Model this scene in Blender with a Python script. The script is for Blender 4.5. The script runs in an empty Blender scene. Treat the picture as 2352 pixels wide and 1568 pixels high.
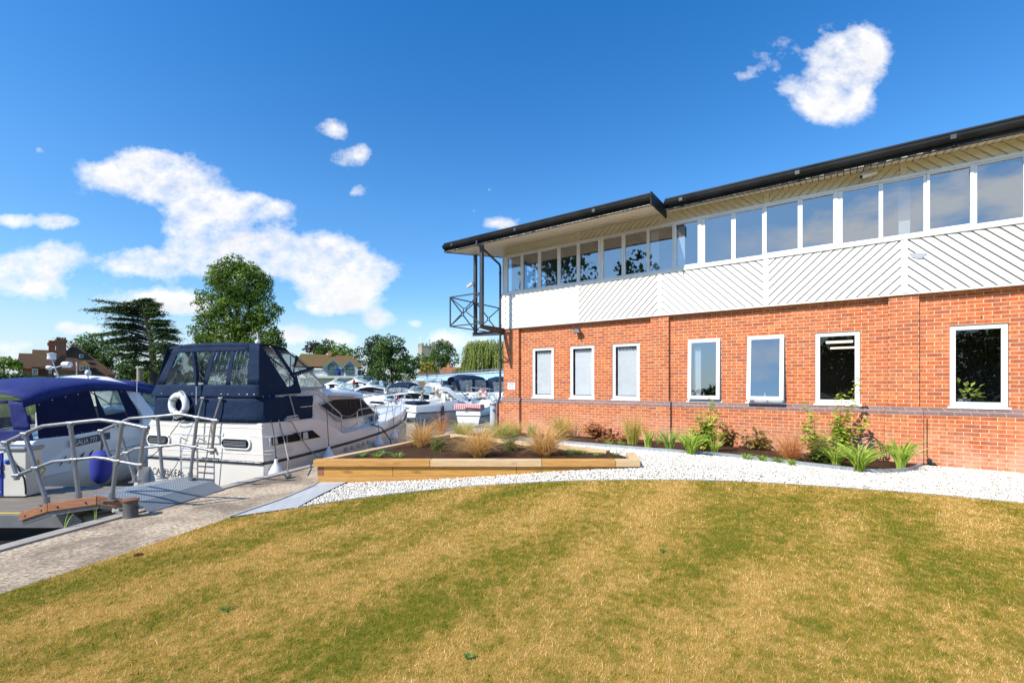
import bpy, bmesh, math, random
import numpy as np
from mathutils import Vector, Matrix, noise as mnoise
R=math.radians
random.seed(7); RNG=np.random.default_rng(7)
F=1045.3; CX=1176.0; HY=879.5; EYE=1.61     # survey constants read off the photograph (a level 16 mm lens)
WATER=-0.9
scene=bpy.context.scene
col=scene.collection
# ---------------------------------------------------------------- surveying helpers
def G(x,y):
    return 0.27*math.exp(-(((x-2.4)/3.2)**2+((y-7.8)/4.0)**2))
def at(px,py,Y): return Vector(((px-CX)/F*Y,Y,EYE-(py-HY)/F*Y))
def gp(px,py,dz=0.0):
    """the ground point the survey sees at px,py"""
    t=(px-CX)/F; w=(py-HY)/F; lo,hi=1.0,200.0
    Y=1.5
    while Y<200:
        z=EYE-w*Y
        if z<=G(t*Y,Y)+dz: break
        Y+=0.02
    return Vector((t*Y,Y,G(t*Y,Y)+dz))
def gz(px,py,z):
    Y=(EYE-z)*F/(py-HY); return Vector(((px-CX)/F*Y,Y,z))
# ---------------------------------------------------------------- object helpers
def tag(o,label=None,cat=None,group=None,kind=None):
    if label: o['label']=label
    if cat: o['category']=cat
    if group: o['group']=group
    if kind: o['kind']=kind
    return o
def thing(name,label,cat,loc=(0,0,0),rz=0.0,group=None,M=None):
    o=bpy.data.objects.new(name,None); col.objects.link(o)
    if M is not None: o.matrix_world=M
    else:
        o.location=loc; o.rotation_euler=(0,0,rz)
    o.empty_display_size=0.2
    return tag(o,label,cat,group)
def copy_tree(o,parent=None):
    c=o.copy(); col.objects.link(c)
    if parent is not None: c.parent=parent
    for ch in list(o.children): copy_tree(ch,c)
    return c
class MB:
    def __init__(s): s.v=[]; s.f=[]
    def add(s,vs,fs):
        b=len(s.v); s.v+= [tuple(v) for v in vs]; s.f+=[tuple(i+b for i in f) for f in fs]; return s
    def box(s,x0,x1,y0,y1,z0,z1):
        v=[(x0,y0,z0),(x1,y0,z0),(x1,y1,z0),(x0,y1,z0),(x0,y0,z1),(x1,y0,z1),(x1,y1,z1),(x0,y1,z1)]
        return s.add(v,[(0,3,2,1),(4,5,6,7),(0,1,5,4),(1,2,6,5),(2,3,7,6),(3,0,4,7)])
    def bar(s,a,b,w,h,up=(0,0,1)):
        a=Vector(a);b=Vector(b);d=(b-a).normalized();u=Vector(up)
        if abs(d.dot(u))>.98: u=Vector((0,1,0))
        r=d.cross(u).normalized();u=r.cross(d)
        r*=w/2;u*=h/2
        v=[a-r-u,a+r-u,a+r+u,a-r+u,b-r-u,b+r-u,b+r+u,b-r+u]
        return s.add(v,[(0,3,2,1),(4,5,6,7),(0,1,5,4),(1,2,6,5),(2,3,7,6),(3,0,4,7)])
    def tube(s,pts,r,n=8,cap=True):
        pts=[Vector(p) for p in pts]; m=len(pts); rr=r if isinstance(r,(list,tuple)) else [r]*m
        vs=[];fs=[];prev=None
        for i,p in enumerate(pts):
            d=(pts[min(i+1,m-1)]-pts[max(i-1,0)])
            d=d.normalized() if d.length>1e-9 else Vector((0,0,1))
            if prev is None:
                u=Vector((0,0,1)) if abs(d.z)<.9 else Vector((1,0,0))
            else: u=prev
            a=d.cross(u)
            if a.length<1e-6: a=d.cross(Vector((0,1,0)))
            a.normalize(); b=a.cross(d); prev=b
            for k in range(n):
                t=2*math.pi*k/n; vs.append(p+(a*math.cos(t)+b*math.sin(t))*rr[i])
        for i in range(m-1):
            for k in range(n):
                k2=(k+1)%n; fs.append((i*n+k,i*n+k2,(i+1)*n+k2,(i+1)*n+k))
        if cap:
            fs.append(tuple(range(n))[::-1]); fs.append(tuple((m-1)*n+k for k in range(n)))
        return s.add(vs,fs)
    def lathe(s,prof,c=(0,0,0),n=20,axis='z'):
        vs=[];fs=[];m=len(prof)
        for (r,z) in prof:
            for k in range(n):
                t=2*math.pi*k/n; a,b=r*math.cos(t),r*math.sin(t)
                p=(a,b,z) if axis=='z' else ((z,a,b) if axis=='x' else (a,z,b))
                vs.append((c[0]+p[0],c[1]+p[1],c[2]+p[2]))
        for i in range(m-1):
            for k in range(n):
                k2=(k+1)%n; fs.append((i*n+k,i*n+k2,(i+1)*n+k2,(i+1)*n+k))
        fs.append(tuple(range(n))[::-1]); fs.append(tuple((m-1)*n+k for k in range(n)))
        return s.add(vs,fs)
    def torus(s,c,Rr,r,ax='y',n=28,m=10,a0=0,a1=2*math.pi):
        vs=[];fs=[];full=abs(a1-a0-2*math.pi)<1e-6
        N=n if full else n+1
        for i in range(N):
            t=a0+(a1-a0)*i/n
            for k in range(m):
                p=2*math.pi*k/m; q=Rr+r*math.cos(p); w=r*math.sin(p)
                if ax=='y': P=(q*math.cos(t),w,q*math.sin(t))
                elif ax=='x': P=(w,q*math.cos(t),q*math.sin(t))
                else: P=(q*math.cos(t),q*math.sin(t),w)
                vs.append((c[0]+P[0],c[1]+P[1],c[2]+P[2]))
        for i in range(n if full else N-1):
            j=(i+1)%N
            for k in range(m):
                k2=(k+1)%m; fs.append((i*m+k,i*m+k2,j*m+k2,j*m+k))
        return s.add(vs,fs)
    def prism(s,poly,z0,z1,f=None):
        """poly of 2D points extruded from z0 to z1 ; f maps (a,b,c) to 3D"""
        f=f or (lambda a,b,c:(a,b,c)); n=len(poly)
        vs=[f(a,b,z0) for a,b in poly]+[f(a,b,z1) for a,b in poly]
        fs=[tuple(range(n))[::-1],tuple(range(n,2*n))]+[(i,(i+1)%n,n+(i+1)%n,n+i) for i in range(n)]
        return s.add(vs,fs)
    def loft(s,rings,closed=True,cap=True):
        n=len(rings[0]); vs=[p for r in rings for p in r]; fs=[]
        for i in range(len(rings)-1):
            for k in range(n if closed else n-1):
                k2=(k+1)%n; fs.append((i*n+k,i*n+k2,(i+1)*n+k2,(i+1)*n+k))
        if cap and closed:
            fs.append(tuple(range(n))[::-1]); fs.append(tuple((len(rings)-1)*n+k for k in range(n)))
        return s.add(vs,fs)
    def quad(s,a,b,c,d): return s.add([a,b,c,d],[(0,1,2,3)])
    def build(s,name,mat,parent=None,smooth=False,loc=None,bevel=0,fix=True,solid=0):
        me=bpy.data.meshes.new(name)
        vs=s.v
        if loc is not None: vs=[(a-loc[0],b-loc[1],c-loc[2]) for a,b,c in vs]
        me.from_pydata(vs,[],s.f)
        if fix:
            bm=bmesh.new(); bm.from_mesh(me); bmesh.ops.recalc_face_normals(bm,faces=bm.faces); bm.to_mesh(me); bm.free()
        me.materials.append(mat)
        if smooth:
            me.polygons.foreach_set('use_smooth',[True]*len(me.polygons))
            try: me.set_sharp_from_angle(angle=R(38 if smooth is True else smooth))
            except Exception: pass
        me.update()
        o=bpy.data.objects.new(name,me); col.objects.link(o)
        if parent is not None: o.parent=parent
        if loc is not None: o.location=loc
        if bevel:
            m=o.modifiers.new('bevel','BEVEL'); m.width=bevel; m.segments=2; m.limit_method='ANGLE'; m.angle_limit=R(40)
        if solid:
            m=o.modifiers.new('solid','SOLIDIFY'); m.thickness=solid; m.offset=0
        return o
def np_mesh(name,V,Fc,mat,parent=None,loc=None,k=4,smooth=False):
    """fast mesh from arrays; every face has k corners"""
    me=bpy.data.meshes.new(name)
    V=np.asarray(V,dtype=np.float32).reshape(-1,3)
    if loc is not None: V=V-np.array(loc,dtype=np.float32)
    Fc=np.asarray(Fc,dtype=np.int32).reshape(-1,k)
    me.vertices.add(len(V)); me.vertices.foreach_set('co',V.ravel())
    me.loops.add(Fc.size); me.loops.foreach_set('vertex_index',Fc.ravel())
    me.polygons.add(len(Fc)); me.polygons.foreach_set('loop_start',np.arange(0,Fc.size,k,dtype=np.int32))
    me.polygons.foreach_set('loop_total',np.full(len(Fc),k,dtype=np.int32))
    if smooth: me.polygons.foreach_set('use_smooth',np.ones(len(Fc),dtype=bool))
    me.materials.append(mat); me.update(calc_edges=True)
    o=bpy.data.objects.new(name,me); col.objects.link(o)
    if parent is not None: o.parent=parent
    if loc is not None: o.location=loc
    return o
def text(name,body,size,mat,parent,M,depth=0.002,align='LEFT',xs=1.0,sp=1.0):
    cu=bpy.data.curves.new(name,'FONT'); cu.body=body; cu.size=size; cu.extrude=depth; cu.align_x=align; cu.space_line=sp
    t=bpy.data.objects.new(name,cu); col.objects.link(t)
    dg=bpy.context.evaluated_depsgraph_get(); dg.update()
    me=bpy.data.meshes.new_from_object(t.evaluated_get(dg)); bpy.data.objects.remove(t)
    me.transform(M@Matrix.Diagonal((xs,1,1,1))); me.materials.clear(); me.materials.append(mat); me.name=name
    o=bpy.data.objects.new(name,me); col.objects.link(o); o.parent=parent
    return o
def basis(o,x,y):
    x=Vector(x).normalized(); y=Vector(y); y=(y-x*x.dot(y)).normalized(); z=x.cross(y)
    m=Matrix((x,y,z)).transposed().to_4x4(); m.translation=Vector(o); return m
# ---------------------------------------------------------------- materials
class N:
    def __init__(s,name):
        s.m=bpy.data.materials.new(name); s.m.use_nodes=True; s.t=s.m.node_tree; s.t.nodes.clear()
        s.out=s.n('ShaderNodeOutputMaterial')
    def n(s,ty,**k):
        x=s.t.nodes.new(ty)
        for a,b in k.items(): setattr(x,a,b)
        return x
    def l(s,a,b): s.t.links.new(a,b)
    def val(s,x,i,v):
        if hasattr(v,'is_linked') or isinstance(v,bpy.types.NodeSocket): s.l(v,x.inputs[i])
        else: x.inputs[i].default_value=v
    def math(s,op,a,b=0.0,c=0.0,clamp=False):
        x=s.n('ShaderNodeMath',operation=op,use_clamp=clamp)
        s.val(x,0,a); s.val(x,1,b)
        if op in('MULTIPLY_ADD','SMOOTH_MIN','SMOOTH_MAX'): s.val(x,2,c)
        return x.outputs[0]
    def mix(s,f,a,b,mode='MIX'):
        x=s.n('ShaderNodeMix',data_type='RGBA',blend_type=mode)
        s.val(x,0,f)
        for i,v in ((6,a),(7,b)):
            if isinstance(v,bpy.types.NodeSocket): s.l(v,x.inputs[i])
            else: x.inputs[i].default_value=(*v[:3],1)
        return x.outputs[2]
    def noise(s,vec,scale,detail=3,rough=.55,dist=0):
        x=s.n('ShaderNodeTexNoise'); s.l(vec,x.inputs['Vector'])
        x.inputs['Scale'].default_value=scale; x.inputs['Detail'].default_value=detail; x.inputs['Roughness'].default_value=rough; x.inputs['Distortion'].default_value=dist
        return x.outputs[0]
    def ramp(s,f,stops,interp='LINEAR'):
        x=s.n('ShaderNodeValToRGB'); s.l(f,x.inputs[0]); e=x.color_ramp; e.interpolation=interp
        while len(e.elements)<len(stops): e.elements.new(.5)
        for el,(p,c) in zip(e.elements,stops):
            el.position=p; el.color=(*c[:3],1) if isinstance(c,(tuple,list)) else (c,c,c,1)
        return x.outputs[0]
    def mr(s,f,a,b,c=0.0,d=1.0):
        x=s.n('ShaderNodeMapRange'); x.clamp=True
        for i,v in enumerate((f,a,b,c,d)): s.val(x,i,v)
        return x.outputs[0]
    def obj(s): return s.n('ShaderNodeTexCoord').outputs['Object']
    def pos(s): return s.n('ShaderNodeNewGeometry').outputs['Position']
    def bsdf(s,c,rough=.6,metal=0.0,normal=None,spec=.5,**k):
        b=s.n('ShaderNodeBsdfPrincipled')
        if isinstance(c,bpy.types.NodeSocket): s.l(c,b.inputs['Base Color'])
        else: b.inputs['Base Color'].default_value=(*c[:3],1)
        s.val(b,'Roughness',rough); s.val(b,'Metallic',metal); b.inputs['Specular IOR Level'].default_value=spec
        for a,v in k.items(): s.val(b,a.replace('_',' '),v)
        if normal is not None: s.l(normal,b.inputs['Normal'])
        return b.outputs[0]
    def bump(s,h,st=.5,d=.01,nrm=None):
        x=s.n('ShaderNodeBump'); s.l(h,x.inputs['Height']); x.inputs['Strength'].default_value=st; x.inputs['Distance'].default_value=d
        if nrm is not None: s.l(nrm,x.inputs['Normal'])
        return x.outputs[0]
    def fin(s,sh): s.l(sh,s.out.inputs[0]); return s.m
def pm(name,c,rough=.5,metal=0.0,c2=None,vs=3.0,amt=.5,bump=0.0,bs=60.0,bd=.005,spec=.5,coat=0.0,det=5):
    n=N(name); o=n.obj(); f=n.noise(o,vs,det,.65)
    c2=c2 or tuple(x*.82 for x in c)
    k=n.mix(n.mr(f,.5-amt*.5,.5+amt*.5),c2,c)
    nm=n.bump(n.noise(o,bs,4,.6),bump,bd) if bump else None
    r=n.mr(n.noise(o,vs*2.3,3),.3,.7,max(0,rough-.08),min(1,rough+.1))
    return n.fin(n.bsdf(k,r,metal,nm,spec,Coat_Weight=coat))
def glassmat(name,tint=(.9,.95,.95),refl=.12,boost=.35,rough=.0,film=0.0,filmc=(.7,.75,.8),wob=0.0):
    """thin pane: lets light straight through and mirrors the surroundings"""
    n=N(name); tr=n.n('ShaderNodeBsdfTransparent'); tr.inputs[0].default_value=(*tint,1)
    gl=n.n('ShaderNodeBsdfGlossy'); gl.inputs[0].default_value=(1,1,1,1); gl.inputs['Roughness'].default_value=rough
    fr=n.n('ShaderNodeLayerWeight'); fr.inputs[0].default_value=.25
    if wob: 
        nm=n.bump(n.noise(n.obj(),3.0,2),wob,.02); n.l(nm,gl.inputs['Normal'])
    fac=n.math('MULTIPLY_ADD',fr.outputs['Fresnel'],boost,refl,clamp=True)
    m=n.n('ShaderNodeMixShader'); n.l(fac,m.inputs[0]); n.l(tr.outputs[0],m.inputs[1]); n.l(gl.outputs[0],m.inputs[2])
    out=m.outputs[0]
    if film:
        d=n.n('ShaderNodeBsdfDiffuse'); d.inputs[0].default_value=(*filmc,1)
        w=n.mr(n.noise(n.obj(),2.6,4,.6,1.5),.45,.75,film*.35,film)
        m2=n.n('ShaderNodeMixShader'); n.l(w,m2.inputs[0]); n.l(out,m2.inputs[1]); n.l(d.outputs[0],m2.inputs[2]); out=m2.outputs[0]
    return n.fin(out)
def leafmat(name,ca,cb,tr=.35,rough=.6,scale=.6):
    n=N(name); g=n.n('ShaderNodeNewGeometry'); p=g.outputs['Position']
    f=n.noise(p,scale,3,.6); rnd=g.outputs['Random Per Island']
    k=n.mix(n.mr(n.math('ADD',n.math('MULTIPLY',f,.9),n.math('MULTIPLY',rnd,.5)),.4,1.0),ca,cb)
    b=n.bsdf(k,rough,spec=.25)
    t=n.n('ShaderNodeBsdfTranslucent'); n.l(k,t.inputs[0])
    m=n.n('ShaderNodeMixShader'); m.inputs[0].default_value=tr; n.l(b,m.inputs[1]); n.l(t.outputs[0],m.inputs[2])
    return n.fin(m.outputs[0])
M={}
M['white']=pm('white_paint',(.80,.79,.75),.45,c2=(.74,.72,.66),vs=1.2,amt=.7,bump=.08,bs=90)
M['upvc']=pm('white_window_plastic',(.82,.82,.82),.25,vs=2)
M['groove_shade']=pm('groove_shade_grey',(.34,.34,.33),.8)  # groove shadow put into the colour of the board behind the gaps
M['soffit']=pm('cream_soffit',(.92,.84,.68),.6,c2=(.80,.69,.50),vs=2.4,amt=.8,bump=.1,bs=40)
M['cladhi']=pm('stained_white_board',(.86,.81,.68),.5,c2=(.74,.67,.51),vs=2.2,amt=.8)
M['black']=pm('black_gutter',(.010,.011,.013),.5,c2=(.028,.03,.03),vs=1.6,amt=.35,bump=.08,bs=30,spec=.14)
M['steelblk']=pm('dark_painted_steel',(.035,.042,.055),.4,c2=(.06,.065,.07),vs=3,bump=.08)
M['rust']=pm('rusty_beam',(.05,.045,.045),.6,c2=(.11,.06,.04),vs=4,amt=.7,bump=.2)
M['band']=None
M['alu']=pm('galvanised_tube',(.30,.31,.32),.42,.6,c2=(.20,.21,.22),vs=9,amt=.7,bump=.12,bs=120)
M['steel']=pm('stainless_steel',(.62,.60,.57),.28,.9,vs=6)
M['navy']=pm('navy_canvas',(.009,.023,.060),.78,c2=(.005,.015,.040),vs=1.6,amt=.8,bump=.6,bs=4,bd=.05,spec=.2)
M['royal']=pm('royal_blue_canvas',(.022,.034,.165),.75,c2=(.014,.022,.11),vs=1.4,amt=.8,bump=.6,bs=3,bd=.06,spec=.25)
M['royaldk']=pm('dark_blue_canvas',(.012,.014,.05),.8,vs=2,bump=.3,bs=6,bd=.03,spec=.15)
M['gel']=pm('white_gelcoat',(.80,.79,.76),.16,c2=(.74,.72,.68),vs=.9,amt=.7,coat=.5)
M['gelc']=pm('cream_gelcoat',(.72,.68,.62),.2,c2=(.66,.61,.55),vs=.8,amt=.7,coat=.4)
M['gelg']=pm('grey_gelcoat',(.42,.43,.45),.25,vs=1)
M['rubber']=pm('black_rubber',(.02,.02,.02),.5,vs=5)
M['darkwin']=pm('tinted_acrylic',(.010,.012,.015),.22,vs=3,spec=.1)
M['wood']=None
M['redpl']=pm('red_plastic',(.55,.05,.03),.4)
M['orange']=pm('orange_plastic',(.75,.13,.03),.45)
M['bluepl']=pm('blue_plastic',(.01,.12,.45),.35)
M['fender']=pm('blue_fender_cloth',(.02,.025,.22),.75,c2=(.03,.04,.3),vs=6,bump=.3,bs=90)
M['wfender']=pm('white_fender_vinyl',(.78,.79,.80),.3,vs=4)
M['navyfender']=pm('navy_fender_vinyl',(.015,.02,.05),.3,vs=4)
M['rope']=pm('grey_rope',(.38,.36,.32),.85,c2=(.2,.2,.2),vs=60,amt=.3,bump=.6,bs=220)
M['bkrope']=pm('black_rope',(.02,.02,.02),.8,vs=50)
M['ink']=pm('black_lettering',(.012,.012,.014),.4)
M['copper']=pm('copper_lettering',(.45,.14,.05),.3,.4)
M['greyplate']=pm('grey_pillar_paint',(.48,.51,.54),.4,vs=2)
M['pcab']=pm('cream_pedestal_case',(.62,.60,.54),.5,c2=(.5,.47,.4),vs=3,amt=.8,bump=.1)
M['pblue']=pm('blue_pedestal_panel',(.012,.03,.33),.35)
M['vinyl']=glassmat('clear_vinyl',(.62,.67,.68),.03,.30,.08,film=.06,filmc=(.5,.56,.62),wob=.05)
M['vinyl2']=glassmat('hazy_vinyl',(.6,.66,.68),.04,.3,.1,film=.55,filmc=(.45,.52,.58))
M['screen']=glassmat('boat_windscreen',(.72,.82,.80),.08,.5,.01)
M['pane']=glassmat('window_pane',(.60,.64,.66),.27,.5,.0)
M['paneL']=glassmat('lower_window_pane',(.95,.97,.98),.05,.42,.0)
M['skin']=pm('skin',(.50,.27,.18),.55)
M['shirtw']=pm('white_shirt',(.72,.68,.58),.8)
M['shirtt']=pm('teal_print_shirt',(.30,.50,.50),.8,c2=(.5,.6,.55),vs=25,amt=.2)
M['straw']=pm('straw_hat',(.5,.33,.14),.85)
M['hairw']=pm('white_hair',(.6,.58,.55),.9)
M['trous']=pm('cream_trousers',(.55,.5,.4),.85)
M['seatc']=pm('cream_boat_seat',(.68,.63,.52),.5)
# ---------------------------------------------------------------- brick
def brickmat(name,cols,mort=(.72,.55,.36),rowh=.075,bw=.225,z0=.99,streak=.5):
    n=N(name); o=n.obj(); sx=n.n('ShaderNodeSeparateXYZ'); n.l(o,sx.inputs[0])
    wob=n.noise(o,7.0,2); 
    zz=n.math('ADD',n.math('SUBTRACT',sx.outputs[2],z0-20*rowh),n.math('MULTIPLY',n.math('SUBTRACT',wob,.5),.006))
    v=n.math('DIVIDE',zz,rowh); row=n.math('FLOOR',v); fv=n.math('FRACT',v)
    par=n.math('FLOORED_MODULO',row,2.0)
    xx=n.math('ADD',n.math('ADD',sx.outputs[0],sx.outputs[1]),n.math('MULTIPLY',par,bw*.5))
    xx=n.math('ADD',xx,n.math('MULTIPLY',n.math('SUBTRACT',n.noise(o,11.0,2),.5),.008))
    u=n.math('DIVIDE',n.math('ADD',xx,40*bw),bw); cl=n.math('FLOOR',u); fu=n.math('FRACT',u)
    def edge(f,w):
        a=n.math('MINIMUM',f,n.math('SUBTRACT',1.0,f)); return n.mr(a,w*.6,w*.95)
    msk=n.math('MULTIPLY',edge(fv,.092),edge(fu,.030))
    cb=n.n('ShaderNodeCombineXYZ'); n.l(cl,cb.inputs[0]); n.l(row,cb.inputs[1])
    wn=n.n('ShaderNodeTexWhiteNoise',noise_dimensions='2D'); n.l(cb.outputs[0],wn.inputs[0])
    k=n.ramp(wn.outputs[0],[(i/(len(cols)-1),c) for i,c in enumerate(cols)])
    # vertical kiss marks on the faces
    cc=n.n('ShaderNodeCombineXYZ'); n.l(n.math('MULTIPLY',xx,13.0),cc.inputs[0]); n.l(n.math('MULTIPLY',row,3.7),cc.inputs[1]); n.l(n.math('MULTIPLY',wn.outputs[0],9.0),cc.inputs[2])
    st=n.noise(cc.outputs[0],1.3,1,.4)
    k=n.mix(n.math('MULTIPLY',n.mr(st,.5,.6),streak),k,(cols[0][0]*.62,cols[0][1]*.5,cols[0][2]*.62))
    k=n.mix(n.mr(n.noise(o,90,4,.7),.35,.7,0,.35),k,(.42,.16,.08))
    k=n.mix(n.mr(n.noise(o,.7,4,.6),.35,.75,0,.30),k,(.50,.20,.10))
    pale=n.math('MULTIPLY',n.mr(sx.outputs[2],.85,.12),n.mr(n.noise(o,1.6,5,.7),.38,.6))
    k=n.mix(n.math('MULTIPLY',pale,.6 if z0>.5 and streak>.3 else 0.0),k,(.72,.42,.30))
    k=n.mix(n.mr(n.noise(o,2.3,5,.75),.55,.8,0,.4),k,(cols[0][0]*.55,cols[0][1]*.6,cols[0][2]*.8))
    mo=n.mix(n.noise(o,60,3),tuple(x*.8 for x in mort),mort)
    k=n.mix(msk,mo,k)
    h=n.math('ADD',msk,n.math('MULTIPLY',n.noise(o,70,4,.7),.35))
    return n.fin(n.bsdf(k,.85,normal=n.bump(h,.7,.006),spec=.2))
M['brick']=brickmat('red_brick',[(.45,.098,.028),(.57,.135,.036),(.50,.105,.028),(.66,.215,.07),(.33,.078,.042),(.60,.15,.04),(.55,.18,.08)])
M['brickb']=brickmat('band_brick',[(.13,.10,.115),(.17,.13,.15),(.12,.09,.10)],(.42,.34,.24),streak=.1)
M['brickd']=brickmat('old_brick',[(.24,.09,.055),(.30,.11,.07),(.20,.08,.055)],(.3,.22,.17),z0=0)
# ---------------------------------------------------------------- office building
r_=Vector((.8130,-.5823,0)); v_=Vector((.5823,.8130,0)); DW=11.96
def WP(px,q=0.0,py=None):
    t=(px-CX)/F; Y=(DW-q)/(.8130+.5823*t); P=Vector((t*Y,Y,0))
    if py is not None: P.z=EYE-(py-HY)/F*Y
    return P
O0=WP(1161)
def S(px,q=0.0): return (WP(px,q)-O0).dot(r_)
BM=basis((O0.x,O0.y,0),r_,v_)
B=thing('office_building','two storey red brick office with white diagonal cladding and upper window ribbon','building',M=BM)
SE=S(2352)+9.0; DEP=9.0
lw=[(1222,1271.5),(1308.7,1364.7),(1406,1469),(1579.8,1656.3),(1715.5,1803.3),(1872,1975.5),(2181,2317)]
lw=[(S(a),S(b)) for a,b in lw]
lw.append((lw[-1][1]+1.1,lw[-1][1]+2.2)); lw.append((lw[-1][1]+1.6,lw[-1][1]+2.7))
WZ0,WZ1=1.17,2.705
def facade(mb,s0,s1,z0,z1,y,ops,th):
    xs=sorted({s0,s1,*[a for o in ops for a in o[:2]]}); zs=sorted({z0,z1,*[a for o in ops for a in o[2:]]})
    def solid(i,j):
        if i<0 or j<0 or i>=len(xs)-1 or j>=len(zs)-1: return None
        cx=(xs[i]+xs[i+1])/2; cz=(zs[j]+zs[j+1])/2
        return not any(a<cx<b and c<cz<d for a,b,c,d in ops)
    for i in range(len(xs)-1):
        for j in range(len(zs)-1):
            if not solid(i,j): continue
            a,b,c,d=xs[i],xs[i+1],zs[j],zs[j+1]
            mb.quad((a,y,c),(b,y,c),(b,y,d),(a,y,d)); mb.quad((b,y+th,c),(a,y+th,c),(a,y+th,d),(b,y+th,d))
            for (di,dj,q) in ((-1,0,((a,y,c),(a,y,d),(a,y+th,d),(a,y+th,c))),(1,0,((b,y,c),(b,y+th,c),(b,y+th,d),(b,y,d))),(0,-1,((a,y,c),(a,y+th,c),(b,y+th,c),(b,y,c))),(0,1,((a,y,d),(b,y,d),(b,y+th,d),(a,y+th,d)))):
                if not solid(i+di,j+dj): mb.quad(*q)
mb=MB(); facade(mb,0,SE,1.14,3.44,0,[(a,b,WZ0-.03,WZ1) for a,b in lw],.24); mb.build('brick_wall',M['brick'],B,fix=False)
mb=MB(); mb.box(0,SE,-.058,.2,-.4,.99)
mb.build('plinth_wall',M['brick'],B)
# end wall and back
mb=MB(); mb.box(0.0,.24,.243,DEP,1.14,3.44); mb.box(.24,SE,DEP-.24,DEP-.003,-.3,6.0); mb.box(SE-.24,SE,.243,DEP-.24,-.3,6.0); mb.box(0.0,.24,.243,DEP,-.3,.99)
mb.box(.0,.24,.203,.24,.2,.985)
mb.build('end_wall',M['brick'],B)
def bandprism(mb,s0,s1,q0,q1,ztop=1.14):
    """string course: two chamfered courses; q = how far it stands out below / above"""
    f=lambda a,b,c:(c,a,b)
    mb.prism([(.1,.992),(-q0,.992),(-q0,1.012),(-(q0+q1)/2-.012,1.064),(-(q0+q1)/2-.008,1.068),(-q1-.008,1.125),(-q1-.004,ztop),(.1,ztop)],s0,s1,f)
pil=[(0.0,S(1196.6)-.02),(S(1494.5,.1),S(1535.2,.1)),(S(2040.9,.1),S(2110.8,.1)),]
pil.append((pil[-1][1]+4.9,pil[-1][1]+5.38))
mb=MB(); edges=[0]
for a,b in pil: edges+= [a,b]
edges.append(SE)
for i in range(len(edges)-1):
    a,b=edges[i],edges[i+1]
    if b-a<.01: continue
    isP=(i%2==1)
    if isP: bandprism(mb,a-.055 if a>0 else a-.06,b+.055,.158,.1)
    else: bandprism(mb,a+(.055),b-.055 if b<SE else b,.058,0.0)
mb.build('string_course',M['brickb'],B,fix=True)
for a,b in pil:
    mb=MB(); mb.box(a-(.003 if a==0 else 0),b,-.1,-.001,1.141,3.36)
    mb.box(a-.058,b+.055,-.158,-.0585,-.4,.991)
    mb.build('brick_pilaster',M['brick'],B)
# windows of the ground floor
def frame_mb(s0,s1,z0,z1,y0,y1,w,wb=None):
    m=MB(); wb=wb or w
    m.box(s0,s0+w,y0,y1,z0,z1); m.box(s1-w,s1,y0,y1,z0,z1); m.box(s0+w,s1-w,y0,y1,z0,z0+wb); m.box(s0+w,s1-w,y0,y1,z1-w,z1); return m
lightm=N('ceiling_lamp_glow'); e=lightm.n('ShaderNodeEmission'); e.inputs[0].default_value=(1,.9,.7,1); e.inputs[1].default_value=1.2; lightm=lightm.fin(e.outputs[0])
blindm=pm('white_blind',(.80,.82,.84),.7)
for i,(a,b) in enumerate(lw):
    w=bpy.data.objects.new('window',None); col.objects.link(w); w.parent=B; w.location=((a+b)/2,0,WZ0)
    hw=(b-a)/2; H=WZ1-WZ0
    frame_mb(-hw+.004,hw-.004,.0,H-.004,.022,.09,.062).build('frame',M['upvc'],w,bevel=.006)
    MB().box(-hw-.03,hw+.03,-.03,.06,-.045,-.002).build('sill',M['upvc'],w,bevel=.006)
    if i in (3,4):
        # top hung casement, pushed open at the bottom
        tilt=R(2.2 if i==3 else 6.0)
        sash=bpy.data.objects.new('sash',None)
        col.objects.link(sash); sash.parent=w; sash.location=(0,-.002,H-.01); sash.rotation_euler=(tilt*-1,0,0)
        frame_mb(-hw+.015,hw-.015,-(H-.05),-.0,-.05,.0,.085).build('sash_frame',M['upvc'],sash,bevel=.006)
        MB().quad((-hw+.09,-.028,-(H-.14)),(hw-.09,-.028,-(H-.14)),(hw-.09,-.028,-.08),(-hw+.09,-.028,-.08)).build('pane',M['pane'] if i==4 else M['pane'],sash)
        MB().box(-.01,.01,.0,.03,-(H-.12),-(H-.22)).build('handle',M['upvc'],sash)
    else:
        m=frame_mb(-hw+.066,hw-.066,.062,H-.066,.03,.075,.022); m.build('bead',M['upvc'],w)
        MB().quad((-hw+.085,.052,.08),(hw-.085,.052,.08),(hw-.085,.052,H-.085),(-hw+.085,.052,H-.085)).build('pane',M['paneL'],w)
    if i in (0,1,2):
        n_=max(4,int((2*hw-.2)/.09)); m=MB()
        x0=-hw+.125; ww=(2*hw-.225)/n_
        for k in range(n_):
            xa=x0+ww*k; an=.028
            m.add([(xa+.001,.14-an,.1),(xa+ww-.006,.14+an,.1),(xa+ww-.006,.14+an,H-.12),(xa+.001,.14-an,H-.12)],[(0,1,2,3)])
        m.build('blind',blindm,w,fix=False)
    if i==3:
        MB().box(-hw+.12,-hw+.28,.14,.2,.09,H-.2).build('blind',blindm,w)
    if i==5:
        MB().box(-.22,.3,1.2,1.6,H-.13,H-.10).build('ceiling_light',lightm,w)
        MB().box(-.15,.36,2.4,2.7,H-.2,H-.17).build('ceiling_light',lightm,w)
    # weep slot above the lintel
    MB().box(hw*.1-.006,hw*.1+.006,-.002,.002,H+.09,H+.155).build('weep_slot',M['rubber'],w)
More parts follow.
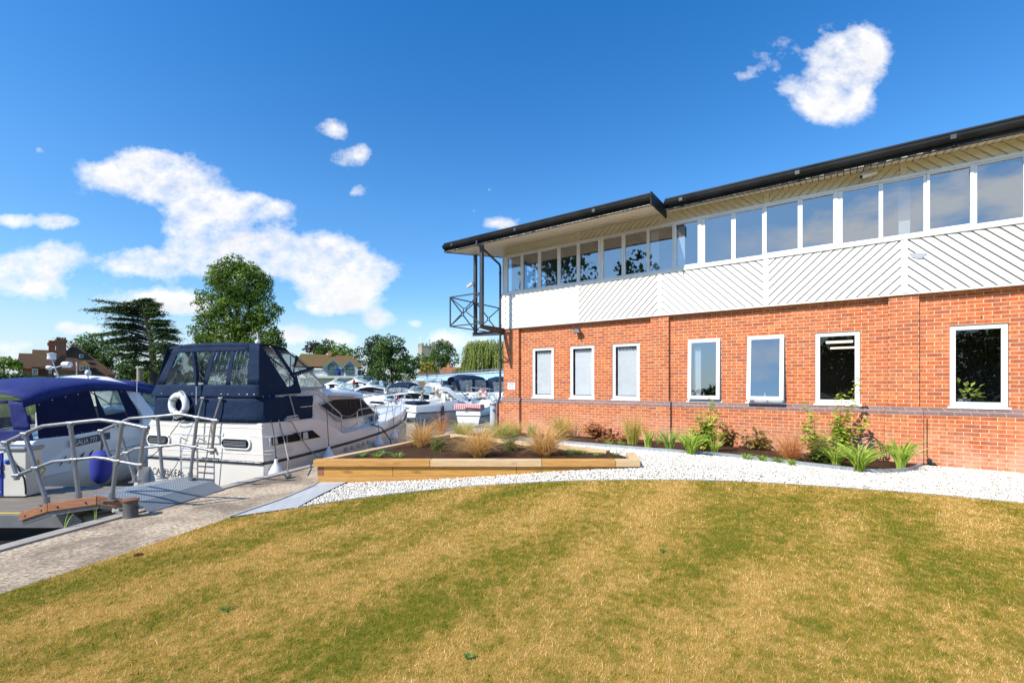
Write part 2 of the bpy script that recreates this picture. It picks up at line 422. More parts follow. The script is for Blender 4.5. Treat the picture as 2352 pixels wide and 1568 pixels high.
# diagonal cladding
def clip(poly,x0,x1,z0,z1):
    for (ax,lim,sgn) in ((0,x0,1),(0,x1,-1),(1,z0,1),(1,z1,-1)):
        out=[]
        for i in range(len(poly)):
            p,q=poly[i],poly[(i+1)%len(poly)]; dp=sgn*(p[ax]-lim); dq=sgn*(q[ax]-lim)
            if dp>=0: out.append(p)
            if (dp>=0)!=(dq>=0):
                t=dp/(dp-dq); out.append((p[0]+(q[0]-p[0])*t,p[1]+(q[1]-p[1])*t))
        poly=out
        if len(poly)<3: return []
    return poly
def diag(mb,x0,x1,z0,z1,dirn,y,step=.178,gap=.035,f=None):
    """45 degree boards, lapped: every board's lower edge stands proud of the next"""
    c=-60
    k=0
    lo=min(z0-x1,z0-x0) if dirn>0 else z0+x0
    hi=z1-x0 if dirn>0 else z1+x1
    t=lo-step
    while t<hi+step:
        b0,b1=t,t+step-gap
        if dirn>0: poly=[(x0-1,x0-1+b0),(x1+1,x1+1+b0),(x1+1,x1+1+b1),(x0-1,x0-1+b1)]
        else: poly=[(x0-1,-(x0-1)+b0),(x1+1,-(x1+1)+b0),(x1+1,-(x1+1)+b1),(x0-1,-(x0-1)+b1)]
        pl=clip(poly,x0,x1,z0,z1)
        if len(pl)>=3:
            # depth varies across the board
            def dep(p):
                tt=(p[1]-p[0] if dirn>0 else p[1]+p[0]); return y-.030+.014*(tt-b0)/(step-gap)
            n_=len(pl)
            vs=[(p[0],dep(p),p[1]) for p in pl]+[(p[0],y,p[1]) for p in pl]
            if f: vs=[f(*q) for q in vs]
            mb.add(vs,[tuple(range(n_))]+[(i,n_+i,n_+(i+1)%n_,(i+1)%n_) for i in range(n_)])
        t+=step
CQ=-.1                     # cladding face stands 0.1 in front of the brick
CZ0,CZ1=3.36,4.44
posts=[S(x,.11) for x in (1327,1515.8,1759.6,2076.3)]
posts+= [posts[-1]+2.45,posts[-1]+4.9,posts[-1]+7.3]
posts=[p for p in posts if p<SE-.2]
be=[0.0]+posts+[SE]
mb=MB(); mb.box(0,SE,CQ+.0,.2,CZ0+.02,CZ1+.06); mb.build('cladding_backing',M['groove_shade'],B)  # backing painted grey so the gaps between boards read as shaded
for i in range(len(be)-1):
    d=-1 if i%2==0 else 1
    mb=MB(); x0=be[i]+(.055 if i else .06); x1=be[i+1]-.055
    diag(mb,x0,x1,CZ0+.03,CZ1-.0,d,CQ); mb.build('cladding_panel',M['white'],B,fix=True)
for p in [0.03]+posts:
    mb=MB(); mb.box(p-.052,p+.052,CQ-.042,CQ-.0,CZ0+.03,CZ1); mb.build('cover_board',M['white'],B,bevel=.003)
mb=MB(); mb.box(-.005,SE,CQ-.046,.1,CZ0-.01,CZ0+.019); mb.box(-.005,SE,CQ-.052,CQ-.0,CZ1+.002,CZ1+.055); mb.build('cladding_trim',M['white'],B,bevel=.004)
# damaged patch on the fourth panel
pc=WP(2108,.12,587); 
mb=MB(); sx=(pc-O0).dot(r_); mb.prism([(sx-.13,pc.z+.07),(sx+.14,pc.z+.02),(sx+.05,pc.z-.075),(sx-.08,pc.z-.03)],CQ-.038,CQ-.035,lambda a,b,c:(a,c,b)); mb.build('cracked_patch',M['gelg'],B)
# upper ribbon of windows
GL=[(1166.7,1196.8),(1203,1236.3),(1242.9,1281),(1288.3,1325.3),(1332.6,1374.7),(1386.8,1428.5),(1437,1485.7),(1492.3,1544.7),(1553.2,1603.6),(1620,1680),(1690.2,1750.9),(1761.5,1832.6),(1843.6,1913.7),(1935.3,2018),(2028,2120.5),(2135,2227.2),(2243.5,2349.4)]
GL=[(S(a,.06),S(b,.06)) for a,b in GL]
x=GL[-1][1]
while x<SE-1: GL.append((x+.09,x+.86)); x+=.86
UZ0,UZ1=4.56,5.64
mb=MB(); mb.box(-.0,SE,CQ-.02,.02,CZ1+.057,UZ0-.03); mb.box(-.0,SE,CQ-.012,.05,UZ1+.03,UZ1+.085); mb.build('window_strip_rail',M['upvc'],B,bevel=.004)
prev=.0
for i,(a,b) in enumerate(GL):
    w=bpy.data.objects.new('window',None); col.objects.link(w); w.parent=B; w.location=((a+b)/2,-.06,UZ0)
    hw=(b-a)/2; nx=GL[i+1][0] if i+1<len(GL) else b+.05
    g0=(a-prev)/2 if i else a-.0; g1=(nx-b)/2; H=UZ1-UZ0
    opener=i in (8,11,12,15)
    m=MB(); yo=-.05 if opener else -.03
    m.box(-hw-g0+.001,-hw,yo,.05,-.029,H+.029); m.box(hw,hw+g1-.001,yo,.05,-.029,H+.029)
    m.box(-hw,hw,yo,.05,-.029,.0 if not opener else .02); m.box(-hw,hw,yo,.05,H,H+.029); m.build('frame',M['upvc'],w,bevel=.004)
    MB().quad((-hw-.003,-.002,-.003),(hw+.003,-.002,-.003),(hw+.003,-.002,H+.003),(-hw-.003,-.002,H+.003)).build('pane',M['pane'],w)
    if i in (0,7,8): 
        MB().box(-hw+(.01 if i else .3*hw),-hw*.3 if i else hw,.10,.16,0,H-.02).build('blind',blindm,w)
    if i==14: MB().box(-.02,.16,.5,.68,-.1,H+.3).build('inner_column',blindm,w)
    prev=b
# upper diagonal boards under the eaves
mb=MB(); mb.box(0,SE,.0,.2,UZ1+.086,6.0); mb.build('upper_backing',M['cladhi'],B)
for i in range(len(be)-1):
    d=-1 if i%2==0 else 1
    mb=MB(); diag(mb,be[i]+(.055 if i else .08),be[i+1]-.055,UZ1+.088,6.0,d,-.003); mb.build('eaves_board_panel',M['cladhi'],B)
for p in [0.03]+posts: MB().box(p-.052,p+.052,-.045,-.004,UZ1+.088,6.0).build('eaves_cover_board',M['cladhi'],B,bevel=.003)
# storeys inside
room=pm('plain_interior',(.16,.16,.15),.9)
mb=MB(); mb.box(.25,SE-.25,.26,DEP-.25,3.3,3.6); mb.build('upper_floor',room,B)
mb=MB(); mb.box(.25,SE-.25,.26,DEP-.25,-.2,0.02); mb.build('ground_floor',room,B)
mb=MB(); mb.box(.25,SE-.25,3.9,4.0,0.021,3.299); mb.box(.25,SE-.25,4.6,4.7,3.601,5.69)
for q in (S(1690),S(2010),S(2150)): mb.box(q,q+.1,.3,3.89,.021,3.299)
mb.build('inner_wall',room,B)
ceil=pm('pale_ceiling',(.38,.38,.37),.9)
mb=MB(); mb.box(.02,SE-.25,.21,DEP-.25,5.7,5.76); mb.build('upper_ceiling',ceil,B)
# end wall of the upper storey: clad and glazed like the front
mb=MB(); mb.box(-.1,-.0,-.1,DEP,3.38,4.5); mb.box(-.0,.1,2.6,DEP,4.5,6.0); mb.box(-.07,.02,-.07,.02,4.5,6.0)
mb.box(-.05,.02,.021,2.6,5.75,6.0); mb.build('end_cladding',M['white'],B)
for q in (.9,1.75,2.55): MB().box(-.05,.02,q,q+.06,4.5,5.749).build('end_window_frame',M['upvc'],B)
MB().quad((-.018,.021,4.5),(-.018,2.59,4.5),(-.018,2.59,5.749),(-.018,.021,5.749)).build('end_window_pane',M['paneL'],B)
# roof: overhang A is deep round the balcony, overhang B is shallow
QA,QB=1.46,.50; JOG=S(1513,.95); 
sA0=(WP(1022,QA)-O0).dot(r_)
SL=.17
zs=lambda q: 6.01-SL*q
def soffit(mb,s0,s1,q0,q1,w=.11):
    x=s0
    while x<s1:
        xb=min(x+w-.016,s1)
        mb.add([(x,-q0,zs(q0)),(xb,-q0,zs(q0)),(xb,-q1,zs(q1)),(x,-q1,zs(q1)),(x,-q0,zs(q0)+.02),(xb,-q0,zs(q0)+.02),(xb,-q1,zs(q1)+.02),(x,-q1,zs(q1)+.02)],[(0,1,2,3),(4,7,6,5),(0,4,5,1),(1,5,6,2),(2,6,7,3),(3,7,4,0)])
        x+=w
EN=1.5 # how far the roof sails past the end wall at the back too
mb=MB(); soffit(mb,sA0,-.01,-2.6,QA); soffit(mb,0.0,JOG,-.02,QA); soffit(mb,JOG+.0,SE,-.02,QB); mb.build('soffit',M['soffit'],B)
mb=MB()
def slab(mb,s0,s1,q0,q1,z):
    mb.add([(s0,-q0,zs(q0)+z),(s1,-q0,zs(q0)+z),(s1,-q1,zs(q1)+z),(s0,-q1,zs(q1)+z),(s0,-q0,zs(q0)+z+.06),(s1,-q0,zs(q0)+z+.06),(s1,-q1,zs(q1)+z+.06),(s0,-q1,zs(q1)+z+.06)],[(0,1,2,3),(4,7,6,5),(0,4,5,1),(1,5,6,2),(2,6,7,3),(3,7,4,0)])
slab(mb,sA0,JOG,-DEP,QA-.03,.03); slab(mb,JOG+.001,SE,-DEP,QB-.03,.03); mb.build('roof',M['black'],B)
def gutter(name,s0,s1,q,z):
    mb=MB(); f=lambda a,b,c:(c,-a,b)
    mb.prism([(q-.03,z-.02),(q+.0,z-.02),(q+.0,z+.21),(q-.03,z+.21)],s0,s1,f); mb.build('fascia',M['black'],B,bevel=.004)
    mb=MB(); mb.prism([(q+.004,z+.075),(q+.045,z+.07),(q+.085,z+.095),(q+.11,z+.14),(q+.115,z+.185),(q+.098,z+.185),(q+.095,z+.15),(q+.07,z+.11),(q+.004,z+.10)],s0-.02,s1+.02,f)
    mb.build('gutter',M['black'],B,bevel=.003)
    mb=MB(); mb.prism([(q-.2,z+.205),(q+.05,z+.205),(q+.065,z+.23),(q+.05,z+.265),(q-.2,z+.29)],s0-.01,s1+.01,f); mb.build('roof_edge',M['black'],B,bevel=.004)
    x=s0+.35
    while x<s1:
        MB().box(x,x+.08,-(q+.122),-(q+.10),z+.10,z+.18).build('gutter_bracket',M['steelblk'],B)
        x+=2.4
gutter('A',sA0,JOG,QA,zs(QA)); gutter('B',JOG+.03,SE,QB,zs(QB))
mb=MB(); mb.box(JOG-.001,JOG+.028,-QA-.10,-QB+.1,zs(QA)-.02,zs(QA)+.27); mb.build('fascia_return',M['black'],B,bevel=.004)
mb=MB(); mb.add([(sA0-.03,-QA,zs(QA)-.02),(sA0,-QA,zs(QA)-.02),(sA0,2.6,zs(-2.6)-.02),(sA0-.03,2.6,zs(-2.6)-.02),(sA0-.03,-QA,zs(QA)+.22),(sA0,-QA,zs(QA)+.22),(sA0,2.6,zs(-2.6)+.22),(sA0-.03,2.6,zs(-2.6)+.22)],[(0,1,2,3),(4,7,6,5),(0,4,5,1),(1,5,6,2),(2,6,7,3),(3,7,4,0)]); mb.build('barge_board',M['black'],B)
# balcony steel
PA=(.02,-1.24); PC=(-1.30,-1.24); PB=(-1.30,.02)
f_=lambda p,z:(p[0],p[1],z)
mb=MB()
# tapered beam out of the front wall
def ibeam(mb,a,b,z,h0,h1,w=.09):
    a=Vector((a[0],a[1],0)); b=Vector((b[0],b[1],0)); d=(b-a).normalized(); sd=Vector((-d.y,d.x,0))*w/2
    for (lo0,hi0,lo1,hi1,ww) in ((z-.012,z,z-.012,z,1.0),(z-h0,z-h0+.012,z-h1,z-h1+.012,1.0),(z-h0+.0125,z-.0125,z-h1+.0125,z-.0125,.12)):
        s2=sd*ww
        vs=[a-s2+Vector((0,0,lo0)),a+s2+Vector((0,0,lo0)),b+s2+Vector((0,0,lo1)),b-s2+Vector((0,0,lo1)),a-s2+Vector((0,0,hi0)),a+s2+Vector((0,0,hi0)),b+s2+Vector((0,0,hi1)),b-s2+Vector((0,0,hi1))]
        mb.add(vs,[(0,3,2,1),(4,5,6,7),(0,1,5,4),(1,2,6,5),(2,3,7,6),(3,0,4,7)])
ibeam(mb,(.02,.12),(.02,-1.32),3.38,.22,.10); mb.build('balcony_beam',M['rust'],B)
mb=MB(); ibeam(mb,(-.1,.02),(-1.42,.02),3.34,.15,.11,.12); mb.build('balcony_beam',M['steelblk'],B)
mb=MB(); mb.box(PA[0]-.05,PA[0]+.05,PA[1]-.05,PA[1]+.05,3.385,zs(1.24)+.0); mb.build('balcony_post',M['steelblk'],B,bevel=.004)
mb=MB(); mb.box(PB[0]-.05,PB[0]+.05,PB[1]-.05,PB[1]+.05,3.345,zs(0)+.0); mb.build('balcony_post',M['steelblk'],B,bevel=.004)
def panel(a,b,z0,z1,post=None):
    A=lambda t,z:(a[0]+(b[0]-a[0])*t,a[1]+(b[1]-a[1])*t,z)
    m=MB(); w=.035
    m.bar(A(0,z1),A(1,z1),.045,.03); m.bar(A(0,z0),A(1,z0),.045,.03)
    m.bar(A(0.01,z0),A(0.01,z1),w,w); m.bar(A(.99,z0),A(.99,z1),w,w)
    c=.5; d=.055; zc=(z0+z1)/2; dz=.055
    L=math.dist(a,b); dd=d/L
    m.bar(A(.02,z0+.02),A(c-dd,zc-dz),w*.8,w*.8); m.bar(A(.02,z1-.02),A(c-dd,zc+dz),w*.8,w*.8)
    m.bar(A(.98,z0+.02),A(c+dd,zc-dz),w*.8,w*.8); m.bar(A(.98,z1-.02),A(c+dd,zc+dz),w*.8,w*.8)
    for (p,q) in (((c-dd,zc-dz),(c+dd,zc-dz)),((c+dd,zc-dz),(c+dd,zc+dz)),((c+dd,zc+dz),(c-dd,zc+dz)),((c-dd,zc+dz),(c-dd,zc-dz))): m.bar(A(*p),A(*q),w*.7,w*.7)
    m.build('balcony_railing',M['steelblk'],B)
panel((-.04,-1.24),PC,3.43,4.36); panel(PC,(-1.30,-.03),3.43,4.36); panel((-1.30,.08),(-1.30,1.4),3.43,4.36); panel((-1.30,1.45),(-1.30,2.8),3.43,4.36)
# downpipe
mb=MB(); q=QA+.06; z=zs(QA)+.07
s_out=(WP(1098,QA)-O0).dot(r_)
mb.tube([(s_out,-q,z+.02),(s_out,-q,z-.09),(s_out+.06,-q+.06,z-.12),(-.13,-.15,z-.36),(-.13,-.11,z-.45),(-.13,-.11,3.3),(-.13,-.11,1.3),(-.13,-.13,1.15),(-.16,-.2,.99),(-.16,-.2,-.1)],.036,10)
for zz in (5.2,4.4,3.5,2.4,1.35,.6): mb.tube([(-.13 if zz>1.1 else -.16,-.11 if zz>1.1 else -.2,zz-.03),(-.13 if zz>1.1 else -.16,-.11 if zz>1.1 else -.2,zz+.03)],.045,10)
mb.build('downpipe',M['steelblk'],B,smooth=True)
mb=MB(); mb.box(-.36,-.02,-.03,.25,-.3,.96); mb.build('end_pier',M['brick'],B)
# things fixed to the wall
def fixed(name,label,cat,px,py,q):
    P=WP(px,q,py); m=BM.copy(); m.translation=P
    return thing(name,label,cat,M=m)
t=fixed('floodlight','small black floodlight bracketed under the white cladding between the first two windows','floodlight',1328,757,.12)
MB().box(-.06,.06,-.02,.03,-.06,.03).build('lamp_housing',M['rubber'],t,bevel=.01)
mb=MB(); mb.add([(-.11,-.05,-.10),(.09,-.05,-.10),(.09,-.11,.02),(-.11,-.11,.02),(-.1,.0,-.10),(.08,.0,-.10),(.08,-.0,.02),(-.1,-.0,.02)],[(0,1,2,3),(4,7,6,5),(0,4,5,1),(1,5,6,2),(2,6,7,3),(3,7,4,0)]); mb.build('lamp_head',M['rubber'],t)
mb=MB(); mb.quad((-.095,-.0562,-.09),(.075,-.0562,-.09),(.075,-.1122,.01),(-.095,-.1122,.01)); mb.build('lens',M['gelg'],t,fix=False)
MB().tube([(.0,-.03,-.16),(.0,-.03,-.1)],.02,8).build('motion_sensor',M['rubber'],t)
def camera_body(t,flip=1):
    MB().tube([(0,.02,.0),(0,-.06,-.02),(-.03*flip,-.12,-.03)],.016,8).build('bracket',M['upvc'],t,smooth=True)
    a=Vector((.08*flip,-.10,.01)); b=Vector((-.16*flip,-.24,-.07))
    MB().tube([a,b],[.042,.045],12).build('camera_housing',M['upvc'],t,smooth=True)
    d=(b-a).normalized(); MB().tube([b+d*.001,b+d*.012],.034,12).build('camera_lens',M['rubber'],t)
    MB().bar(a+Vector((0,0,.05)),b+Vector((0,0,.052))+d*.04,.1,.01).build('sunshield',M['upvc'],t)
t=fixed('security_camera','white security camera on the boards under the eaves above the right hand upper windows','security camera',2000,404,.03); camera_body(t)
Pw=BM@Vector((-1.30,.02,5.0)); t=thing('security_camera','white security camera on the far balcony post','security camera',M=Matrix.Translation(Pw)@Matrix.Rotation(R(-80),4,'Z')); camera_body(t)
t=fixed('warning_sign','small white warning notice on the brick at the left corner of the building','sign',1174.5,886,.103)
MB().box(-.15,.15,-.006,0,-.11,.11).build('sign_plate',M['upvc'],t)
text('sign_lettering','WARNING\nPONTOONS MAY\nBE SLIPPERY\nIN WET OR ICY\nCONDITIONS',.038,M['ink'],t,basis((0,-.0075,.075),(1,0,0),(0,0,1)),.0005,'CENTER')
_rp=np.random.default_rng(4); _a=lw[6][0]+.26
Pp=BM@Vector((_a,.42,0)); t=thing('potted_plant','yellow green potted plant standing inside the large right hand ground floor window','potted plant',loc=(Pp.x,Pp.y,1.2))
MB().lathe([(.08,-.12),(.11,.08),(.12,.1),(.1,.1)],(0,0,0),14).build('pot',M['gelg'],t,smooth=True)
V=[];Fc=[]
for k in range(46):
    d=Vector(_rp.normal(size=3)); d.z=abs(d.z)*.9+.1; d.normalize(); c=Vector((0,0,.1))+d*float(_rp.uniform(.1,.34)); s=d.cross(Vector((0,0,1))).normalized(); L=float(_rp.uniform(.10,.17)); b=len(V)
    V+=[tuple(c),tuple(c+d*L*.5+s*L*.3),tuple(c+d*L-Vector((0,0,.03))),tuple(c+d*L*.5-s*L*.3)]; Fc.append((b,b+1,b+2,b+3))
np_mesh('foliage',V,Fc,leafmat('variegated_leaf',(.25,.4,.04),(.65,.7,.2),.4,scale=6),t,k=4)
# cable on the wall and ground spigot at right
P=WP(2129.5,.065); t=thing('black_spigot','black pipe with pale green band leaning against the foot of the wall','pipe',M=Matrix.Translation((P.x,P.y,0)))
g0=gp(2150,1070); b0=g0-Vector((P.x,P.y,0)); tp=WP(2133,.16,1056)-Vector((P.x,P.y,0))
MB().tube([b0+Vector((0,0,-.03)),tp],.042,14).build('pipe',M['rubber'],t,smooth=True)
dd=(tp-b0); MB().tube([b0+dd*.62,b0+dd*.82],.0435,14).build('band',pm('pale_green_tape',(.25,.45,.35),.6),t,smooth=True)
P2=P+r_*.0; 
MB().tube([(0,0,.0+.92),(0.0,0,.2),(0.01,-.02,.12)],.008,6).build('cable',M['rubber'],t)
# ---------------------------------------------------------------- ground
def sheet(name,poly,mat,dz,step=.4,flat=None,kind='structure',thick=0):
    bm=bmesh.new(); vs=[bm.verts.new((p[0],p[1],0)) for p in poly]; bm.faces.new(vs)
    xs=[p[0] for p in poly]; ys=[p[1] for p in poly]
    if step:
        for ax,lo,hi in ((0,min(xs),max(xs)),(1,min(ys),max(ys))):
            a=math.ceil(lo/step)*step
            while a<hi:
                nn=(1,0,0) if ax==0 else (0,1,0)
                bmesh.ops.bisect_plane(bm,geom=bm.verts[:]+bm.edges[:]+bm.faces[:],plane_co=(a,0,0) if ax==0 else (0,a,0),plane_no=nn)
                a+=step
    bmesh.ops.triangulate(bm,faces=bm.faces)
    for v in bm.verts: v.co.z=(G(v.co.x,v.co.y) if flat is None else flat)+dz
    bmesh.ops.recalc_face_normals(bm,faces=bm.faces)
    if bm.faces[:] and sum(f.normal.z for f in bm.faces)<0: bmesh.ops.reverse_faces(bm,faces=bm.faces)
    me=bpy.data.meshes.new(name); bm.to_mesh(me); bm.free(); me.materials.append(mat)
    o=bpy.data.objects.new(name,me); col.objects.link(o)
    if kind: o['kind']=kind
    return o
def smooth_line(pts,n=6):
    out=[]
    P=[pts[0]]+list(pts)+[pts[-1]]
    for i in range(1,len(P)-2):
        for k in range(n):
            t=k/n; a,b,c,d=P[i-1],P[i],P[i+1],P[i+2]
            out.append(tuple(.5*((2*b[j])+(-a[j]+c[j])*t+(2*a[j]-5*b[j]+4*c[j]-d[j])*t*t+(-a[j]+3*b[j]-3*c[j]+d[j])*t**3) for j in (0,1)))
    out.append(tuple(P[-2][:2])); return out
def inpoly(x,y,poly):
    """vectorised point in polygon"""
    x=np.asarray(x);y=np.asarray(y);c=np.zeros(x.shape,bool);n=len(poly)
    for i in range(n):
        x0,y0=poly[i][:2];x1,y1=poly[(i+1)%n][:2]
        if y0==y1: continue
        c^=((y0>y)!=(y1>y))&(x<(x1-x0)*(y-y0)/(y1-y0)+x0)
    return c
def quayx(y): # water edge of the quay
    return -3.895+.31*(y-8.93) if y>8.93 else (-4.46+.303*(y-7.06) if y>7.06 else -5.0+.2066*(y-4.446))
# lawn outline
lawn_front=[gp(*p) for p in ((525,1189),(680,1166),(860,1140),(1050,1120),(1250,1107),(1450,1102),(1600,1103),(1900,1118),(2130,1135),(2352,1156))]
lf=[(p.x,p.y) for p in lawn_front]
dx,dy=lf[-1][0]-lf[-2][0],lf[-1][1]-lf[-2][1]
lf=smooth_line(lf,5)
lf.append((lf[-1][0]+.813*14,lf[-1][1]-.5823*14))
quay_lawn=[(-3.40,5.3),(-3.74,4.02),(-3.93,3.4),(-4.4,1.5),(-5.0,-2),(-8,-14)]
lawn_poly=quay_lawn[::-1]+lf+[(40,-14)]
def lawnnodes(n,p):
    sx=n.n('ShaderNodeSeparateXYZ'); n.l(p,sx.inputs[0])
    cb=n.n('ShaderNodeCombineXYZ')
    # mower stripes run away to the left: compress across them
    u=n.math('ADD',n.math('MULTIPLY',sx.outputs[0],.80),n.math('MULTIPLY',sx.outputs[1],-.60))
    v=n.math('ADD',n.math('MULTIPLY',sx.outputs[0],.60),n.math('MULTIPLY',sx.outputs[1],.80))
    n.l(n.math('MULTIPLY',u,1.5),cb.inputs[0]); n.l(n.math('MULTIPLY',v,.42),cb.inputs[1])
    a=n.noise(cb.outputs[0],.75,3,.55); b=n.noise(p,3.6,5,.70,.5); c=n.noise(p,.33,2)
    d=n.noise(p,14,2,.6)
    wv_=n.math('MULTIPLY',n.math('SINE',n.math('ADD',n.math('MULTIPLY',u,4.6),n.math('MULTIPLY',c,7.0))),.065)
    a=n.math('ADD',a,wv_)
    f=n.math('ADD',n.math('ADD',n.math('MULTIPLY',a,.36),n.math('MULTIPLY',b,.30)),n.math('ADD',n.math('MULTIPLY',c,.14),n.math('MULTIPLY',d,.28)))
    return n.mr(f,.455,.60)
def lawn_ground():
    n=N('dry_lawn_ground'); p=n.pos(); f=lawnnodes(n,p)
    k=n.mix(f,(.15,.15,.013),(.42,.26,.06)); k=n.mix(n.mr(n.noise(p,45,4,.7),.4,.75,0,.5),k,(.09,.07,.02))
    return n.fin(n.bsdf(k,.95,spec=.1,normal=n.bump(n.noise(p,80,4,.8),.8,.01)))
def lawn_blade():
    n=N('lawn_blades'); g=n.n('ShaderNodeNewGeometry'); p=g.outputs['Position']; f=lawnnodes(n,p); r=g.outputs['Random Per Island']
    f2=n.math('ADD',n.math('MULTIPLY_ADD',f,.62,.17),n.math('MULTIPLY',n.math('SUBTRACT',r,.5),.85),clamp=True)
    k=n.ramp(f2,[(0,(.11,.15,.009)),(.28,(.27,.25,.018)),(.50,(.52,.33,.042)),(.76,(.76,.43,.115)),(1,(.93,.66,.33))])
    b=n.bsdf(k,.7,spec=.2); t=n.n('ShaderNodeBsdfTranslucent'); n.l(k,t.inputs[0])
    m=n.n('ShaderNodeMixShader'); m.inputs[0].default_value=.3; n.l(b,m.inputs[1]); n.l(t.outputs[0],m.inputs[2])
    return n.fin(m.outputs[0])
M['lawng']=lawn_ground(); M['lawnb']=lawn_blade()
sheet('lawn',lawn_poly,M['lawng'],.0,.5)
def blades(name,poly,mat,spec,label,cat):
    """spec = (y0,y1,density,height,width)"""
    VV=[]
    for y0,y1,den,h,w in spec:
        xl,xr=-1.2*y1-2.6,1.2*y1+2.6
        n=int((xr-xl)*(y1-y0)*den); x=RNG.uniform(xl,xr,n); y=RNG.uniform(y0,y1,n)
        ok=inpoly(x,y,poly)&(np.abs(x)<1.18*y+2.6); x=x[ok];y=y[ok]; n=len(x)
        z=.27*np.exp(-(((x-2.4)/3.2)**2+((y-7.8)/4.0)**2))
        th=RNG.uniform(0,2*np.pi,n); ww=w*RNG.uniform(.6,1.3,n); hh=h*RNG.uniform(.5,1.35,n)*(1+.5*(RNG.random(n)<.04)); le=RNG.uniform(.1,1.0,n)*hh; ph=RNG.uniform(0,2*np.pi,n)
        bx,by=np.cos(th)*ww/2,np.sin(th)*ww/2
        V=np.empty((n,3,3)); V[:,0]=np.stack([x-bx,y-by,z-.004],1); V[:,1]=np.stack([x+bx,y+by,z-.004],1)
        V[:,2]=np.stack([x+np.cos(ph)*le,y+np.sin(ph)*le,z+hh*.8],1); VV.append(V)
    V=np.concatenate(VV); nn=len(V)
    o=np_mesh(name,V.reshape(-1,3),np.arange(nn*3).reshape(-1,3),mat,k=3)
    return tag(o,label,cat,kind='stuff')
blades('grass',lawn_poly,M['lawnb'],[(2.3,3.3,15000,.021,.0030),(3.3,4.6,9500,.022,.0040),(4.6,6.2,5500,.024,.0058),(6.2,8,3000,.026,.009),(8,12,1300,.028,.013),(2.3,4.4,420,.042,.0048),(4.4,7,200,.045,.007)],'sun scorched brown and green mown grass of the lawn','grass')
# gravel path
bed_edge=[(1150,1008),(1240,1012),(1330,1021),(1470,1033),(1600,1043),(1700,1052),(1850,1069),(1990,1084),(2050,1085),(2092,1080),(2118,1070)]
be_pts=[gp(*p) for p in bed_edge]; be2=smooth_line([(p.x,p.y) for p in be_pts],5)
wallpt=lambda s,q: ((O0+r_*s-v_*q).x,(O0+r_*s-v_*q).y)
wr=wallpt(SE,0); wr_=wr
gravel_poly=[tuple(gp(*q)[:2]) for q in ((684,1167),(738,1138),(806,1106))]+[(-2.3,7.32),(-1.9,9.5),(-1.0,10.6)]+be2+[wallpt(S(2135),.0),wr]+[lf[-1]]+lf[::-1]
gp_=[]
for p in gravel_poly:
    if not gp_ or math.dist(p,gp_[-1])>.01: gp_.append(p)
gravel_poly=gp_
def gravelmat():
    n=N('white_gravel_bed'); p=n.pos(); v=n.n('ShaderNodeTexVoronoi'); n.l(p,v.inputs['Vector']); v.inputs['Scale'].default_value=42
    k=n.mix(n.mr(v.outputs['Distance'],.1,.6),(.60,.55,.47),(.34,.29,.22))
    return n.fin(n.bsdf(k,.9,normal=n.bump(v.outputs['Distance'],.9,-.02),spec=.2))
M['gravg']=gravelmat()
gravel_base=[lf[0],(-3.2,5.6),(-3.3,7.0),(-2.2,9.5),(-1.6,11.3)]+[wallpt(0,.0),wr,lf[-1],lf[-2]]
sheet('gravel_path',gravel_base,M['gravg'],-.02,.5)
n_=N('white_pebbles'); g_=n_.n('ShaderNodeNewGeometry'); k_=n_.ramp(g_.outputs['Random Per Island'],[(0,(.38,.31,.23)),(.15,(.60,.54,.45)),(.6,(.74,.70,.62)),(1,(.82,.79,.72))])
M['peb']=n_.fin(n_.bsdf(k_,.75,spec=.3))
def pebbles(name,poly,spec,mat,label,cat):
    ico=bmesh.new(); bmesh.ops.create_icosphere(ico,subdivisions=1,radius=1.0); bv=np.array([v.co[:] for v in ico.verts]); bf=np.array([[v.index for v in f.verts] for f in ico.faces]); ico.free()
    Vs=[];Fs=[];off=0
    for y0,y1,den,rad in spec:
        xl,xr=-1.2*y1,1.35*y1+1
        n=int((xr-xl)*(y1-y0)*den); x=RNG.uniform(xl,xr,n); y=RNG.uniform(y0,y1,n)
        ok=inpoly(x,y,poly)&(x<1.3*y+1); x=x[ok];y=y[ok];n=len(x)
        z=.27*np.exp(-(((x-2.4)/3.2)**2+((y-7.8)/4.0)**2))+RNG.uniform(-.012,.008,n)
        sc=rad*RNG.uniform(.6,1.35,n); s3=sc[:,None]*np.stack([RNG.uniform(.8,1.3,n),RNG.uniform(.7,1.1,n),RNG.uniform(.5,.85,n)],1)
        a=RNG.uniform(0,2*np.pi,n); ca,sa=np.cos(a),np.sin(a)
        P=bv[None]*s3[:,None,:]*(1+RNG.uniform(-.16,.16,(n,len(bv),1)))
        X=P[...,0]*ca[:,None]-P[...,1]*sa[:,None]; Y=P[...,0]*sa[:,None]+P[...,1]*ca[:,None]
        V=np.stack([X+x[:,None],Y+y[:,None],P[...,2]+z[:,None]],-1).reshape(-1,3)
        Fc=(bf[None]+(np.arange(n)*len(bv))[:,None,None]).reshape(-1,3)+off; off+=len(V); Vs.append(V);Fs.append(Fc)
    return tag(np_mesh(name,np.concatenate(Vs),np.concatenate(Fs),mat,k=3,smooth=True),label,cat,kind='stuff')
pebbles('gravel_stones',gravel_poly,[(4.5,6.5,3400,.0105),(6.5,8.5,2800,.0115),(8.5,12,1500,.015)],M['peb'],'white decorative gravel stones of the path between lawn, planter and wall','gravel')
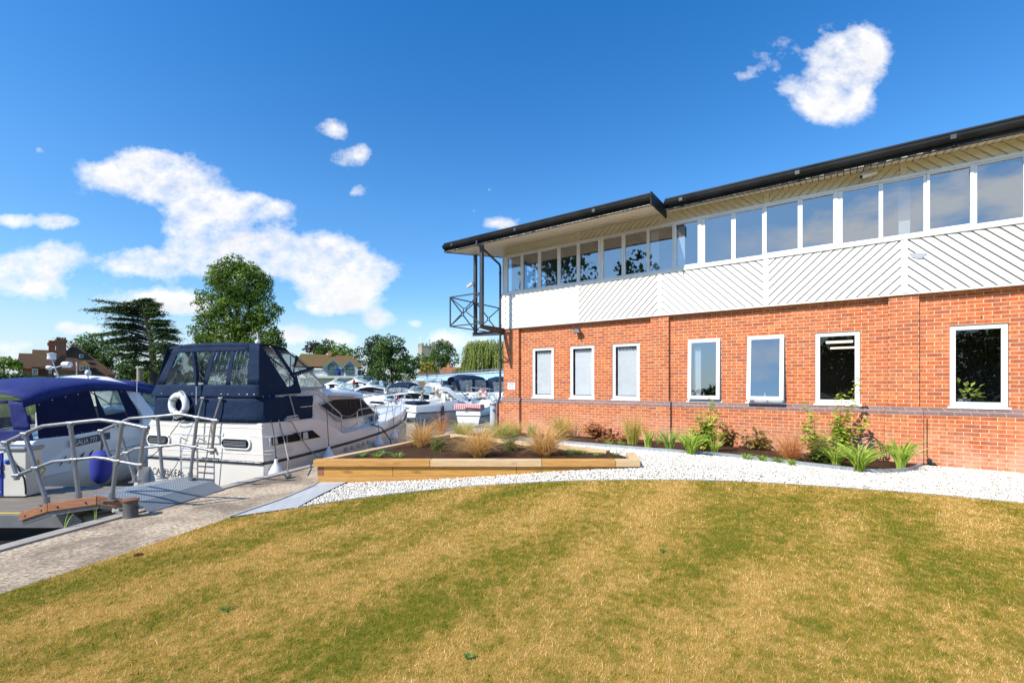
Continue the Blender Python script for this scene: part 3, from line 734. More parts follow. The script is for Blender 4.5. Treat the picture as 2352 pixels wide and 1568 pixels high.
# soil bed against the wall
def soilmat():
    n=N('dark_soil'); p=n.pos(); k=n.mix(n.mr(n.noise(p,22,5,.75),.3,.7),(.035,.018,.010),(.13,.070,.040))
    return n.fin(n.bsdf(k,.95,spec=.1,normal=n.bump(n.noise(p,38,5,.8),1.0,.04)))
M['soil']=soilmat()
bed_poly=[(p[0],p[1]) for p in be2]+[wallpt(S(2135),.03),wallpt(-.2,.03),(-2.0,13.6),(-1.9,11.6)]
sheet('flower_bed',bed_poly,M['soil'],.03,.35)
def ribbon(pts,w,h,dz,name,mat,label=None,cat=None,kind=None,parent=None):
    mb=MB(); n=len(pts); rings=[]
    for i,p in enumerate(pts):
        a=pts[max(i-1,0)];b=pts[min(i+1,n-1)]; d=Vector((b[0]-a[0],b[1]-a[1],0)).normalized(); s=Vector((-d.y,d.x,0))*w/2; z=G(*p[:2])+dz
        c=Vector((p[0],p[1],z)); rings.append([c-s,c+s,c+s+Vector((0,0,h)),c-s+Vector((0,0,h))])
    mb.loft(rings); o=mb.build(name,mat,parent); return tag(o,label,cat,kind=kind) if label or kind else o
M['edge']=pm('grey_edging',(.33,.36,.38),.5,c2=(.26,.28,.30),vs=6)
ribbon(be2,.035,.085,-.02,'bed_edging',M['edge'],'grey curved edging strip between the flower bed and white gravel','edging')
ribbon([p for p in lf if p[0]<14],.014,.032,-.02,'lawn_edging',M['edge'],'thin dark edging strip where the lawn meets the white gravel','edging')
# quay
def quaymat():
    n=N('weathered_quay_concrete'); p=n.pos()
    k=n.ramp(n.noise(p,26,6,.75),[(.32,(.14,.09,.05)),(.42,(.34,.24,.15)),(.50,(.54,.42,.29)),(.60,(.70,.59,.44)),(.72,(.82,.74,.61))])
    k=n.mix(n.mr(n.noise(p,1.1,4,.65),.42,.6,0,.75),k,(.16,.115,.085),'MIX')
    k=n.mix(n.mr(n.noise(p,75,3,.7),.5,.7,0,.6),k,(.075,.055,.04))
    return n.fin(n.bsdf(k,.92,spec=.2,normal=n.bump(n.noise(p,42,6,.75),.9,.012)))
M['quay']=quaymat()
ys=[-14,-4,0,2,3.4,4.446,5.5,7.06,8.93,11,14,18,24]
qpoly=[(quayx(y),y) for y in ys]
inner=[(6,24),(6,21),(.4,15.5),(-1.2,13.2),(-2.0,11.5),(-2.6,9.5),(-3.15,7.3),(-3.2,5.55)]+quay_lawn
mb=MB(); mb.prism([(a,b) for a,b in qpoly]+inner,-2.5,.0); q=mb.build('quay',M['quay'],fix=True); q['kind']='structure'
# coping strip along the water
cop=[(quayx(y)+.07,y) for y in ys]
M['cop']=pm('pale_coping',(.42,.38,.32),.85,c2=(.24,.21,.18),vs=5,amt=.7,bump=.5,bs=40)
mb=MB(); rings=[]
for i,p in enumerate(cop): rings.append([(p[0]-.1,p[1],-.05),(p[0]+.07,p[1],-.05),(p[0]+.07,p[1],.022),(p[0]-.1,p[1],.022)])
mb.loft(rings); c_=mb.build('quay_coping',M['cop']); c_['kind']='structure'
# grey block paving strip
pv=[gp(*p) for p in ((523,1190),(640,1150),(716,1118),(735,1104),(805,1104),(735,1138),(682,1167))]
pvx=[(p.x,p.y) for p in pv]
def pavemat():
    n=N('grey_block_paving'); p=n.pos(); sx=n.n('ShaderNodeMapping'); n.l(p,sx.inputs[0]); sx.inputs['Rotation'].default_value=(0,0,R(-62))
    b=n.n('ShaderNodeTexBrick'); n.l(sx.outputs[0],b.inputs['Vector']); b.inputs['Scale'].default_value=1; b.inputs['Brick Width'].default_value=.2; b.inputs['Row Height'].default_value=.1; b.inputs['Mortar Size'].default_value=.004
    b.inputs['Color1'].default_value=(.40,.41,.41,1); b.inputs['Color2'].default_value=(.50,.50,.49,1); b.inputs['Mortar'].default_value=(.27,.26,.25,1)
    k=n.mix(n.mr(n.noise(p,30,4,.7),.3,.7,0,.5),b.outputs[0],(.34,.35,.36))
    return n.fin(n.bsdf(k,.85,normal=n.bump(b.outputs['Fac'],.5,-.004),spec=.2))
M['pave']=pavemat()
pv_o=sheet('paved_strip',pvx,M['pave'],.014,.5)
e=[(pvx[0][0]-.0,pvx[0][1]),pvx[1],pvx[2],pvx[3]]
ribbon(e,.06,.03,-.005,'paving_edge',M['cop'],kind='structure')
# far ground, banks and water
GR=pm('bank_grass',(.10,.15,.035),.95,c2=(.17,.17,.06),vs=.3,amt=.7,bump=.5,bs=3,bd=.05)
bank=[(-3000,41),(-60,40),(-27,43),(-24,66),(-8,74),(-2,62),(3,52),(12,44),(30,40),(3000,40)]
mb=MB(); mb.prism(bank+[(3000,4000),(-3000,4000)],-2.4,.25)
near=[(6.1,24),(6.1,30),(3000,30),(3000,-3000),(-3000,-3000),(-3000,-14.1),(-8,-14.1),(39,-14.1),(39,-5),(wr[0],wr[1]),(12.6,12.0),(6.1,19)]
mb.prism(near,-2.4,-.08)
g=mb.build('ground',GR); g['kind']='structure'
def watermat():
    n=N('river_water'); p=n.pos(); h=n.math('ADD',n.noise(p,3.2,4,.55,.6),n.math('MULTIPLY',n.noise(p,.7,2),.9))
    nm=n.bump(h,.14,.10); return n.fin(n.bsdf((.012,.022,.022),.05,normal=nm,spec=.8,IOR=1.33))
mb=MB(); mb.box(-400,60,-14.05,90,-1.3,WATER); w_=mb.build('water',watermat()); w_['kind']='structure'
# ---------------------------------------------------------------- raised planter
def woodmat(name,a,b,ax=0,knots=True):
    n=N(name); o=n.obj(); mp=n.n('ShaderNodeMapping'); n.l(o,mp.inputs[0])
    sc=[14.0,14.0,14.0]; sc[ax]=.9; mp.inputs['Scale'].default_value=sc
    g=n.noise(mp.outputs[0],2.2,5,.6,1.6); k=n.mix(n.mr(g,.3,.7),a,b)
    if knots:
        v=n.n('ShaderNodeTexVoronoi'); m2=n.n('ShaderNodeMapping'); n.l(o,m2.inputs[0]); s2=[4.5,4.5,4.5]; s2[ax]=1.6; m2.inputs['Scale'].default_value=s2; n.l(m2.outputs[0],v.inputs['Vector']); v.inputs['Scale'].default_value=1.0
        k=n.mix(n.mr(v.outputs['Distance'],.08,.2,.75,0),k,tuple(x*.38 for x in a))
    return n.fin(n.bsdf(k,.7,spec=.25,normal=n.bump(g,.25,.004)))
M['wood']=woodmat('honey_timber',(.40,.19,.04),(.62,.34,.09)); M['woodp']=woodmat('pale_timber',(.50,.33,.17),(.66,.47,.27)); M['teak']=woodmat('brown_timber_kerb',(.22,.09,.045),(.36,.17,.09),knots=False)
M['woody']=woodmat('yellow_timber',(.42,.19,.045),(.58,.33,.11))
PT=.39
A_=gz(719,1056,PT); Bq=gz(1471,1056.5,PT); Cq=gz(1458,1038.5,PT); Ap=gz(1030,994.5,PT)
pl=thing('raised_planter','raised timber sleeper planter filled with dark soil and tan grasses on the white gravel','planter',loc=(A_.x,A_.y,0))
def PLc(p): return (p[0]-A_.x,p[1]-A_.y)
def plank(a,b,w,z0,z1,inn,name,mat,bevel=.006,ext=(0,0)):
    """plank along a->b in plan, standing inside on the side of inn"""
    a=Vector((*PLc(a),0)); b=Vector((*PLc(b),0)); d=(b-a).normalized(); nn=Vector((-d.y,d.x,0))
    c=Vector((*PLc(inn),0))
    if (c-a).dot(nn)<0: nn=-nn
    a=a-d*ext[0]; b=b+d*ext[1]
    L=(b-a).length; o=bpy.data.objects.new('x',None); bpy.data.objects.remove(o)
    mb=MB(); sgn=1 if nn.dot(Vector((-d.y,d.x,0)))>0 else -1
    mb.box(0,L,0 if sgn>0 else -w,w if sgn>0 else 0,z0,z1)
    ob=mb.build(name,mat,pl,bevel=bevel); ob.location=a; ob.rotation_euler=(0,0,math.atan2(d.y,d.x)); return ob
cen=(A_+Bq+Ap)/3
def lerp(a,b,t): return (a[0]+(b[0]-a[0])*t,a[1]+(b[1]-a[1])*t)
capz=(PT-.105,PT)
plank(A_,lerp(A_,Bq,.357),.16,*capz,cen,'cap_sleeper',M['woody']); plank(lerp(A_,Bq,.3585),lerp(A_,Bq,.699),.16,*capz,cen,'cap_sleeper',M['woodp']); plank(lerp(A_,Bq,.7005),lerp(A_,Bq,.925),.16,*capz,cen,'cap_sleeper',M['woody'])
plank(lerp(A_,Bq,.9265),Bq,.16,*capz,cen,'cap_sleeper',M['woodp'],ext=(0,0))
fo=.045; A2=(A_.x+.05,A_.y+fo); B2=(Bq.x-.02,Bq.y+fo)
z1=PT-.107; 
plank((A2[0]+.10,A2[1]),lerp(A2,B2,.235),.12,z1-.155,z1,cen,'side_board',M['wood'],.004); plank(lerp(A2,B2,.2362),lerp(A2,B2,.62),.12,z1-.155,z1,cen,'side_board',M['wood'],.004); plank(lerp(A2,B2,.6212),B2,.12,z1-.155,z1,cen,'side_board',M['wood'],.004)
plank(A2,(A2[0]+.097,A2[1]),.12,z1-.155,z1,cen,'side_board',M['teak'],.004)
plank(A2,lerp(A2,B2,.52),.12,z1-.31,z1-.158,cen,'side_board',M['woody'],.004); plank(lerp(A2,B2,.522),B2,.12,z1-.31,z1-.158,cen,'side_board',M['wood'],.004)
# left, back and right edges
Al=lerp(A_,Ap,.045); 
plank(Al,lerp(A_,Ap,.5),.15,*capz,cen,'cap_sleeper',M['woodp']); plank(lerp(A_,Ap,.502),Ap,.15,*capz,cen,'cap_sleeper',M['woodp'])
plank(lerp(A_,Ap,.04),Ap,.11,PT-.42,PT-.108,cen,'side_board',M['wood'])
Bc=lerp(Ap,Cq,.5)
plank(lerp(Ap,Cq,.045),Bc,.15,*capz,cen,'cap_sleeper',M['woodp']); plank(lerp(Ap,Cq,.502),lerp(Ap,Cq,.90),.15,*capz,cen,'cap_sleeper',M['woodp']); plank(lerp(Ap,Cq,.04),lerp(Ap,Cq,.90),.11,PT-.42,PT-.108,cen,'side_board',M['wood'])
plank(lerp(Cq,Bq,.0),lerp(Cq,Bq,.80),.15,capz[0]+.002,capz[1]+.002,cen,'cap_sleeper',M['woodp'])
so=bmesh.new(); 
sp=[lerp(A_,cen,.03),lerp(Bq,cen,.03),lerp(Cq,cen,.04),lerp(Ap,cen,.04)]
f=so.faces.new([so.verts.new((*PLc(p),0)) for p in sp]); bmesh.ops.subdivide_edges(so,edges=so.edges[:],cuts=24,use_grid_fill=True)
for v in so.verts: v.co.z=PT-.06+.06*(mnoise.noise(v.co*2.2))+.02*mnoise.noise(v.co*9)
me=bpy.data.meshes.new('soil'); bmesh.ops.recalc_face_normals(so,faces=so.faces); so.to_mesh(me); so.free(); me.materials.append(M['soil']); o=bpy.data.objects.new('soil',me); col.objects.link(o); o.parent=pl
# soil crumbs
# ---------------------------------------------------------------- plants
def ribbons(n,base_r,H,spread,w,droop=.5,seg=6,up=.15,lean=(0,0),hv=.35):
    V=[];Fc=[];b=0
    th=RNG.uniform(0,2*np.pi,n); rr=base_r*np.sqrt(RNG.random(n)); h=H*RNG.uniform(1-hv,1.0,n); sp=spread*RNG.uniform(.1,1.0,n)**.8; dr=droop*RNG.uniform(.3,1.2,n)
    t=np.linspace(0,1,seg+1)
    ph=th+RNG.uniform(-.5,.5,n)
    for i in range(n):
        c=np.array([math.cos(th[i])*rr[i],math.sin(th[i])*rr[i]])
        rad=sp[i]*(t**1.6); z=h[i]*(t*(1+dr[i]*.6)-dr[i]*t**2.6)
        x=c[0]+math.cos(ph[i])*rad+lean[0]*t*t; y=c[1]+math.sin(ph[i])*rad+lean[1]*t*t
        a=RNG.uniform(0,math.pi); wx,wy=math.cos(a)*w/2,math.sin(a)*w/2; tw=np.minimum(1,(1-t)*1.8+.12)
        V.append(np.stack([np.concatenate([x-wx*tw,x+wx*tw]),np.concatenate([y-wy*tw,y+wy*tw]),np.concatenate([z,z])],1))
        m=seg+1
        for k in range(seg): Fc.append((b+k,b+k+1,b+m+k+1,b+m+k))
        b+=2*m
    return np.concatenate(V),np.array(Fc)
def grassmat(name,ca,cb,cc):
    n=N(name); g=n.n('ShaderNodeNewGeometry'); k=n.ramp(g.outputs['Random Per Island'],[(0,ca),(.5,cb),(1,cc)])
    b=n.bsdf(k,.6,spec=.25); t=n.n('ShaderNodeBsdfTranslucent'); n.l(k,t.inputs[0]); m=n.n('ShaderNodeMixShader'); m.inputs[0].default_value=.45; n.l(b,m.inputs[1]); n.l(t.outputs[0],m.inputs[2]); return n.fin(m.outputs[0])
M['tan']=grassmat('tan_grass',(.58,.31,.08),(.78,.50,.17),(.86,.66,.33)); M['tang']=grassmat('tan_green_grass',(.34,.38,.06),(.66,.48,.14),(.78,.60,.26))
M['lime']=grassmat('lime_strap_leaf',(.22,.36,.04),(.46,.60,.09),(.70,.78,.20)); M['tuft']=grassmat('green_tuft_leaf',(.16,.30,.05),(.30,.46,.08),(.50,.62,.18)); M['fern']=grassmat('ferny_green_leaf',(.07,.16,.03),(.14,.26,.05),(.25,.36,.08))
M['redg']=grassmat('rusty_grass',(.50,.17,.06),(.68,.30,.10),(.75,.42,.18))
def gnd(px,py,z=None):
    return gp(px,py,.03) if z is None else gz(px,py,z)
SZ=PT-.07
def clump(name,label,cat,px,py,z,parts,group):
    p=gnd(px,py,z); Vs=[];Fs=[];off=0; o0=None
    t=thing(name,label,cat,loc=p,group=group)
    for (pn,mat,n,br,H,sp,w,dr,hv) in parts:
        V,Fc=ribbons(n,br,H,sp,w,dr,hv=hv); V[:,2]-=.02
        V*=1.15 if z is None else (1.22 if 'grass' in label else 1.0)
        np_mesh(pn,V,Fc,mat,t,k=4)
    return t
gg='tan ornamental grasses'
def tan(px,py,z,label,H=.62,n=430,sp=.42,mat='tan',mix=None):
    parts=[('blades',M[mat],int(n*.62),.06,H*1.05,sp,.0055,.85,.75),('arching_blades',M[mat],int(n*.38),.07,H*.75,sp*1.25,.0055,1.35,.6)]
    if mix: parts.append(('green_blades',M[mix],n//3,.09,H*.7,sp*.6,.009,.4,.4))
    return clump('ornamental_grass',label,'ornamental grass',px,py,z,parts,gg)
tan(970,1027,SZ,'big tan ornamental grass clump at the far left of the raised planter',.62,650,.62)
tan(1100,1048,SZ,'tan ornamental grass clump in the middle of the planter, just left of the fern',.62,700,.62)
tan(1250,1047,SZ,'rust and tan ornamental grass clump at the right side of the planter behind the front sleeper',.64,700,.62)
tan(1012,1000,SZ,'thin reddish grass with tall wisps at the back of the planter against the water',.72,130,.45,'redg')
tan(1062,1008,None,'pale tan and green grass clump behind the far timber edge beside the quay',.70,380,.7,'tang','lime')
tan(1150,1010,None,'pale tan grass clump at the foot of the grey power pillar',.72,460,.8,'tang','tuft')
tan(1290,1003,None,'soft tan grass clump against the brick between the first two windows',.80,520,.8,'tang')
tan(1453,1020,None,'tall feathery tan grass with green base by the brick pilaster',.85,340,.40,'tan','lime')
tan(1817,1058,None,'low collapsed rusty tan grass in the bed below the dark window',.70,340,.65,'redg')
tan(1185,1000,None,'tan grass with seed heads at the left end of the brick wall',.6,200,.5,'tan','tuft')
def tuft(px,py,z,label,s=1.0): return clump('grass_tuft',label,'grass tuft',px,py,z,[('blades',M['tuft'],46,.035,.13*s,.17*s,.010*s,.9,.4)],'small green tufts planted in soil')
c2d=lambda x,y:((1150+x*.6378)*.5742,(1550+y*.6378)*.5742)
for (x,y,l) in ((370,440,'small green tuft nearest the left corner of the planter'),(460,432,'small green tuft second from the left in the planter'),(565,436,'small green tuft third from the left, close behind the front sleeper'),(604,420,'small green tuft just right of and behind the third one'),(520,400,'small green tuft by the planter\'s left timber edge'),(690,438,'small green tuft alone between left tufts and the first tan grass'),(1775,418,'small green tuft just right of the rust coloured grass'),(1850,418,'pale green tuft second right of the rust coloured grass'),(1872,392,'small green tuft behind the pale one at the planter\'s right'),(1940,428,'small green tuft close to the front sleeper at the planter\'s right'),(1980,412,'small green tuft second from the planter\'s right end'),(2060,425,'small green tuft nearest the right end of the planter')):
    tuft(*c2d(x,y),SZ,l,1.0 if x<1800 else .85)
b2d=lambda x,y:(1378+.4141*x,660.3+.4141*y)
for (x,y,l) in ((52,868,'tiny green tuft below the red leaved shrub in the wall bed'),(118,872,'tiny green tuft left of the feathery tan grass'),(812,945,'small green tuft at the edging below the second open window'),(905,955,'small green tuft on the soil just left of the rusty grass'),(1065,978,'small green tuft at the edging in front of the rusty grass'),(985,962,'small dull green tuft among rusty blades')):
    tuft(*b2d(x,y),None,l,1.0)
def strap(px,py,label,H=.45,n=46,sp=.35,w=.024,dr=.75,mat='lime'): return clump('strap_leaf_plant',label,'strap leaf plant',px,py,None,[('leaves',M[mat],n,.05,H,sp,w,dr,.35)],'bright green strap leaved plants')
strap(*b2d(268,886),'upright lime iris clump right of the feathery tan grass',.42,26,.12,.022,.1)
strap(*b2d(325,866),'small pale green clump behind the iris',.3,30,.16,.015,.4,'tuft')
strap(*b2d(385,902),'arching green clump at the foot of the second pilaster',.5,70,.34,.014,.6,'tuft')
strap(*b2d(505,918),'wide green strap leaf clump below the first open window',.5,90,.5,.022,.85)
strap(*b2d(632,920),'upright lime clump right of the tall leafy shrub',.36,24,.16,.02,.3)
strap(*b2d(1312,982),'yellow green clump behind the big arching strap leaf plant',.42,70,.38,.02,.6)
strap(*b2d(1440,1012),'biggest arching strap leaf plant, spilling over the grey edging',.55,100,.68,.026,1.0)
strap(*b2d(1668,1005),'tall strap leaf plant with a dark seed stem at the right end of the bed',.62,90,.45,.024,.75)
strap(1222,1006,'dark green iris blades against the pilaster at the left end of the wall',.45,34,.2,.02,.2,'tuft')
# a leafy plant: stems plus folded leaves strung along them
def leafy(name,label,cat,px,py,z,stems,mat,leaf=.05,per=18,group='leafy shrubs',cover=.35,jit=.05):
    p=gnd(px,py,z); t=thing(name,label,cat,loc=p,group=group); mb=MB(); V=[];Fc=[];b=0
    if z is None: stems=[(a*1.1,b_*1.1,c*1.18) for a,b_,c in stems]+[(a*1.6+.06,b_*1.3,c*.62) for a,b_,c in stems]+[(a*1.3-.10,b_*1.2,c*.8) for a,b_,c in stems[:5]]
    for (dx,dy,h) in stems:
        pts=[]; k0=RNG.uniform(-.04,.04,2)
        for i in range(7):
            u=i/6; pts.append((dx*u**1.3+k0[0]*math.sin(u*5),dy*u**1.3+k0[1]*math.sin(u*4),h*u-.03))
        mb.tube(pts,[.007*(1-.75*i/6) for i in range(7)],5)
        for j in range(int(per*1.35)):
            u=min(.999,cover+(1-cover)*(j+RNG.random())/(per*1.35)); i=min(5,int(u*6)); q=np.array(pts[i])*(1-(u*6-i))+np.array(pts[i+1])*(u*6-i)
            a=RNG.uniform(0,2*np.pi); L=leaf*1.7*RNG.uniform(.6,1.2); d=np.array([math.cos(a),math.sin(a),RNG.uniform(-.5,.5)]); d/=np.linalg.norm(d); s=np.cross(d,[0,0,1]); s/=np.linalg.norm(s); up=np.cross(s,d)
            q=q+d*RNG.uniform(.2,1)*jit
            V+= [q,q+d*L*.35+s*L*.34+up*L*.1,q+d*L*.72+s*L*.26+up*L*.05,q+d*L-up*L*.1,q+d*L*.72-s*L*.26+up*L*.05,q+d*L*.35-s*L*.34+up*L*.1]
            Fc+= [(b,b+1,b+2,b+3),(b,b+3,b+4,b+5)]; b+=6
    mb.build('stem',M['stem'],t,smooth=True); np_mesh('foliage',np.array(V),np.array(Fc),mat,t,k=4); return t
M['stem']=pm('green_stem',(.20,.20,.05),.7,c2=(.28,.14,.06),vs=8)
M['leafg']=leafmat('shrub_leaf_green',(.22,.36,.03),(.60,.68,.09),.35,scale=4); M['leafr']=leafmat('shrub_leaf_red',(.30,.10,.04),(.45,.22,.07),.3,scale=5); M['leafm']=leafmat('shrub_leaf_mixed',(.38,.14,.05),(.22,.32,.05),.3,scale=7)
def rs(n,sp,h0,h1,lx=0): return [(RNG.uniform(-sp,sp)+lx,RNG.uniform(-sp,sp)*.6,RNG.uniform(h0,h1)) for _ in range(n)]
leafy('leafy_shrub','red brown leaved shrub against the wall below the third window','shrub',1378,1006,None,rs(9,.35,.25,.5),M['leafr'],.055,14)
leafy('leafy_shrub','low reddish leaved plant on the soil left of the feathery grass','shrub',1420,1014,None,rs(6,.4,.12,.28),M['leafr'],.05,9)
leafy('leafy_shrub','tall green leafy shrub reaching the sill of the first open window','shrub',*b2d(590,905),None,rs(9,.22,.45,.75)+[(.16,.05,1.02),(.12,0,.9)],M['leafg'],.055,22)
leafy('leafy_shrub','green and red broad leaved shrub between the two open windows','shrub',*b2d(740,880),None,rs(8,.30,.3,.52)+[(-.2,0,.5)],M['leafm'],.06,12)
leafy('leafy_shrub','green and red trailing shrub under the second open window','shrub',*b2d(862,898),None,rs(8,.28,.25,.5),M['leafm'],.055,12)
leafy('leafy_shrub','spindly green shrub left of the dark window','shrub',*b2d(1205,945),None,[(-.18,0,1.0),(-.05,.05,.8),(-.2,.1,.6),(.05,0,.5)],M['leafg'],.06,20,cover=.3)
leafy('leafy_shrub','tallest shrub with bright stems crossing the dark window','shrub',*b2d(1340,958),None,[(-.03,.0,1.18),(.30,.05,1.45),(.02,.1,.9),(-.1,0,.7)],M['leafg'],.06,34,cover=.3)
leafy('leafy_shrub','bushy upright shrub below the third pilaster','shrub',*b2d(1560,935),None,[(.0,0,1.02),(.05,.05,.9),(-.06,.05,.75),(.02,0,.6),(.1,0,.5),(-.1,0,.5)],M['leafg'],.06,30,cover=.25)
leafy('fern_bush','small ferny bush in the planter between the two left tan grasses','fern',1008,1037,SZ,rs(16,.15,.16,.38),M['fern'],.018,34,'ferny bushes',.2,.07)
leafy('fern_bush','ferny bush in the planter right of the middle tan grass','fern',1169,1036,SZ,rs(20,.19,.2,.5),M['fern'],.019,40,'ferny bushes',.2,.08)
leafy('fern_bush','yellow green ferny bush in the bed left of the strap leaf plants','fern',*b2d(1232,968),None,rs(18,.2,.2,.5),M['fern'],.04,30,'ferny bushes',.15,.08)
for px,py,l in ((1075,1516,'small green weed rosette low in the lawn at the bottom centre of the picture'),(1520,1268,'green weed patch in the lawn below the middle windows'),(520,1402,'green weed patch in the left part of the lawn')):
    p=gp(px,py,0); V,Fc=ribbons(16,.012,.03,.055,.02,.9); o=np_mesh('lawn_weed',V,Fc,M['fern'],k=4); o.location=p; tag(o,l,'weed')
# black hose coiled on the bed
p=gp(*b2d(1500,965),.03); t=thing('garden_hose','black garden hose looped on the soil between the strap leaf plants','hose',loc=p)
mb=MB()
for k in range(4):
    rr=.20+.03*k; pts=[(rr*math.cos(a)+.02*k,.12*k-.2+.03*math.sin(3*a),max(.01,.20+rr*math.sin(a)*(1.0)))for a in np.linspace(-.6,3.7,16)]; mb.tube(pts,.011,6)
mb.tube([(.2,.1,.03),(.6,.1,.05),(1.1,-.05,.04),(1.5,.1,.12),(1.75,.15,.28)],.009,6)
mb.build('hose',M['rubber'],t,smooth=True)
# fallen leaves on the gravel
mb=[]
for i,(px,py) in enumerate(((2068,1108),(1985,1118),(2280,1108),(2222,1135),(2320,1098),(838,1109))):
    p=gp(px,py,.02); o=MB().add([(-.03,0,.005),(0,.018,.012),(.035,0,.004),(0,-.018,.0)],[(0,1,2,3)]).build('fallen_leaf',M['redg'],fix=False); o.location=p; o.rotation_euler=(.2,.1,i); tag(o,'curled brown leaf fallen on the white gravel','leaf','fallen leaves on the gravel')
# ---------------------------------------------------------------- the blue and white motor cruiser by the quay
H_=Vector((.29,.957,0)).normalized(); P_=Vector((-.957,.29,0)).normalized()
BO=Vector((-4.45,8.3,0))
def hullloft(mb,st):
    """st: list of (x,half,cy,zkeel,zchine,zrub,zdeck,halfchine)"""
    rings=[]
    for x,hb,cy,zk,zc,zr,zd,hc in st:
        r=[(x,cy-hb*.0,zk),(x,cy-hc*.6,zk*.6+zc*.4),(x,cy-hc,zc),(x,cy-(hc+hb)/2-.03*hb,(zc+zr)/2),(x,cy-hb,zr),(x,cy-hb*.985,(zr+zd)/2),(x,cy-hb*.965,zd)]
        l=[(a,2*cy-b,c) for a,b,c in r[1:]][::-1]
        rings.append(r+l)
    mb.loft(rings,closed=True,cap=True); return mb
cr=thing('cabin_cruiser','large white cabin cruiser with navy canopy moored stern on beside the quay','boat',M=basis(BO,H_,P_))
CY=1.56
def hb(x): 
    xs=[0,.25,1.2,2.6,3.8,5.0,6.0,6.9,7.6]; hs=[1.46,1.55,1.58,1.56,1.46,1.2,.84,.42,.03]
    return float(np.interp(x,xs,hs))
rubz=lambda x: .14+.035*x+.0026*x*x
decz=lambda x: float(np.interp(x,[0,1.35,2.2,3.6,5,7.6],[.84,.86,.46,.51,.64,.82]))
st=[]
for x in (0,.08,.25,.7,1.2,1.35,1.8,2.2,2.6,3.2,3.8,4.4,5,5.5,6,6.45,6.9,7.3,7.6):
    h=hb(x); k=min(1,(7.6-x)/4)
    st.append((x,h,CY,-1.25+.5*(1-k),-.95+.9*(1-k)**1.5,rubz(x),decz(x),max(.02,h*(.80*k+.12))))
mb=MB(); hullloft(mb,st); hull=mb.build('hull',M['gelc'],cr,smooth=45)
mb=MB()
for sgn in (1,-1):
    mb.tube([(x,CY-sgn*(hb(x)+.008),rubz(x)) for x in [0.0,.12,.25]+list(np.linspace(.5,7.6,20))],.028,8)
mb.tube([(-.012,CY-1.47,rubz(0)),(-.012,CY+1.47,rubz(0))],.028,8); mb.build('rub_rail',M['rubber'],cr,smooth=True)
mb=MB(); mb.tube([(-.03,CY-1.42,rubz(0)+.012),(-.03,CY+1.42,rubz(0)+.012)],.010,6); mb.build('rub_rail_strip',M['steel'],cr)
# moulded steps across the transom
mb=MB()
for z,d in ((.78,.012),(.62,.018),(.30,.018)): mb.tube([(.004,.12,z),(-.000,CY,z),(.004,2*CY-.12,z)],.010,6)
for z in (.62,.36,.30): mb.tube([(0.02,.10,z),(.1,.03,z),(.3,.01,z),(.6,-.005,z+.01)],.012,6)
mb.build('moulding_line',M['gelc'],cr,smooth=True)
def rrect(a0,a1,z0,z1,r,n=5):
    o=[]
    for cx,cz,s in ((a1-r,z1-r,0),(a0+r,z1-r,1),(a0+r,z0+r,2),(a1-r,z0+r,3)):
        for k in range(n+1):
            t=math.pi/2*(s+k/n); o.append((cx+r*math.cos(t),cz+r*math.sin(t)))
    return o
fs=lambda a,b,c:(c,a,b)        # (across, up) drawn on the transom
for (a,b) in ((2.43,2.98),(.42,1.05)):
    MB().prism(rrect(a-.035,b+.035,.375,.60,.09),-.03,.02,fs).build('porthole_frame',M['gel'],cr,bevel=.004)
    po=MB().prism(rrect(a,b,.41,.565,.07),-.038,-.031,fs).build('porthole',M['darkwin'],cr)
    mb=MB(); [mb.box(-.041,-.039,a+.05,b-.04,z,z+.006) for z in (.44,.46,.49,.52)]; mb.build('blind_slats',M['gelg'],po)
text('name_lettering','CAERULEA',.20,M['ink'],cr,basis((-.045,2.83,-.21),(0,-1,0),(0,0,1)),.001,xs=.80)
# aft cabin top and deckhouse
mb=MB(); 
mb.loft([[(x,CY-w,z),(x,CY+w,z),(x,CY+w,z+.04),(x,CY-w,z+.04)] for x,w,z in ((.02,1.40,.83),(.2,1.5,.835),(1.34,1.5,.84))]); mb.build('aft_deck',M['gelc'],cr)
def houser(x,yb,zb,yt,zt,zr):
    return [(x,yb,zb),(x,yt,zt),(x,yt+.12,zr),(x,CY,zr+.03),(x,2*CY-yt-.12,zr),(x,2*CY-yt,zt),(x,2*CY-yb,zb)]
mb=MB(); mb.loft([houser(.72,.28,.85,.32,1.38,1.46),houser(1.4,.28,.80,.33,1.40,1.52),houser(2.05,.30,.42,.36,1.36,1.50),houser(2.9,.34,.45,.42,1.31,1.42),houser(3.42,.42,.48,.52,1.27,1.34)],closed=True)
mb.build('deckhouse',M['gelc'],cr,smooth=40)
mb=MB(); mb.loft([houser(3.38,.42,.48,.5,1.27,1.345),houser(3.55,.45,.48,.60,1.22,1.33),houser(3.62,.46,.48,.7,1.16,1.2),houser(4.1,.60,.5,.75,.80,.84),houser(4.6,.78,.55,.9,.76,.80),houser(5.4,1.1,.6,1.2,.72,.75)],closed=True); mb.build('foredeck_cabin',M['gelc'],cr,smooth=30)
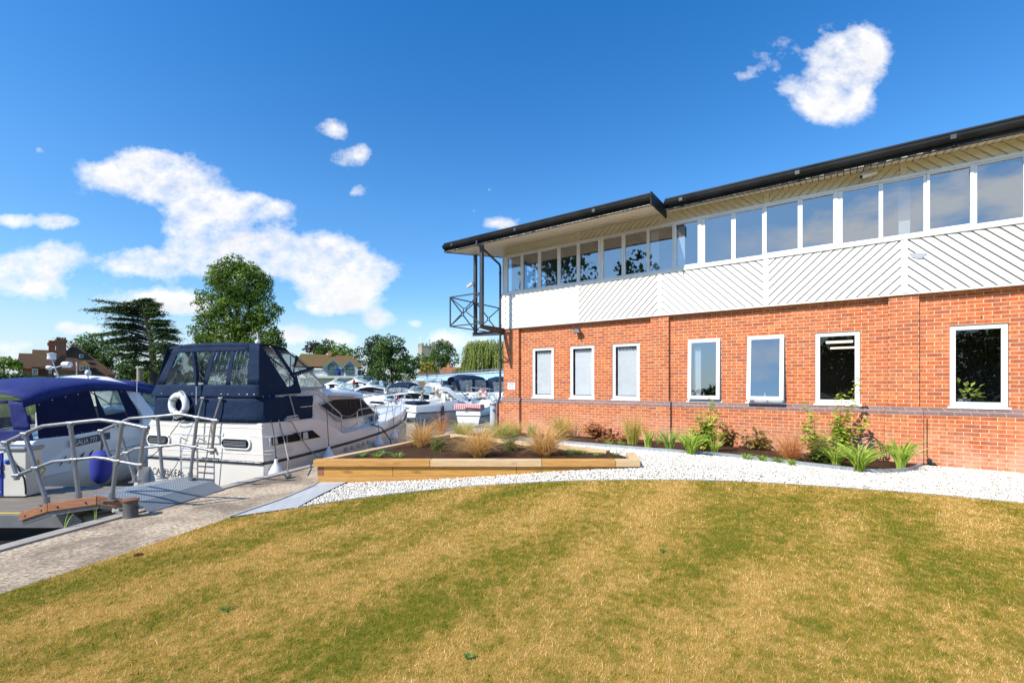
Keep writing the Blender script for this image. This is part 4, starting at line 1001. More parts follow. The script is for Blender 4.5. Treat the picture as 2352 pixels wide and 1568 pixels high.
# roof lip over the side windows
mb=MB(); mb.loft([[(x,y-.03,z-.05),(x,y+.2,z-.06),(x,y+.25,z+.10),(x,y+.08,z+.09),(x,y,z+.03)] for x,y,z in ((1.9,.30,1.37),(2.9,.36,1.33),(3.5,.44,1.28),(3.62,.52,1.24))]); mb.build('roof_lip',M['gel'],cr,smooth=True)
sf=lambda y0:(lambda a,b,c:(a,y0(a,b)+c,b))
ysd=lambda x,z: .28+(.05+.02*max(0,x-2))*(z-.6)/.75+.02*max(0,x-2.05)+.06*max(0,x-2.9)
def sidepanel(poly,t0,t1): return MB().prism(poly,-t1,-t0,sf(ysd))
bw=[(1.73,1.12),(2.22,1.235),(3.3,1.225),(4.0,.80),(2.46,.755),(2.32,.80)]
def grow(p,k):
    cx=sum(a for a,b in p)/len(p);cz=sum(b for a,b in p)/len(p)
    return [(a+k*(1 if a>cx else -1),b+k*.8*(1 if b>cz else -1)) for a,b in p]
sidepanel(grow(bw,.045),-.02,.012).build('window_frame',M['gelg'],cr)
sidepanel([(1.76,1.12),(2.22,1.225),(2.72,1.222),(2.72,.765),(2.46,.765),(2.34,.80)],.013,.02).build('saloon_window',M['darkwin'],cr)
sidepanel([(2.75,1.222),(3.26,1.217),(3.30,.785),(2.75,.768)],.013,.02).build('saloon_window',M['darkwin'],cr)
sidepanel([(3.33,1.20),(3.95,.815),(3.36,.787)],.013,.02).build('saloon_window',M['darkwin'],cr)
# lower side cabin window strip
h0=lambda x: CY-hb(x)
hs=lambda a,b: h0(a)+.03*max(0,(b-rubz(a)))-.0
def hullpanel(poly,t0,t1): return MB().prism(poly,-t1,-t0,lambda a,b,c:(a,hs(a,b)+c,b))
hullpanel([(.10,.46),(.14,.43),(1.45,.45),(1.14,.66),(.14,.645),(.10,.61)],-.01,.012).build('window_frame',M['gel'],cr)
hullpanel([(.135,.47),(.16,.455),(.44,.462),(.44,.63),(.16,.622),(.135,.6)],.013,.018).build('cabin_window',M['darkwin'],cr)
hullpanel([(.48,.464),(.78,.468),(.78,.638),(.48,.631)],.013,.018).build('cabin_window',M['darkwin'],cr)
hullpanel([(.82,.469),(1.36,.472),(1.12,.643),(.82,.638)],.013,.018).build('cabin_window',M['darkwin'],cr)
curtain=pm('pale_curtain',(.5,.5,.47),.8); hullpanel([(.15,.47),(.24,.47),(.22,.61),(.15,.61)],.019,.021).build('curtain',curtain,cr); hullpanel([(.86,.48),(1.0,.48),(.98,.62),(.86,.62)],.019,.021).build('curtain',curtain,cr)
# forward small windows
fy=lambda a,b:.60+.18*(a-4.1)/.5+.15*(b-.6)/.3-.02
def foreP(poly): return MB().prism(poly,-.03,-.0,lambda a,b,c:(a,fy(a,b)+c,b))
for q in ((4.12,.58,4.26,.74),(4.30,.585,4.44,.745),(4.48,.59,4.6,.74),(4.64,.6,4.76,.73)):
    foreP([(q[0]+.0,q[1]),(q[2]+.02,q[1]),(q[2]-.02,q[3]),(q[0]-.0,q[3])]).build('cabin_window',M['darkwin'],cr)
# exhaust and engine vents on the hull side
for i in range(5):
    x=2.2+i*.235; z=.10+i*.012; y=h0(x)+.0
    MB().prism(rrect(x-.05,x+.06,z-.045,z+.045,.02,3),-.03,.02,lambda a,b,c:(a,y+c+.02*(.1-b),b)).build('hull_vent',M['gelg'],cr,bevel=.008)
for x,r in ((1.62,.022),(1.78,.032),(1.92,.014)): MB().lathe([(r*.6,-.03),(r,-.02),(r,.03)],(x,h0(x)+.05,.03),12,'y').build('skin_fitting',M['rubber'] if r>.03 else M['gelg'],cr)
text('maker_lettering','OCEAN',.085,M['copper'],cr,basis((1.0,.27,1.24),(1,0,0),(0,0,1)),.002,xs=1.15)
MB().box(1.0,1.28,.265,.27,1.222,1.229).build('lettering_underline',M['copper'],cr)
text('maker_lettering','M',.10,M['ink'],cr,basis((1.42,.27,1.24),(1,0,0),(0,0,1)),.002,xs=.8)
MB().box(.72,1.32,.12,.27,.862,.885).build('side_step',M['teak'],cr)
# windscreen
ws=lambda x,y,z:(x,y,z)
base=[(1.0,.36,1.49),(2.04,.42,1.52),(2.45,1.0,1.53),(2.5,CY,1.53),(2.45,2*CY-1.0,1.53),(2.04,2*CY-.42,1.52),(1.0,2*CY-.36,1.49)]
top=[(1.0,.44,1.80),(1.62,.52,1.90),(1.88,1.05,1.95),(1.9,CY,1.95),(1.88,2*CY-1.05,1.95),(1.62,2*CY-.52,1.90),(1.0,2*CY-.44,1.80)]
mb=MB(); 
for a,b in ((0,1),(1,2),(2,3),(3,4),(4,5),(5,6)): mb.quad(base[a],base[b],top[b],top[a])
mb.build('windscreen',M['screen'],cr,fix=False)
mb=MB(); mb.tube(base,.03,6); mb.tube(top,.016,6); mb.tube([base[1],top[1]],.024,6)
for a in (2,4): mb.tube([base[a],top[a]],.014,6)
mb.tube([base[5],top[5]],.024,6); mb.build('windscreen_frame',M['gelg'],cr,smooth=True)
# helm console and seat seen through the vinyl
MB().box(1.4,2.0,.7,1.6,.9,1.55).box(1.2,1.3,.8,1.5,1.5,1.62).build('helm_console',M['gel'],cr,bevel=.03)
MB().box(.35,.95,1.9,2.6,.88,1.3).box(.3,.42,1.9,2.6,1.3,1.62).box(.55,.95,.8,1.3,.88,1.4).build('helm_seat',M['gel'],cr,bevel=.05)
# canvas: lower dodger round the aft deck
def wrapx(z,pts,lean=0): return pts
def strip(pts0,z0,pts1,z1,name,mat,parent,n=1,solid=.012,wr=.0):
    mb=MB(); m=len(pts0)
    N_=5; rings=[]
    for k in range(N_+1):
        t=k/N_; rings.append([(p[0]*(1-t)+q[0]*t+wr*math.sin(7*i+9*t),p[1]*(1-t)+q[1]*t+wr*math.cos(5*i+4*t),(z0 if not isinstance(z0,list) else z0[i])*(1-t)+(z1 if not isinstance(z1,list) else z1[i])*t) for i,(p,q) in enumerate(zip(pts0,pts1))])
    mb.loft(rings,closed=False,cap=False); return mb.build(name,mat,parent,smooth=True,fix=False,solid=solid)
def dens(p,n):
    out=[]
    for a,b in zip(p[:-1],p[1:]):
        for k in range(n): out.append((a[0]+(b[0]-a[0])*k/n,a[1]+(b[1]-a[1])*k/n))
    out.append(p[-1]); return out
lowr=[(1.28,.12),(.7,.09),(.2,.10),(.06,.17),(.0,.3),(-.01,1.0),(-.01,2.1),(.0,2.8),(.06,2.95),(.2,3.03),(.7,3.04),(1.28,3.0)]
lowr=dens(lowr,3); 
strip(lowr,.87,[(a+.02,b+.02*(1 if b<CY else -1)) for a,b in lowr],1.35,'canvas_dodger',M['navy'],cr,wr=.006)
# upper canopy: posts of cloth, clear vinyl between them
b0=[(0.0,.22),(0.0,.42),(0.0,.62),(0.0,.95),(0,1.35),(0,1.50),(0,2.0),(0,2.72),(0,2.92)]
C0=1.36; 
def stn(u,z): # point on the leaning rear face; u 0..1 from starboard to port
    t=(z-C0)/(2.36-C0); return (.0+.16*t, .20*(1-t)+.36*t+u*((2.93-.20)*(1-t)+(2.50-.36)*t),z)
def face(fn,us,zs_,name,mat,solid=.006,parent=cr,wr=.004):
    mb=MB(); nu,nz=10,6
    rings=[]
    for j in range(nz+1):
        z=zs_[0]+(zs_[1]-zs_[0])*j/nz
        rings.append([tuple(Vector(fn(us[0]+(us[1]-us[0])*i/nu,z))+Vector((wr*math.sin(i*2.1+j*1.3),0,0))) for i in range(nu+1)])
    mb.loft(rings,closed=False,cap=False); return mb.build(name,mat,parent,smooth=True,fix=False,solid=solid)
face(stn,(0,1),(1.34,1.58),'canopy_skirt',M['navy'],.012)
face(stn,(.0,.11),(1.58,2.36),'canopy_panel',M['navy'],.012); face(stn,(.92,1.0),(1.58,2.36),'canopy_panel',M['navy'],.012); face(stn,(.11,.92),(2.22,2.36),'canopy_panel',M['navy'],.012)
face(stn,(.485,.525),(1.58,2.22),'canopy_panel',M['navy'],.012); face(stn,(.27,.31),(1.58,2.22),'canopy_panel',M['navy'],.012)
for a,b in ((.11,.27),(.31,.485),(.525,.92)): face(stn,(a,b),(1.58,2.22),'vinyl_window',M['vinyl'],.0,wr=.012)
# starboard and port flanks
def side3(sgn):
    def fn(u,z):
        zt=2.36-.30*max(0,(u-.75))/.9
        t=(z-C0)/(2.36-C0); x=u+.16*t*(1-min(1,u/.6)); y=(.20*(1-t)+.36*t)+.14*max(0,u-.3)*min(1,max(0,(z-1.5)/.4))
        return (x,y if sgn>0 else 2*CY-y-.04,z)
    return fn
for sgn in (1,-1):
    fn=side3(sgn)
    y=lambda x,z,fn=fn: fn(x,z)[1]
    def fl(poly,name,mat,so=.01):
        # flat polygon in (x,z) laid on the flank
        mb=MB(); mb.add([(x,y(x,z),z) for x,z in poly],[tuple(range(len(poly)))]); return mb.build(name,mat,cr,fix=False,solid=so)
    # the aft cloth triangle, the V bands, the strap along the windscreen
    fl([(0.0,1.34),(.95,1.36),(.98,1.62),(.72,1.52),(.22,2.27),(.16,2.34)],'canopy_panel',M['navy'])
    fl([(.22,2.25),(.72,1.52),(.88,1.80),(.48,2.30)],'vinyl_window',M['vinyl'],0)
    fl([(.48,2.30),(.88,1.80),(.98,1.62),(1.0,1.80),(.62,2.28)],'canopy_panel',M['navy'])
    fl([(1.0,1.80),(1.02,1.86),(1.28,2.16),(1.18,2.2)],'canopy_panel',M['navy'])
    fl([(.62,2.28),(1.0,1.80),(1.18,2.2),(1.1,2.24)],'vinyl_window',M['vinyl'],0)
    fl([(1.02,1.86),(1.70,1.95),(1.28,2.16)],'vinyl_window',M['vinyl'],0)
    fl([(.95,1.72),(1.72,1.90),(1.74,1.97),(1.0,1.83)],'canopy_panel',M['navy'])
    fl([(.92,1.36),(1.06,1.42),(1.08,1.80),(.95,1.76)],'canopy_panel',M['navy'])
    mb=MB()
    for i in range(9):
        x=1.0+.085*i; z=1.76+.0185*i; mb.lathe([(.001,-.012),(.009,-.010),(.011,0)],(x,y(x,z)-sgn*.004,z),8,'y')
    for i in range(7):
        x=.08+.14*i; mb.lathe([(.001,-.012),(.009,-.010),(.011,0)],(x,y(x,1.36)-sgn*.005,1.36),8,'y')
    mb.build('press_stud',M['steel'],cr)
mb=MB()
for u in (.04,.1,.17,.27,.33,.6,.75,.9): p=stn(u,1.40); mb.lathe([(.001,-.016),(.010,-.012),(.012,0)],(p[0]-.002,p[1],p[2]),8,'x')
mb.build('press_stud',M['steel'],cr)
# top sheet, softly crowned
mb=MB(); rings=[]
for x,zc,wd in ((.150,2.33,1.09),(.165,2.372,1.10),(.24,2.40,1.09),(.55,2.41,1.08),(.95,2.37,1.05),(1.15,2.26,1.02),(1.45,2.10,1.0),(1.76,1.94,.98)):
    rings.append([(x,CY-wd+2*wd*k/14,zc-(.045 if x<1.0 else .05)*(abs(k/7-1)**3.0)) for k in range(15)])
mb.loft(rings[:6],closed=False,cap=False); mb.build('canopy_top',M['navy'],cr,smooth=60,fix=False,solid=.012)
mb=MB(); mb.loft(rings[5:],closed=False,cap=False); mb.build('vinyl_window',M['vinyl'],cr,smooth=True,fix=False)
mb=MB()
for u in (0,.33,.66,1): 
    i0=int(round(u*14)); mb.bar(rings[5][i0],rings[7][i0],.05,.012)
mb.build('canopy_strap',M['navy'],cr)
mb=MB()
for sgn in (1,-1):
    yy=lambda v: CY-sgn*v
    mb.tube([(1.2,yy(1.2),1.4),(.5,yy(1.15),2.30)],.013,6); mb.tube([(.9,yy(1.2),1.3),(1.1,yy(1.05),2.2)],.013,6)
mb.tube([(.5,yy(1.12),2.32),(.5,CY-1.12,2.32)],.013,6); mb.build('canopy_frame',M['steel'],cr)
# stern rail posts standing against the dodger, davits and ladder
mb=MB()
for yb_,yt in ((1.60,1.50),(1.20,1.06)):
    mb.tube([(-.10,yb_-.0,.55),(-.12,yb_,.80),(-.05,yt,1.33)],.016,8); mb.tube([(-.05,yt-.05,1.325),(-.05,yt+.05,1.325)],.022,8)
mb.build('davit_pole',M['steel'],cr,smooth=True)
mb=MB()
mb.tube([(-.06,1.87,.50),(-.2,1.87,.58),(-.22,1.85,.50),(-.22,1.82,-.22)],.013,8); mb.tube([(-.06,1.40,.50),(-.2,1.40,.58),(-.22,1.42,.50),(-.22,1.42,-.30)],.013,8)
for z in (-.26,-.12,.02,.14,.26,.38): mb.tube([(-.22,1.84,z),(-.22,1.41,z)],.011,6)
mb.tube([(-.15,1.14,.62),(-.15,1.88,.62)],.012,6); mb.tube([(-.15,1.14,.62),(-.0,1.2,.62)],.012,6)
mb.tube([(-.18,1.26,.38),(-.18,1.7,.38)],.009,6); mb.tube([(-.10,1.26,.38),(0,1.26,.38)],.03,8)
mb.tube([(-.17,1.15,.85),(-.2,1.28,-.1),(-.2,1.35,-.55)],.011,6)
mb.build('boarding_ladder',M['steel'],cr,smooth=True)
mb=MB(); mb.prism([(3.30,-.9),(3.02,-.9),(2.95,-.05)],-.22,.0,fs); mb.build('stern_fin',M['gelc'],cr,bevel=.01)
# rails along the side deck
mb=MB(); 
def railline(pts,r=.014): mb.tube(pts,r,8)
railline([(.30,.14,1.37),(.6,.13,1.38),(1.3,.12,1.40),(1.45,.12,1.375),(2.12,.10,.93),(2.2,.10,.86),(2.2,.10,.44)])
railline([(1.32,.12,1.39),(1.32,.12,.95),(1.28,.12,.88)]); railline([(.75,.12,1.12),(1.32,.12,1.13)],.01)
railline([(1.45,.2,1.12),(2.45,.2,.74)],.01)
railline([(2.78,.10,.47),(2.78,.10,.92),(2.84,.10,.965),(3.6,h0(3.6)+.1,1.0),(4.4,h0(4.4)+.08,1.05),(5.2,h0(5.2)+.05,1.10),(6.2,h0(6.2)+.02,1.17),(7.2,h0(7.2)-.05,1.25),(7.75,CY,1.30),(7.2,2*CY-h0(7.2)+.05,1.25),(5.2,2*CY-h0(5.2),1.1)])
railline([(3.6,h0(3.6)+.1,.75),(4.8,h0(4.8)+.07,.83),(6.2,h0(6.2)+.03,.95),(7.6,CY-.1,1.05)],.009)
for x,dx in ((3.55,.0),(4.25,.25),(4.95,.25),(5.7,.3),(6.4,.35),(7.0,.4)):
    railline([(x,h0(x)+.07,decz(x)-.02),(x+dx,h0(min(7.5,x+dx))+.05,float(np.interp(x+dx,[2.8,7.7],[.965,1.29])))],.011)
mb.build('guard_rail',M['steel'],cr,smooth=True)
mb=MB(); railline([(1.95,.26,1.335),(3.35,.36,1.30)],.011); mb.build('grab_rail',M['steel'],cr,smooth=True)
mb=MB()
def sag(a,b,d,n=10): return [tuple(Vector(a).lerp(Vector(b),i/n)-Vector((0,0,d*4*(i/n)*(1-i/n)))) for i in range(n+1)]
mb.tube(sag((2.2,.10,.88),(2.78,.10,.92),.07),.009,6); mb.tube(sag((2.2,.10,.62),(2.78,.10,.66),.09),.009,6); mb.tube([(1.95,.24,1.33),(1.97,.16,.97)],.006,5); mb.build('safety_chain',M['rope'],cr)
# flagstaff and far side mast
MB().tube([(1.6,1.9,1.9),(1.6,1.9,2.75)],.012,6).lathe([(.04,2.5),(.05,2.52),(.05,2.57),(.02,2.6)],(1.6,1.9,0),10).build('mast',M['gel'],cr)
# lifebuoy hung on the dodger : its own thing
Mc=basis(BO,H_,P_)
t=thing('lifebuoy','white ring lifebuoy hanging on the navy canvas at the cruiser\'s stern','lifebuoy',M=Mc@Matrix.Translation((-.085,2.07,1.19)))
MB().torus((0,0,0),.185,.062,'x',32,12).build('ring',M['gel'],t,smooth=True)
for a in (.6,2.1,3.7,5.3): MB().torus((0,0,0),.185,.066,'x',4,12,a-.14,a+.14).build('band',M['gelg'],t,smooth=True)
mb=MB(); mb.tube([(0.0,.25*math.cos(a)*(1+.06*math.sin(4*a)),.25*math.sin(a)*(1+.12*math.sin(4*a))) for a in np.linspace(0,6.283,40)],.006,5); mb.tube([(0,.1,-.2),(-.02,.14,-.32),(-.02,.02,-.33),(-.01,-.18,-.30)],.006,5); mb.build('grab_line',M['gel'],t,smooth=True)
t=thing('outboard_paddle','furled navy covered pole strapped upright outside the cruiser\'s rear window','pole cover',M=Mc@Matrix.Translation((-.06,1.6,1.3)))
MB().tube([(0,.05,.25),(0.02,.07,.45),(.07,.20,.9)],[.02,.045,.04],8).build('canvas_sleeve',M['navy'],t,smooth=True)
MB().tube([(-.02,.03,-.1),(0,.05,.28)],.013,8).build('pole',M['steel'],t,smooth=True)
# fenders down the side, with lines
def teardrop(name,label,x,z,top,mat,r=.115,L=.34,M0=Mc,y=None,grp='white teardrop fenders on the cruiser'):
    yy=(h0(x)-r-.02) if y is None else y
    t=thing(name,label,'fender',M=M0@Matrix.Translation((x,yy,z+.10)),group=grp)
    MB().lathe([(.012,L*.60),(.03,L*.56),(.035,L*.42),(r*.62,L*.22),(r*.95,0),(r,-L*.1),(r*.9,-L*.25),(r*.6,-L*.38),(.01,-L*.42)],(0,0,0),18).build('fender_body',mat,t,smooth=True)
    mb=MB(); mb.tube([(0,0,L*.58),(0,r*.4,top-z-.25),(0.0,r*.9,top-z)],.007,5); mb.tube([(0,0,L*.56),(0,0,L*.68)],.016,6); mb.build('fender_line',M['bkrope'],t)
    return t
t=teardrop('fender','white teardrop fender nearest the cruiser\'s stern corner',.10,-.12,.84,M['wfender'],.13,.40)
teardrop('fender','second white teardrop fender from the cruiser\'s stern',1.45,-.02,1.12,M['wfender'])
teardrop('fender','third white teardrop fender, behind the planter\'s left timber edge',3.45,.0,.96,M['wfender'])
teardrop('fender','white teardrop fender nearest the cruiser\'s bow',4.45,.06,1.03,M['wfender'])
# mooring lines and cleats
def rope(name,label,pts,r=.011,mat='rope'):
    o=MB().tube(pts,r,6).build(name,M[mat],None,smooth=True,loc=tuple(pts[0])); return tag(o,label,'rope',None)
W=lambda x,y,z: tuple(Mc@Vector((x,y,z)))
cl=gz(660,1095,.02)
rope('mooring_rope','pale mooring rope running down from the cruiser\'s cleat to the quay cleat',[W(.33,.08,.92),W(.34,-.05,.5),(cl.x+.02,cl.y,.30),(cl.x,cl.y,.05)])
rope('mooring_rope','slack grey mooring rope looping along the cruiser\'s side past its windows',[W(.50,.06,.90)]+[tuple(Vector(W(.55,-.03,.85)).lerp(Vector(W(1.75,-.12,-.12)),i/8)-Vector((0,0,.25*4*(i/8)*(1-i/8)))) for i in range(9)]+[W(1.9,-.2,-.02)])
rope('mooring_rope','pale rope hanging from the canopy corner to the cruiser\'s side cleat',[W(.62,.10,1.38),W(.68,.06,1.1),W(.72,.04,.92)],.013)
rope('mooring_rope','black bow rope drooping over the cruiser\'s gunwale to the water',[W(3.4,.15,.56),W(3.7,.02,.45),W(4.0,-.05,.1),W(4.1,-.08,-.25)],.016,'bkrope')
rope('mooring_rope','thin dark stern line slanting from the canopy down behind the gangway',[W(-.06,1.62,1.32),W(-.25,2.4,.3),W(-.4,3.1,-.25),W(-.6,3.6,-.6)],.007,'bkrope')
def cleat(name,label,P,rz,s=1.0):
    t=thing(name,label,'cleat',loc=P,rz=rz)
    MB().tube([(-.13*s,0,.085*s),(-.06*s,0,.07*s),(.06*s,0,.07*s),(.13*s,0,.085*s)],[.009*s,.016*s,.016*s,.009*s],8).build('horn',M['alu'],t,smooth=True)
    MB().tube([(-.035*s,0,0),(-.035*s,0,.07*s)],.014*s,8).tube([(.035*s,0,0),(.035*s,0,.07*s)],.014*s,8).build('cleat_leg',M['alu'],t)
    return t
cleat('cleat','grey mooring cleat on the quay edge below the cruiser\'s side',(cl.x,cl.y,.0),1.3)
MB_=MB(); [MB_.torus((cl.x,cl.y,.03+.018*k),.05+.006*(k%2),.012,'z',16,6) for k in range(3)]; o=MB_.build('rope_coil',M['rope'],None,smooth=True,loc=(cl.x,cl.y,0)); tag(o,'pale rope wound round the quay cleat','rope')
mb=MB(); mb.box(.48,.80,.02,.13,.885,.93); mb.tube([(.5,.05,.95),(.78,.05,.97)],.02,8); mb.build('cleat_block',M['gelg'],cr,bevel=.01)
# ---------------------------------------------------------------- the blue-canopied cruiser at left
GO=Vector((-9.62,9.35,0)); gh=Vector((-.045,.999,0)).normalized(); gpv=Vector((-.999,-.045,0))
gb=thing('sports_cruiser','white sports cruiser with royal blue canopy moored at far left behind the gangway','boat',M=basis(GO,gh,gpv))
GC=1.35
ghb=lambda x: float(np.interp(x,[0,.3,1.5,3.5,5,6.2,7.2,7.9],[1.22,1.3,1.35,1.34,1.18,.86,.42,.03]))
grz=lambda x:.22+.02*x+.006*x*x; gdz=lambda x: float(np.interp(x,[0,.5,1.0,2.5,7.9],[.2,.42,.48,.54,.9]))
st=[]
for x in (0,.1,.3,.8,1.5,2.5,3.5,4.3,5,5.7,6.2,6.8,7.2,7.6,7.9):
    h=ghb(x);k=min(1,(7.9-x)/4); st.append((x,h,GC,-1.3+.6*(1-k),-.72+.6*(1-k)**1.5,grz(x)-.3,gdz(x),max(.02,h*(.86*k+.05))))
mb=MB(); hullloft(mb,st); mb.build('hull',M['gel'],gb,smooth=45)
g0_=lambda x: GC-ghb(x)
mb=MB(); mb.tube([(x,g0_(x)-.004,grz(x)-.30) for x in np.linspace(.1,7.8,20)],.016,6); mb.build('rub_rail',M['gelg'],gb,smooth=True)
mb=MB(); mb.box(-.75,.0,.15,2.55,-.70,-.55); mb.box(-.0,.05,.1,2.6,-.5,.1); mb.build('bathing_platform',M['gel'],gb,bevel=.05)
mb=MB(); mb.prism(rrect(-.2,.95,-.05,.47,.2),.0,.5,lambda a,b,c:(a,g0_(.5)+.02+c*.8,b)); mb.prism(rrect(-.35,.7,-.35,.02,.12),.0,.5,lambda a,b,c:(a,g0_(.5)+.0+c*.8,b)); mb.build('quarter_moulding',M['gel'],gb,bevel=.04)
M['ink2']=pm('slate_panel',(.05,.055,.07),.35)
plate=basis((.62,g0_(1.2)-.012,.20),(1,0,.03),(0,0,1))
mb=MB(); mb.prism([(0,0),(1.0,.04),(1.0,.20),(0,.16)],-.001,.012,lambda a,b,c:tuple(plate@Vector((a,b,c)))); mb.build('name_panel',M['ink2'],gb)
text('name_lettering','GALIA 777',.145,M['white'],gb,basis((.66,g0_(1.2)-.026,.240),(1,0,.04),(0,0,1)),.001,xs=.90)
for k in range(5): mb=MB().tube([(.35+.22*k,g0_(1)-.012,-.16+.01*k),(.45+.22*k,g0_(1)-.012,-.04+.01*k),(.52+.22*k,g0_(1)-.012,.04+.01*k)],[.004,.02,.003],6); mb.build('side_flash',M['ink'],gb)
# superstructure: side coaming and windscreen
mb=MB(); mb.loft([[(x,g0_(x)+.06,z0),(x,g0_(x)+.14,z1),(x,2*GC-g0_(x)-.14,z1),(x,2*GC-g0_(x)-.06,z0)] for x,z0,z1 in ((2.6,.5,.55),(3.2,.54,.80),(4.2,.6,.98),(5.2,.68,.95),(6.5,.78,.84))]); mb.build('foredeck',M['gel'],gb,smooth=40)
wb=[(2.4,.14,.62),(3.6,.22,.86),(4.3,.55,.99),(4.6,GC,1.02),(4.3,2*GC-.55,.99),(3.6,2*GC-.22,.86),(2.4,2*GC-.14,.62)]
wt=[(2.3,.20,1.05),(3.0,.34,1.25),(3.5,.62,1.38),(3.75,GC,1.42),(3.5,2*GC-.62,1.38),(3.0,2*GC-.34,1.25),(2.3,2*GC-.20,1.05)]
mb=MB(); [mb.quad(wb[a],wb[a+1],wt[a+1],wt[a]) for a in range(6)]; mb.build('windscreen',M['screen'],gb,fix=False)
mb=MB(); mb.tube(wb,.022,6); mb.tube(wt,.022,6); [mb.tube([wb[a],wt[a]],.018,6) for a in (1,2,4,5)]; mb.build('windscreen_frame',M['alu'],gb,smooth=True)
# canvas
def canv(poly,yf,name,mat,so=.012,par=gb): 
    return MB().add([(x,yf(x,z),z) for x,z in poly],[tuple(range(len(poly)))]).build(name,mat,par,fix=False,solid=so)
yl=lambda x,z: g0_(max(.4,x))+.05+.16*max(0,(z-.5))
zt=lambda x: float(np.interp(x,[-.15,.4,1.2,2.0,2.7,3.3],[1.32,1.50,1.62,1.62,1.55,1.40]))
ds=lambda x: float(np.interp(x,[-.15,.4,1.3,2.4,3.3],[1.12,1.28,1.44,1.42,1.30]))
rings=[]
for x in np.linspace(-.2,3.35,13):
    w=GC-yl(x,ds(x)); rings.append([(x,GC-w*math.cos(math.pi*k/14)*1.0,ds(x)+(zt(x)-ds(x)+.12)*math.sin(math.pi*k/14)**.55) for k in range(15)])
mb=MB(); mb.loft(rings,closed=False,cap=False); mb.build('canopy_top',M['royal'],gb,smooth=60,fix=False,solid=.015)
# side cloth with its window
canv([(.0,.42),(1.45,.50),(1.30,ds(1.3)+.02),(.35,1.27),(.05,1.2)],yl,'canopy_side',M['royaldk'])
canv([(1.45,.50),(2.35,.56),(2.2,.86),(1.62,.84),(1.42,ds(1.4))],yl,'canopy_side',M['royaldk'])
canv([(1.42,ds(1.4)),(1.62,.84),(2.55,.92),(2.1,ds(2.1))],yl,'vinyl_window',M['vinyl'],0)
canv([(2.1,ds(2.1)),(2.35,.56),(2.62,.56),(2.62,.9),(2.35,ds(2.4))],yl,'canopy_side',M['royaldk'])
yl2=lambda x,z: 2*GC-yl(x,z)
canv([(.0,.42),(2.6,.56),(2.4,.8),(.3,.75)],yl2,'canopy_side',M['royal'])
canv([(.3,.75),(2.4,.8),(2.2,ds(2.2)),(.35,1.27)],yl2,'vinyl_window',M['vinyl'],0)
# stern curtain
def rear(u,z): t=(z-.42)/.9; return (-.10+.0*t+.1*u*0,(.10+.22*t)+u*((2.6-.10)-.44*t),z)
face(rear,(0,1),(.42,.66),'canopy_rear',M['royal'],.012,gb); face(rear,(0,.14),(.66,1.26),'canopy_rear',M['royal'],.012,gb); face(rear,(.14,1),(1.20,1.26),'canopy_rear',M['royal'],.012,gb); face(rear,(.38,.43),(.66,1.2),'canopy_rear',M['royal'],.012,gb); face(rear,(.14,.38),(.66,1.2),'vinyl_window',M['vinyl'],0,gb); face(rear,(.43,.97),(.66,1.2),'vinyl_window',M['vinyl'],0,gb)
mb=MB()
for i in range(11): x=.1+.3*i; mb.lathe([(.001,-.012),(.012,-.008),(.014,0)],(x,yl(x,ds(x)-.02)-.012,ds(x)-.03),8,'y')
for i in range(9): x=.1+.28*i; mb.lathe([(.001,-.012),(.010,-.008),(.012,0)],(x,yl(x,.52)-.012,.47+.03*i/3),8,'y')
mb.build('press_stud',M['steel'],gb)
# radar arch and the front canopy
arc=[(2.95,.0,.50),(2.85,.07,.85),(2.65,.18,1.22),(2.45,.36,1.50),(2.30,.7,1.68),(2.25,GC,1.74)]
arc=arc+[(a,2*GC-b,c) for a,b,c in arc[:-1][::-1]]
mb=MB(); rings=[]
for i,(a,b,c) in enumerate(arc):
    w=.17 if 0<i<len(arc)-1 else .32
    p=Vector(arc[max(0,i-1)]);q=Vector(arc[min(len(arc)-1,i+1)]); d=(q-p).normalized(); s=Vector((1,0,.35)); s=(s-d*s.dot(d)).normalized(); u=s.cross(d)
    cc=Vector((a,b,c)); rings.append([cc-s*w-u*.03,cc+s*w-u*.03,cc+s*w+u*.03,cc-s*w+u*.03])
mb.loft(rings); mb.build('radar_arch',M['gel'],gb,smooth=40)
MB().tube([(2.72,.10,1.02),(2.70,.12,1.10),(2.62,.16,1.22),(2.60,.19,1.28)],.012,6).build('grab_handle',M['steel'],gb,smooth=True)
MB().lathe([(.015,1.72),(.02,1.80),(.055,1.83),(.065,1.88),(.04,1.93),(.005,1.945)],(2.2,1.0,0),14).build('aerial_dome',M['gel'],gb,smooth=True)
MB().tube([(2.6,.12,.95),(2.55,.05,2.05)],.008,6).build('whip_aerial',M['gel'],gb)
MB().tube([(2.4,1.45,1.72),(2.4,1.45,2.15)],.012,6).build('light_mast',M['gel'],gb)
rings=[]
for x,z,zc in ((2.7,1.36,1.70),(3.2,1.40,1.72),(3.7,1.38,1.68),(4.15,1.28,1.55),(4.35,1.20,1.42)):
    w=GC-(.36+.10*(x-2.7)); rings.append([(x,GC-w*math.cos(math.pi*k/12),z+(zc-z)*math.sin(math.pi*k/12)**.55) for k in range(13)])
mb=MB(); mb.loft(rings,closed=False,cap=False); mb.build('fore_canopy',M['royal'],gb,smooth=60,fix=False,solid=.015)
yf=lambda x,z: .20+.12*(x-2.7)+.12*(z-.8)
canv([(2.9,1.32),(3.1,.80),(3.8,1.0),(4.1,1.24)],yf,'vinyl_window',M['vinyl'],0)
canv([(4.1,1.26),(3.72,1.0),(3.84,.98),(4.35,1.2)],yf,'canopy_side',M['royal'])
MB().box(2.6,2.7,1.0,1.6,.4,1.0).box(2.2,2.6,1.8,2.3,.3,.9).build('cockpit_seat',M['gel'],gb,bevel=.05)
Mg=basis(GO,gh,gpv)
